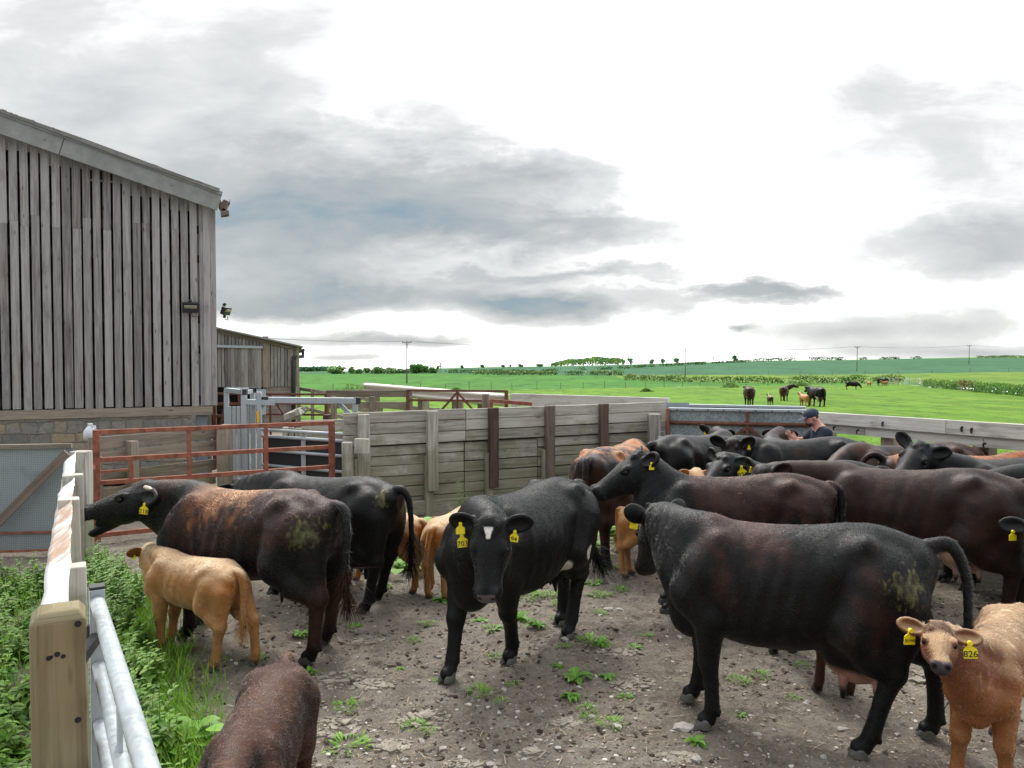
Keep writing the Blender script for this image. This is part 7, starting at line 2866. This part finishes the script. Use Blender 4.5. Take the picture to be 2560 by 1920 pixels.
for (px, d, h, w, lab, tint) in ((1094, 560, 6.0, 5.0, 'small round tree beside the bare grey one', (.9, 1.1, 1.0)), (1155, 600, 5.5, 5.0, 'single small round tree on the flat skyline', (.9, 1.1, 1.0)), (1206, 620, 4.6, 7.0, 'small bush on the flat skyline', (.8, 1.0, 1.1)),
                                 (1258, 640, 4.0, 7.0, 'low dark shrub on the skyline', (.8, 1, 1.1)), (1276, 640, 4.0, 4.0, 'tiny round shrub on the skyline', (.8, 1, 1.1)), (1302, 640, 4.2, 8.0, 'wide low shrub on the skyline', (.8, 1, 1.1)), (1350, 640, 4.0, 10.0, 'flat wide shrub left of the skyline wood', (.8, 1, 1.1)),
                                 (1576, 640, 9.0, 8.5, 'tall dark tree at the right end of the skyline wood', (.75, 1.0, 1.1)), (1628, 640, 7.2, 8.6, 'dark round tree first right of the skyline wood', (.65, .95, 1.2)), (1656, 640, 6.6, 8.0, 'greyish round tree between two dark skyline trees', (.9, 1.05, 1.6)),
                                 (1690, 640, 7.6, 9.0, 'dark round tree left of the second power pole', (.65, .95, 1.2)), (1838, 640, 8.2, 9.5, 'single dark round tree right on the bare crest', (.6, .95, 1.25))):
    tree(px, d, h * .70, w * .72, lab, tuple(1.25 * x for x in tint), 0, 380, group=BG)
tree(1784, 640, 7.4, 6.6, 'pale bare tree on the crest between pole and round tree', (3.2, 2.1, 5.5), 0, 200, True, BG, 'bare_tree')
# skyline wood and distant woods
rng = np.random.default_rng(31)
n_ = 3600
px_ = rng.uniform(1378, 1562, n_)
hh = np.interp(px_, [1378, 1400, 1440, 1500, 1545, 1562], [2.0, 5.0, 6.5, 7.6, 6.8, 4.0]) * (.8 + .35 * np.abs(fbm(np.stack([px_ * .06, px_ * 0, px_ * 0], 1), 1, 3, 2)))
d_ = rng.uniform(640, 700, n_)
Z_ = terr(px_, np.full(n_, 640.)) + rng.random(n_)**.6 * hh
cl = np.array([(1.15, 1.15, .9), (1.5, 1.35, .9), (.9, 1.05, 1.0)])[((px_ / 21).astype(int)) % 3] * rng.uniform(.7, 1.3, (n_, 1))
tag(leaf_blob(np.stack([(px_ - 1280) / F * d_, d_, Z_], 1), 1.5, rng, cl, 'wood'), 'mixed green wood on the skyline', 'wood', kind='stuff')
n_ = 2600
px_ = rng.uniform(600, 840, n_)
d_ = rng.uniform(1000, 1050, n_)
Z_ = terr(px_, d_) + rng.random(n_)**.7 * 6.0
tag(leaf_blob(np.stack([(px_ - 1280) / F * d_, d_, Z_], 1), 4.0, rng, np.array([.55, .85, 1.6]) * rng.uniform(.7, 1.2, (n_, 1)), 'wood'), 'dark haze-blue distant wood beyond the bright crop', 'wood', kind='stuff')  # blue of distance haze put into the leaf tint

HG = 'hedges between the fields'


def hedge(label, pts, h, w, sz, dens, tint=(1, 1, 1), bloom=.0, top=None, seed=1, gaps=0):
    rng = np.random.default_rng(seed)
    Q = pix_line(pts, 1.0)
    Q = np.array([q[:] for q in Q])
    n = int(dens * len(Q))
    i = rng.integers(0, len(Q) - 1, n)
    f = rng.random(n)[:, None]
    P = Q[i] * (1 - f) + Q[i + 1] * f
    hv = h * (.85 + .3 * fbm(P * np.array([1, 1, 0]), .35, 2, seed))
    z = rng.random(n)**.75
    P = P + np.stack([rng.normal(0, w * .3, n), rng.normal(0, w * .3, n), z * hv], 1)
    cl = np.tile(np.array(tint), (n, 1)) * rng.uniform(.65, 1.3, (n, 1))
    if top is not None:
        k = z > .78
        cl[k] = np.array(top) * rng.uniform(.75, 1.25, (k.sum(), 1))
    if bloom:
        b = (rng.random(n) < bloom) & (fbm(P * np.array([1, 1, 0]), .18, 2, seed + 3) > .05)
        cl[b] = np.array([6.0, 3.2, 8.0]) * rng.uniform(.7, 1.2, (b.sum(), 1))
    o = leaf_blob(P, sz, rng, cl, 'hedge')
    tag(o, label, 'hedge', HG)
    return o


olive = (1.9, 1.25, .9)
hedge('low continuous hedge linking the trees of the far row', [(925, 391), (1092, 386)], 2.2, 3.0, .8, 40, (1.3, 1.25, 1.2), .06, None, 60)
hedge('long hawthorn hedge with white blossom and olive top in mid field', [(1560, 212), (1700, 186), (1960, 168)], 1.6, 1.6, .42, 46, (.95, .95, .9), .13, olive, 1)
hedge('second hawthorn hedge running towards the far hurdle', [(1975, 170), (2080, 168), (2164, 166)], 1.9, 1.7, .42, 62, (.95, .95, .9), .14, (1.7, 1.3, .9), 2)
hedge('short hedge stretch behind the far standing cow', [(2176, 170), (2262, 168)], 1.8, 1.5, .42, 60, (1.15, 1.05, 1.0), .12, olive, 3)
hedge('near green hedge behind the two-rail fence, left of the gap', [(2312, 136), (2345, 126), (2400, 112), (2412, 109)], 1.35, 1.3, .26, 120, (1.25, 1.2, 1.0), .03, (1.6, 1.4, .8), 4)
hedge('near green hedge running out at the right edge, right of the gap', [(2432, 103), (2500, 92), (2600, 80), (2700, 70)], 1.4, 1.4, .24, 150, (1.2, 1.25, 1.0), .02, (1.5, 1.4, .8), 5)
hedge('dark hedge line at the left end of the blue green field', [(1118, 390), (1345, 350)], 2.0, 2.5, .8, 18, (.8, .9, .9), .0, None, 6)
hedge('dark clipped hedge at the edge of the bright crop', [(1174, 330), (1395, 300)], 2.0, 2.0, .7, 22, (1.0, 1.0, .8), .05, olive, 7)
hedge('hedge remnant right of the dark clipped hedge', [(1415, 300), (1460, 295)], 1.9, 2, .7, 22, (1, 1, .8), .1, None, 8)
hedge('hedge remnant in front of the second power pole', [(1472, 290), (1556, 275)], 2.0, 2, .7, 24, (1, 1, .8), .1, olive, 9)
for i, (a, b, d0, d1, hh) in enumerate(((1358, 1396, 400, 398, 1.8), (1450, 1462, 420, 420, 1.8), (1498, 1532, 430, 432, 1.9), (1548, 1575, 440, 442, 1.6), (1580, 1615, 455, 460, 2.0), (1618, 1640, 470, 470, 1.6), (1650, 1682, 480, 485, 1.8),
                                        (1690, 1765, 495, 520, 2.2), (1778, 1808, 535, 540, 2.0), (1816, 1872, 555, 575, 2.2), (1878, 1986, 590, 600, 3.0))):
    hedge('dark hedge clump crossing the slope, %s' % ('shortest near the skyline wood', 'single round bush on the slope', 'left of the second power pole', 'small one below the skyline wood', 'below the tall dark tree', 'tiny one below the round trees', 'just left of the second pole',
                                                       'right of the second power pole', 'below the pale bare tree', 'below the round crest tree', 'longest on the crest')[i], [(a, d0), (b, d1)], hh, 3, 1.0, 12, (.75, .9, .9), 0, None, 20 + i)
for i, (a, b, hh, lab) in enumerate(((2024, 2068, 3.2, 'dark hedge clump on the crest left of the third pole'), (2070, 2108, 2.8, 'dark hedge clump just left of the third power pole'), (2148, 2166, 2.4, 'small crest bush right of the third power pole'), (2200, 2224, 2.0, 'first small crest bush towards the last pole'),
                                     (2226, 2246, 2.0, 'second small crest bush towards the last pole'), (2278, 2300, 2.0, 'third small crest bush towards the last pole'), (2440, 2560, 2.0, 'low hedge line at the right end of the crest'))):
    hedge(lab, [(a, float(D3(a)) - 4), (b, float(D3(b)) - 4)], hh, 3, 1.0, 12, (.7, .85, .85), 0, None, 40 + i)
for i, (px, d, r_, lab) in enumerate(((1826, 138, 1.5, 'low dark green bush in front of the long hedge'), (2005, 150, 1.3, 'low green bush beside the hawthorn hedge'), (1616, 108, .8, 'tuft of coarse weeds by the wire fence posts'), (880, 84, 2.2, 'low yellow green scrub by the fence near the far barn'), (1140, 105, 1.0, 'clump of coarse weeds at the wire fence'))):
    p = ground_at(px, d)
    rng = np.random.default_rng(500 + i)
    dd_ = rng.normal(0, 1, (420, 3))
    P = np.array(p[:]) + dd_ * np.array([r_ * .5, r_ * .3, 0]) + np.stack([np.zeros(420), np.zeros(420), rng.random(420) * r_ * .6 * np.exp(-.3 * dd_[:, 0]**2)], 1)
    tag(leaf_blob(P, .22, rng, np.array([1.4, 1.25, .9]) * rng.uniform(.6, 1.2, (420, 1)), 'bush'), lab, 'bush')
p0, p1 = ground_at(2206, 150), ground_at(2246, 150)
hu = thing('timber_hurdle', 'grey timber hurdle beside the far standing cow', 'hurdle', p0)
for z in (.25, .55, .85, 1.15):
    m = MB(); m.beam(p0 + Vector((0, 0, z)), p1 + Vector((0, 0, z)), .05, .14); m.build('rail', M['rail'], hu)
for s_ in (0, .33, .66, 1):
    q = p0.lerp(p1, s_); m = MB(); m.beam(q + Vector((0, -.06, -.1)), q + Vector((0, -.06, 1.35)), .14, .1, up=(1, 0, 0)); m.build('post', M['rail'], hu)
p0, p1 = ground_at(2257, 148), ground_at(2290, 147)
hu = thing('field_gate', 'pale metal gate next to the far timber hurdle', 'gate', p0)
for z in (.2, .42, .64, .88, 1.12):
    m = MB(); m.tube([p0 + Vector((0, 0, z)), p1 + Vector((0, 0, z))], .035, 6); m.build('rail', M['galv'], hu)
for s_ in (0, .5, 1):
    q = p0.lerp(p1, s_); m = MB(); m.beam(q + Vector((0, 0, 0)), q + Vector((0, 0, 1.2)), .07, .07, up=(1, 0, 0)); m.build('upright', M['galv'], hu)
p0, p1 = ground_at(2296, 146), ground_at(2312, 138)
hu = thing('broken_rails', 'leaning broken rails between far gate and near hedge', 'fence', p0)
for z0, z1 in ((.3, .2), (.7, .5), (1.2, .6)):
    m = MB(); m.beam(p0 + Vector((0, 0, z0)), p1 + Vector((0, 0, z1)), .06, .15); m.build('rail', M['rail'], hu)
m = MB(); m.beam(p0 + Vector((0, 0, -.1)), p0 + Vector((0, 0, 1.4)), .18, .18, up=(1, 0, 0)); m.build('post', M['rail'], hu)
p0, p1 = ground_at(2404, 108), ground_at(2438, 101)
hu = thing('brushwood_gap', 'brown brushwood barrier closing the gap in the near hedge', 'fence', p0)
for s_ in (0, .55, 1):
    q = p0.lerp(p1, s_); m = MB(); m.beam(q, q + Vector((.05, 0, 1.25)), .13, .13, up=(1, 0, 0)); m.build('post', M['rail'], hu)
rng = np.random.default_rng(61)
P = np.array(p0[:]) + rng.random((500, 1)) * (np.array(p1[:]) - np.array(p0[:])) + rng.normal(0, .2, (500, 3)) + np.array([0, 0, 1.0])
leaf_blob(P - np.array(p0[:]), .3, rng, np.array([2.4, .95, 1.0]) * rng.uniform(.5, 1.0, (500, 1)), 'brushwood', hu)

# ------------------------------------------------------------------ the person by the metal gate
Yp = 11.75
hc = W(2028, 1044, Yp)                                    # centre of the head
gx = hc.x
per = thing('person', 'person in a navy t-shirt and cap bending to the cattle by the metal gate', 'person', (gx + .16, Yp, 0))
HB = np.array([hc.x, hc.y, hc.z])
fw = np.array([-.93, -.10, -.30])                          # looking left and down
fw /= np.linalg.norm(fw)
Hf = frame_from(fw, (-.25, 0, 1))
Pz = hc.z
# joints: bent forward at the hip, reaching to the left
hip = np.array([gx + .34, Yp + .05, Pz - .66])
chest = np.array([gx + .17, Yp + .02, Pz - .32])
neck_ = np.array([gx + .10, Yp + .01, Pz - .13])
g = SDF((gx - .75, Yp - .40, -.02), (gx + .75, Yp + .45, Pz + .25), .009)
hp_ = lambda x, y, z: HB + Hf @ np.array([x, y, z])
g.ell(hp_(-.01, 0, .03), (.105, .078, .095), .02, Hf)
g.ell(hp_(.035, 0, -.045), (.065, .058, .075), .03, Hf)
g.ell(hp_(.075, 0, -.095), (.028, .03, .025), .02, Hf)
g.cone(hp_(.088, 0, .015), hp_(.112, 0, -.028), .011, .015, .012)
g.ell(hp_(.095, 0, -.062), (.014, .026, .008), .01, Hf)
for s_ in (-1, 1):
    g.ell(hp_(-.012, s_ * .080, -.02), (.024, .010, .034), .008, Hf)
    g.ell(hp_(.088, s_ * .032, .012), (.012, .016, .009), .008, Hf, sub=True)
g.cone(hp_(-.04, 0, -.05), neck_ + np.array([.03, 0, -.03]), .062, .068, .03)
g.chain([neck_ + np.array([.03, 0, -.08]), chest, hip], [.09, .135, .13], .08)
SH = {}
for s_ in (-1, 1):
    sh = neck_ + np.array([.05, s_ * .185, -.10])
    el_ = np.array([gx - .0, Yp + s_ * .24, Pz - .43])
    wr = np.array([gx - .26, Yp + s_ * .10 - .02, Pz - .345])
    if s_ > 0:
        el_ = np.array([gx + .0, Yp + .30, Pz - .38])
        wr = np.array([gx - .24, Yp + .16, Pz - .34])
    g.cone(neck_ + np.array([.05, s_ * .05, -.07]), sh, .075, .078, .06)
    g.chain([sh, el_, wr], [.066, .048, .031], .03)
    d_ = (wr - el_) / np.linalg.norm(wr - el_)
    dH = (d_ * .55 + np.array([-.1, 0, .75]))
    dH /= np.linalg.norm(dH)
    Hh = frame_from(dH, (-.2, -s_ * .9, .2))
    q = lambda x, y, z: wr + Hh @ np.array([x, y, z])
    g.ell(q(.05, 0, 0), (.050, .040, .016), .015, Hh)
    for k, (yy_, ln) in enumerate(((-.030, .062), (-.010, .075), (.011, .070), (.030, .052))):
        a0 = q(.085, yy_, 0)
        a1 = q(.085 + ln * .5, yy_ * 1.15, .006)
        a2 = q(.085 + ln, yy_ * 1.2, -.012)
        g.chain([a0, a1, a2], [.0105, .0095, .008], .005)
    g.chain([q(.02, -.035 * 1, 0), q(.055, -.062, .012), q(.085, -.068, .02)], [.013, .011, .009], .008)
    hl_ = hip + np.array([0, s_ * .09, -.02])
    kn = np.array([gx + .22, Yp + .05 + s_ * .11, .50])
    an_ = np.array([gx + .26, Yp + .05 + s_ * .12, .09])
    g.chain([hl_, kn, an_], [.095, .062, .045], .04)
    g.cone(an_ + np.array([.02, 0, -.04]), an_ + np.array([-.17, 0, -.05]), .045, .036, .03)
    SH[s_] = (sh, el_, wr, hl_, kn, an_)
P, Q = g.mesh(1)
o = mesh_np('body', P - np.array(per.location[:]), Q, M['skin'], per)
# clothes as slightly larger shells
g = SDF((gx - .5, Yp - .45, .2), (gx + .75, Yp + .5, Pz + .1), .010)
g.chain([neck_ + np.array([.035, 0, -.075]), chest, hip + np.array([0, 0, .06])], [.095, .150, .150], .08)
for s_ in (-1, 1):
    sh, el_, wr = SH[s_][:3]
    g.cone(neck_ + np.array([.055, s_ * .05, -.075]), sh, .082, .092, .06)
    g.cone(sh, sh + (el_ - sh) * .72, .088, .078, .04)
P, Q = g.mesh(2)
P = P + vnormals(P, Q)[0] * (fbm(P, 9, 3, 4) * .012)[:, None]
mesh_np('t_shirt', P - np.array(per.location[:]), Q, M['navy'], per)
g = SDF((gx - .2, Yp - .35, .02), (gx + .75, Yp + .45, Pz - .3), .014)
g.cone(hip + np.array([0, -.06, 0]), hip + np.array([0, .06, 0]), .135, .135, .04)
for s_ in (-1, 1):
    sh, el_, wr, hl_, kn, an_ = SH[s_]
    g.chain([hl_, kn, an_], [.112, .08, .068], .04)
P, Q = g.mesh(2)
mesh_np('trousers', P - np.array(per.location[:]), Q, M['denim'], per)
for s_ in (-1, 1):
    an_ = SH[s_][5]
    g = SDF(an_ - np.array([.35, .15, .12]), an_ + np.array([.15, .15, .2]), .009)
    g.cone(an_ + np.array([.02, 0, .02]), an_ + np.array([.02, 0, -.04]), .06, .058, .03)
    g.cone(an_ + np.array([.02, 0, -.045]), an_ + np.array([-.18, 0, -.05]), .056, .046, .04)
    P, Q = g.mesh(1)
    P[:, 2] = np.maximum(P[:, 2], .005)
    mesh_np('boot', P - np.array(per.location[:]), Q, M['black'], per)
g = SDF(HB - .25, HB + .25, .006)
g.ell(hp_(-.015, 0, .055), (.118, .092, .085), .01, Hf)
g.ell(hp_(-.01, 0, -.045), (.2, .2, .062), .004, Hf, sub=True)
g.ell(hp_(.135, 0, .028), (.085, .078, .0085), .012, frame_from(Hf @ np.array([1, 0, -.22]), Hf[:, 2]))
P, Q = g.mesh(1)
cap = mesh_np('cap', P - np.array(per.location[:]), Q, M['capnavy'], per)
g = SDF(HB - .2, HB + .2, .006)
g.ell(hp_(-.035, 0, -.005), (.078, .0815, .040), .01, Hf)
g.ell(hp_(.055, 0, -.085), (.052, .060, .034), .01, Hf)
g.ell(hp_(.102, 0, -.06), (.014, .034, .012), .008, Hf)
P, Q = g.mesh(1)
mesh_np('hair', P - np.array(per.location[:]), Q, M['beard'], per)
m = MB(Vector(per.location))
q = hp_(.088, -.028, .085)
m.beam(Vector(q), Vector(q + Hf @ np.array([.012, .012, .03])), .03, .006, up=tuple(Hf @ np.array([1, 0, .5])))
m.build('cap_badge', M['white'], per)
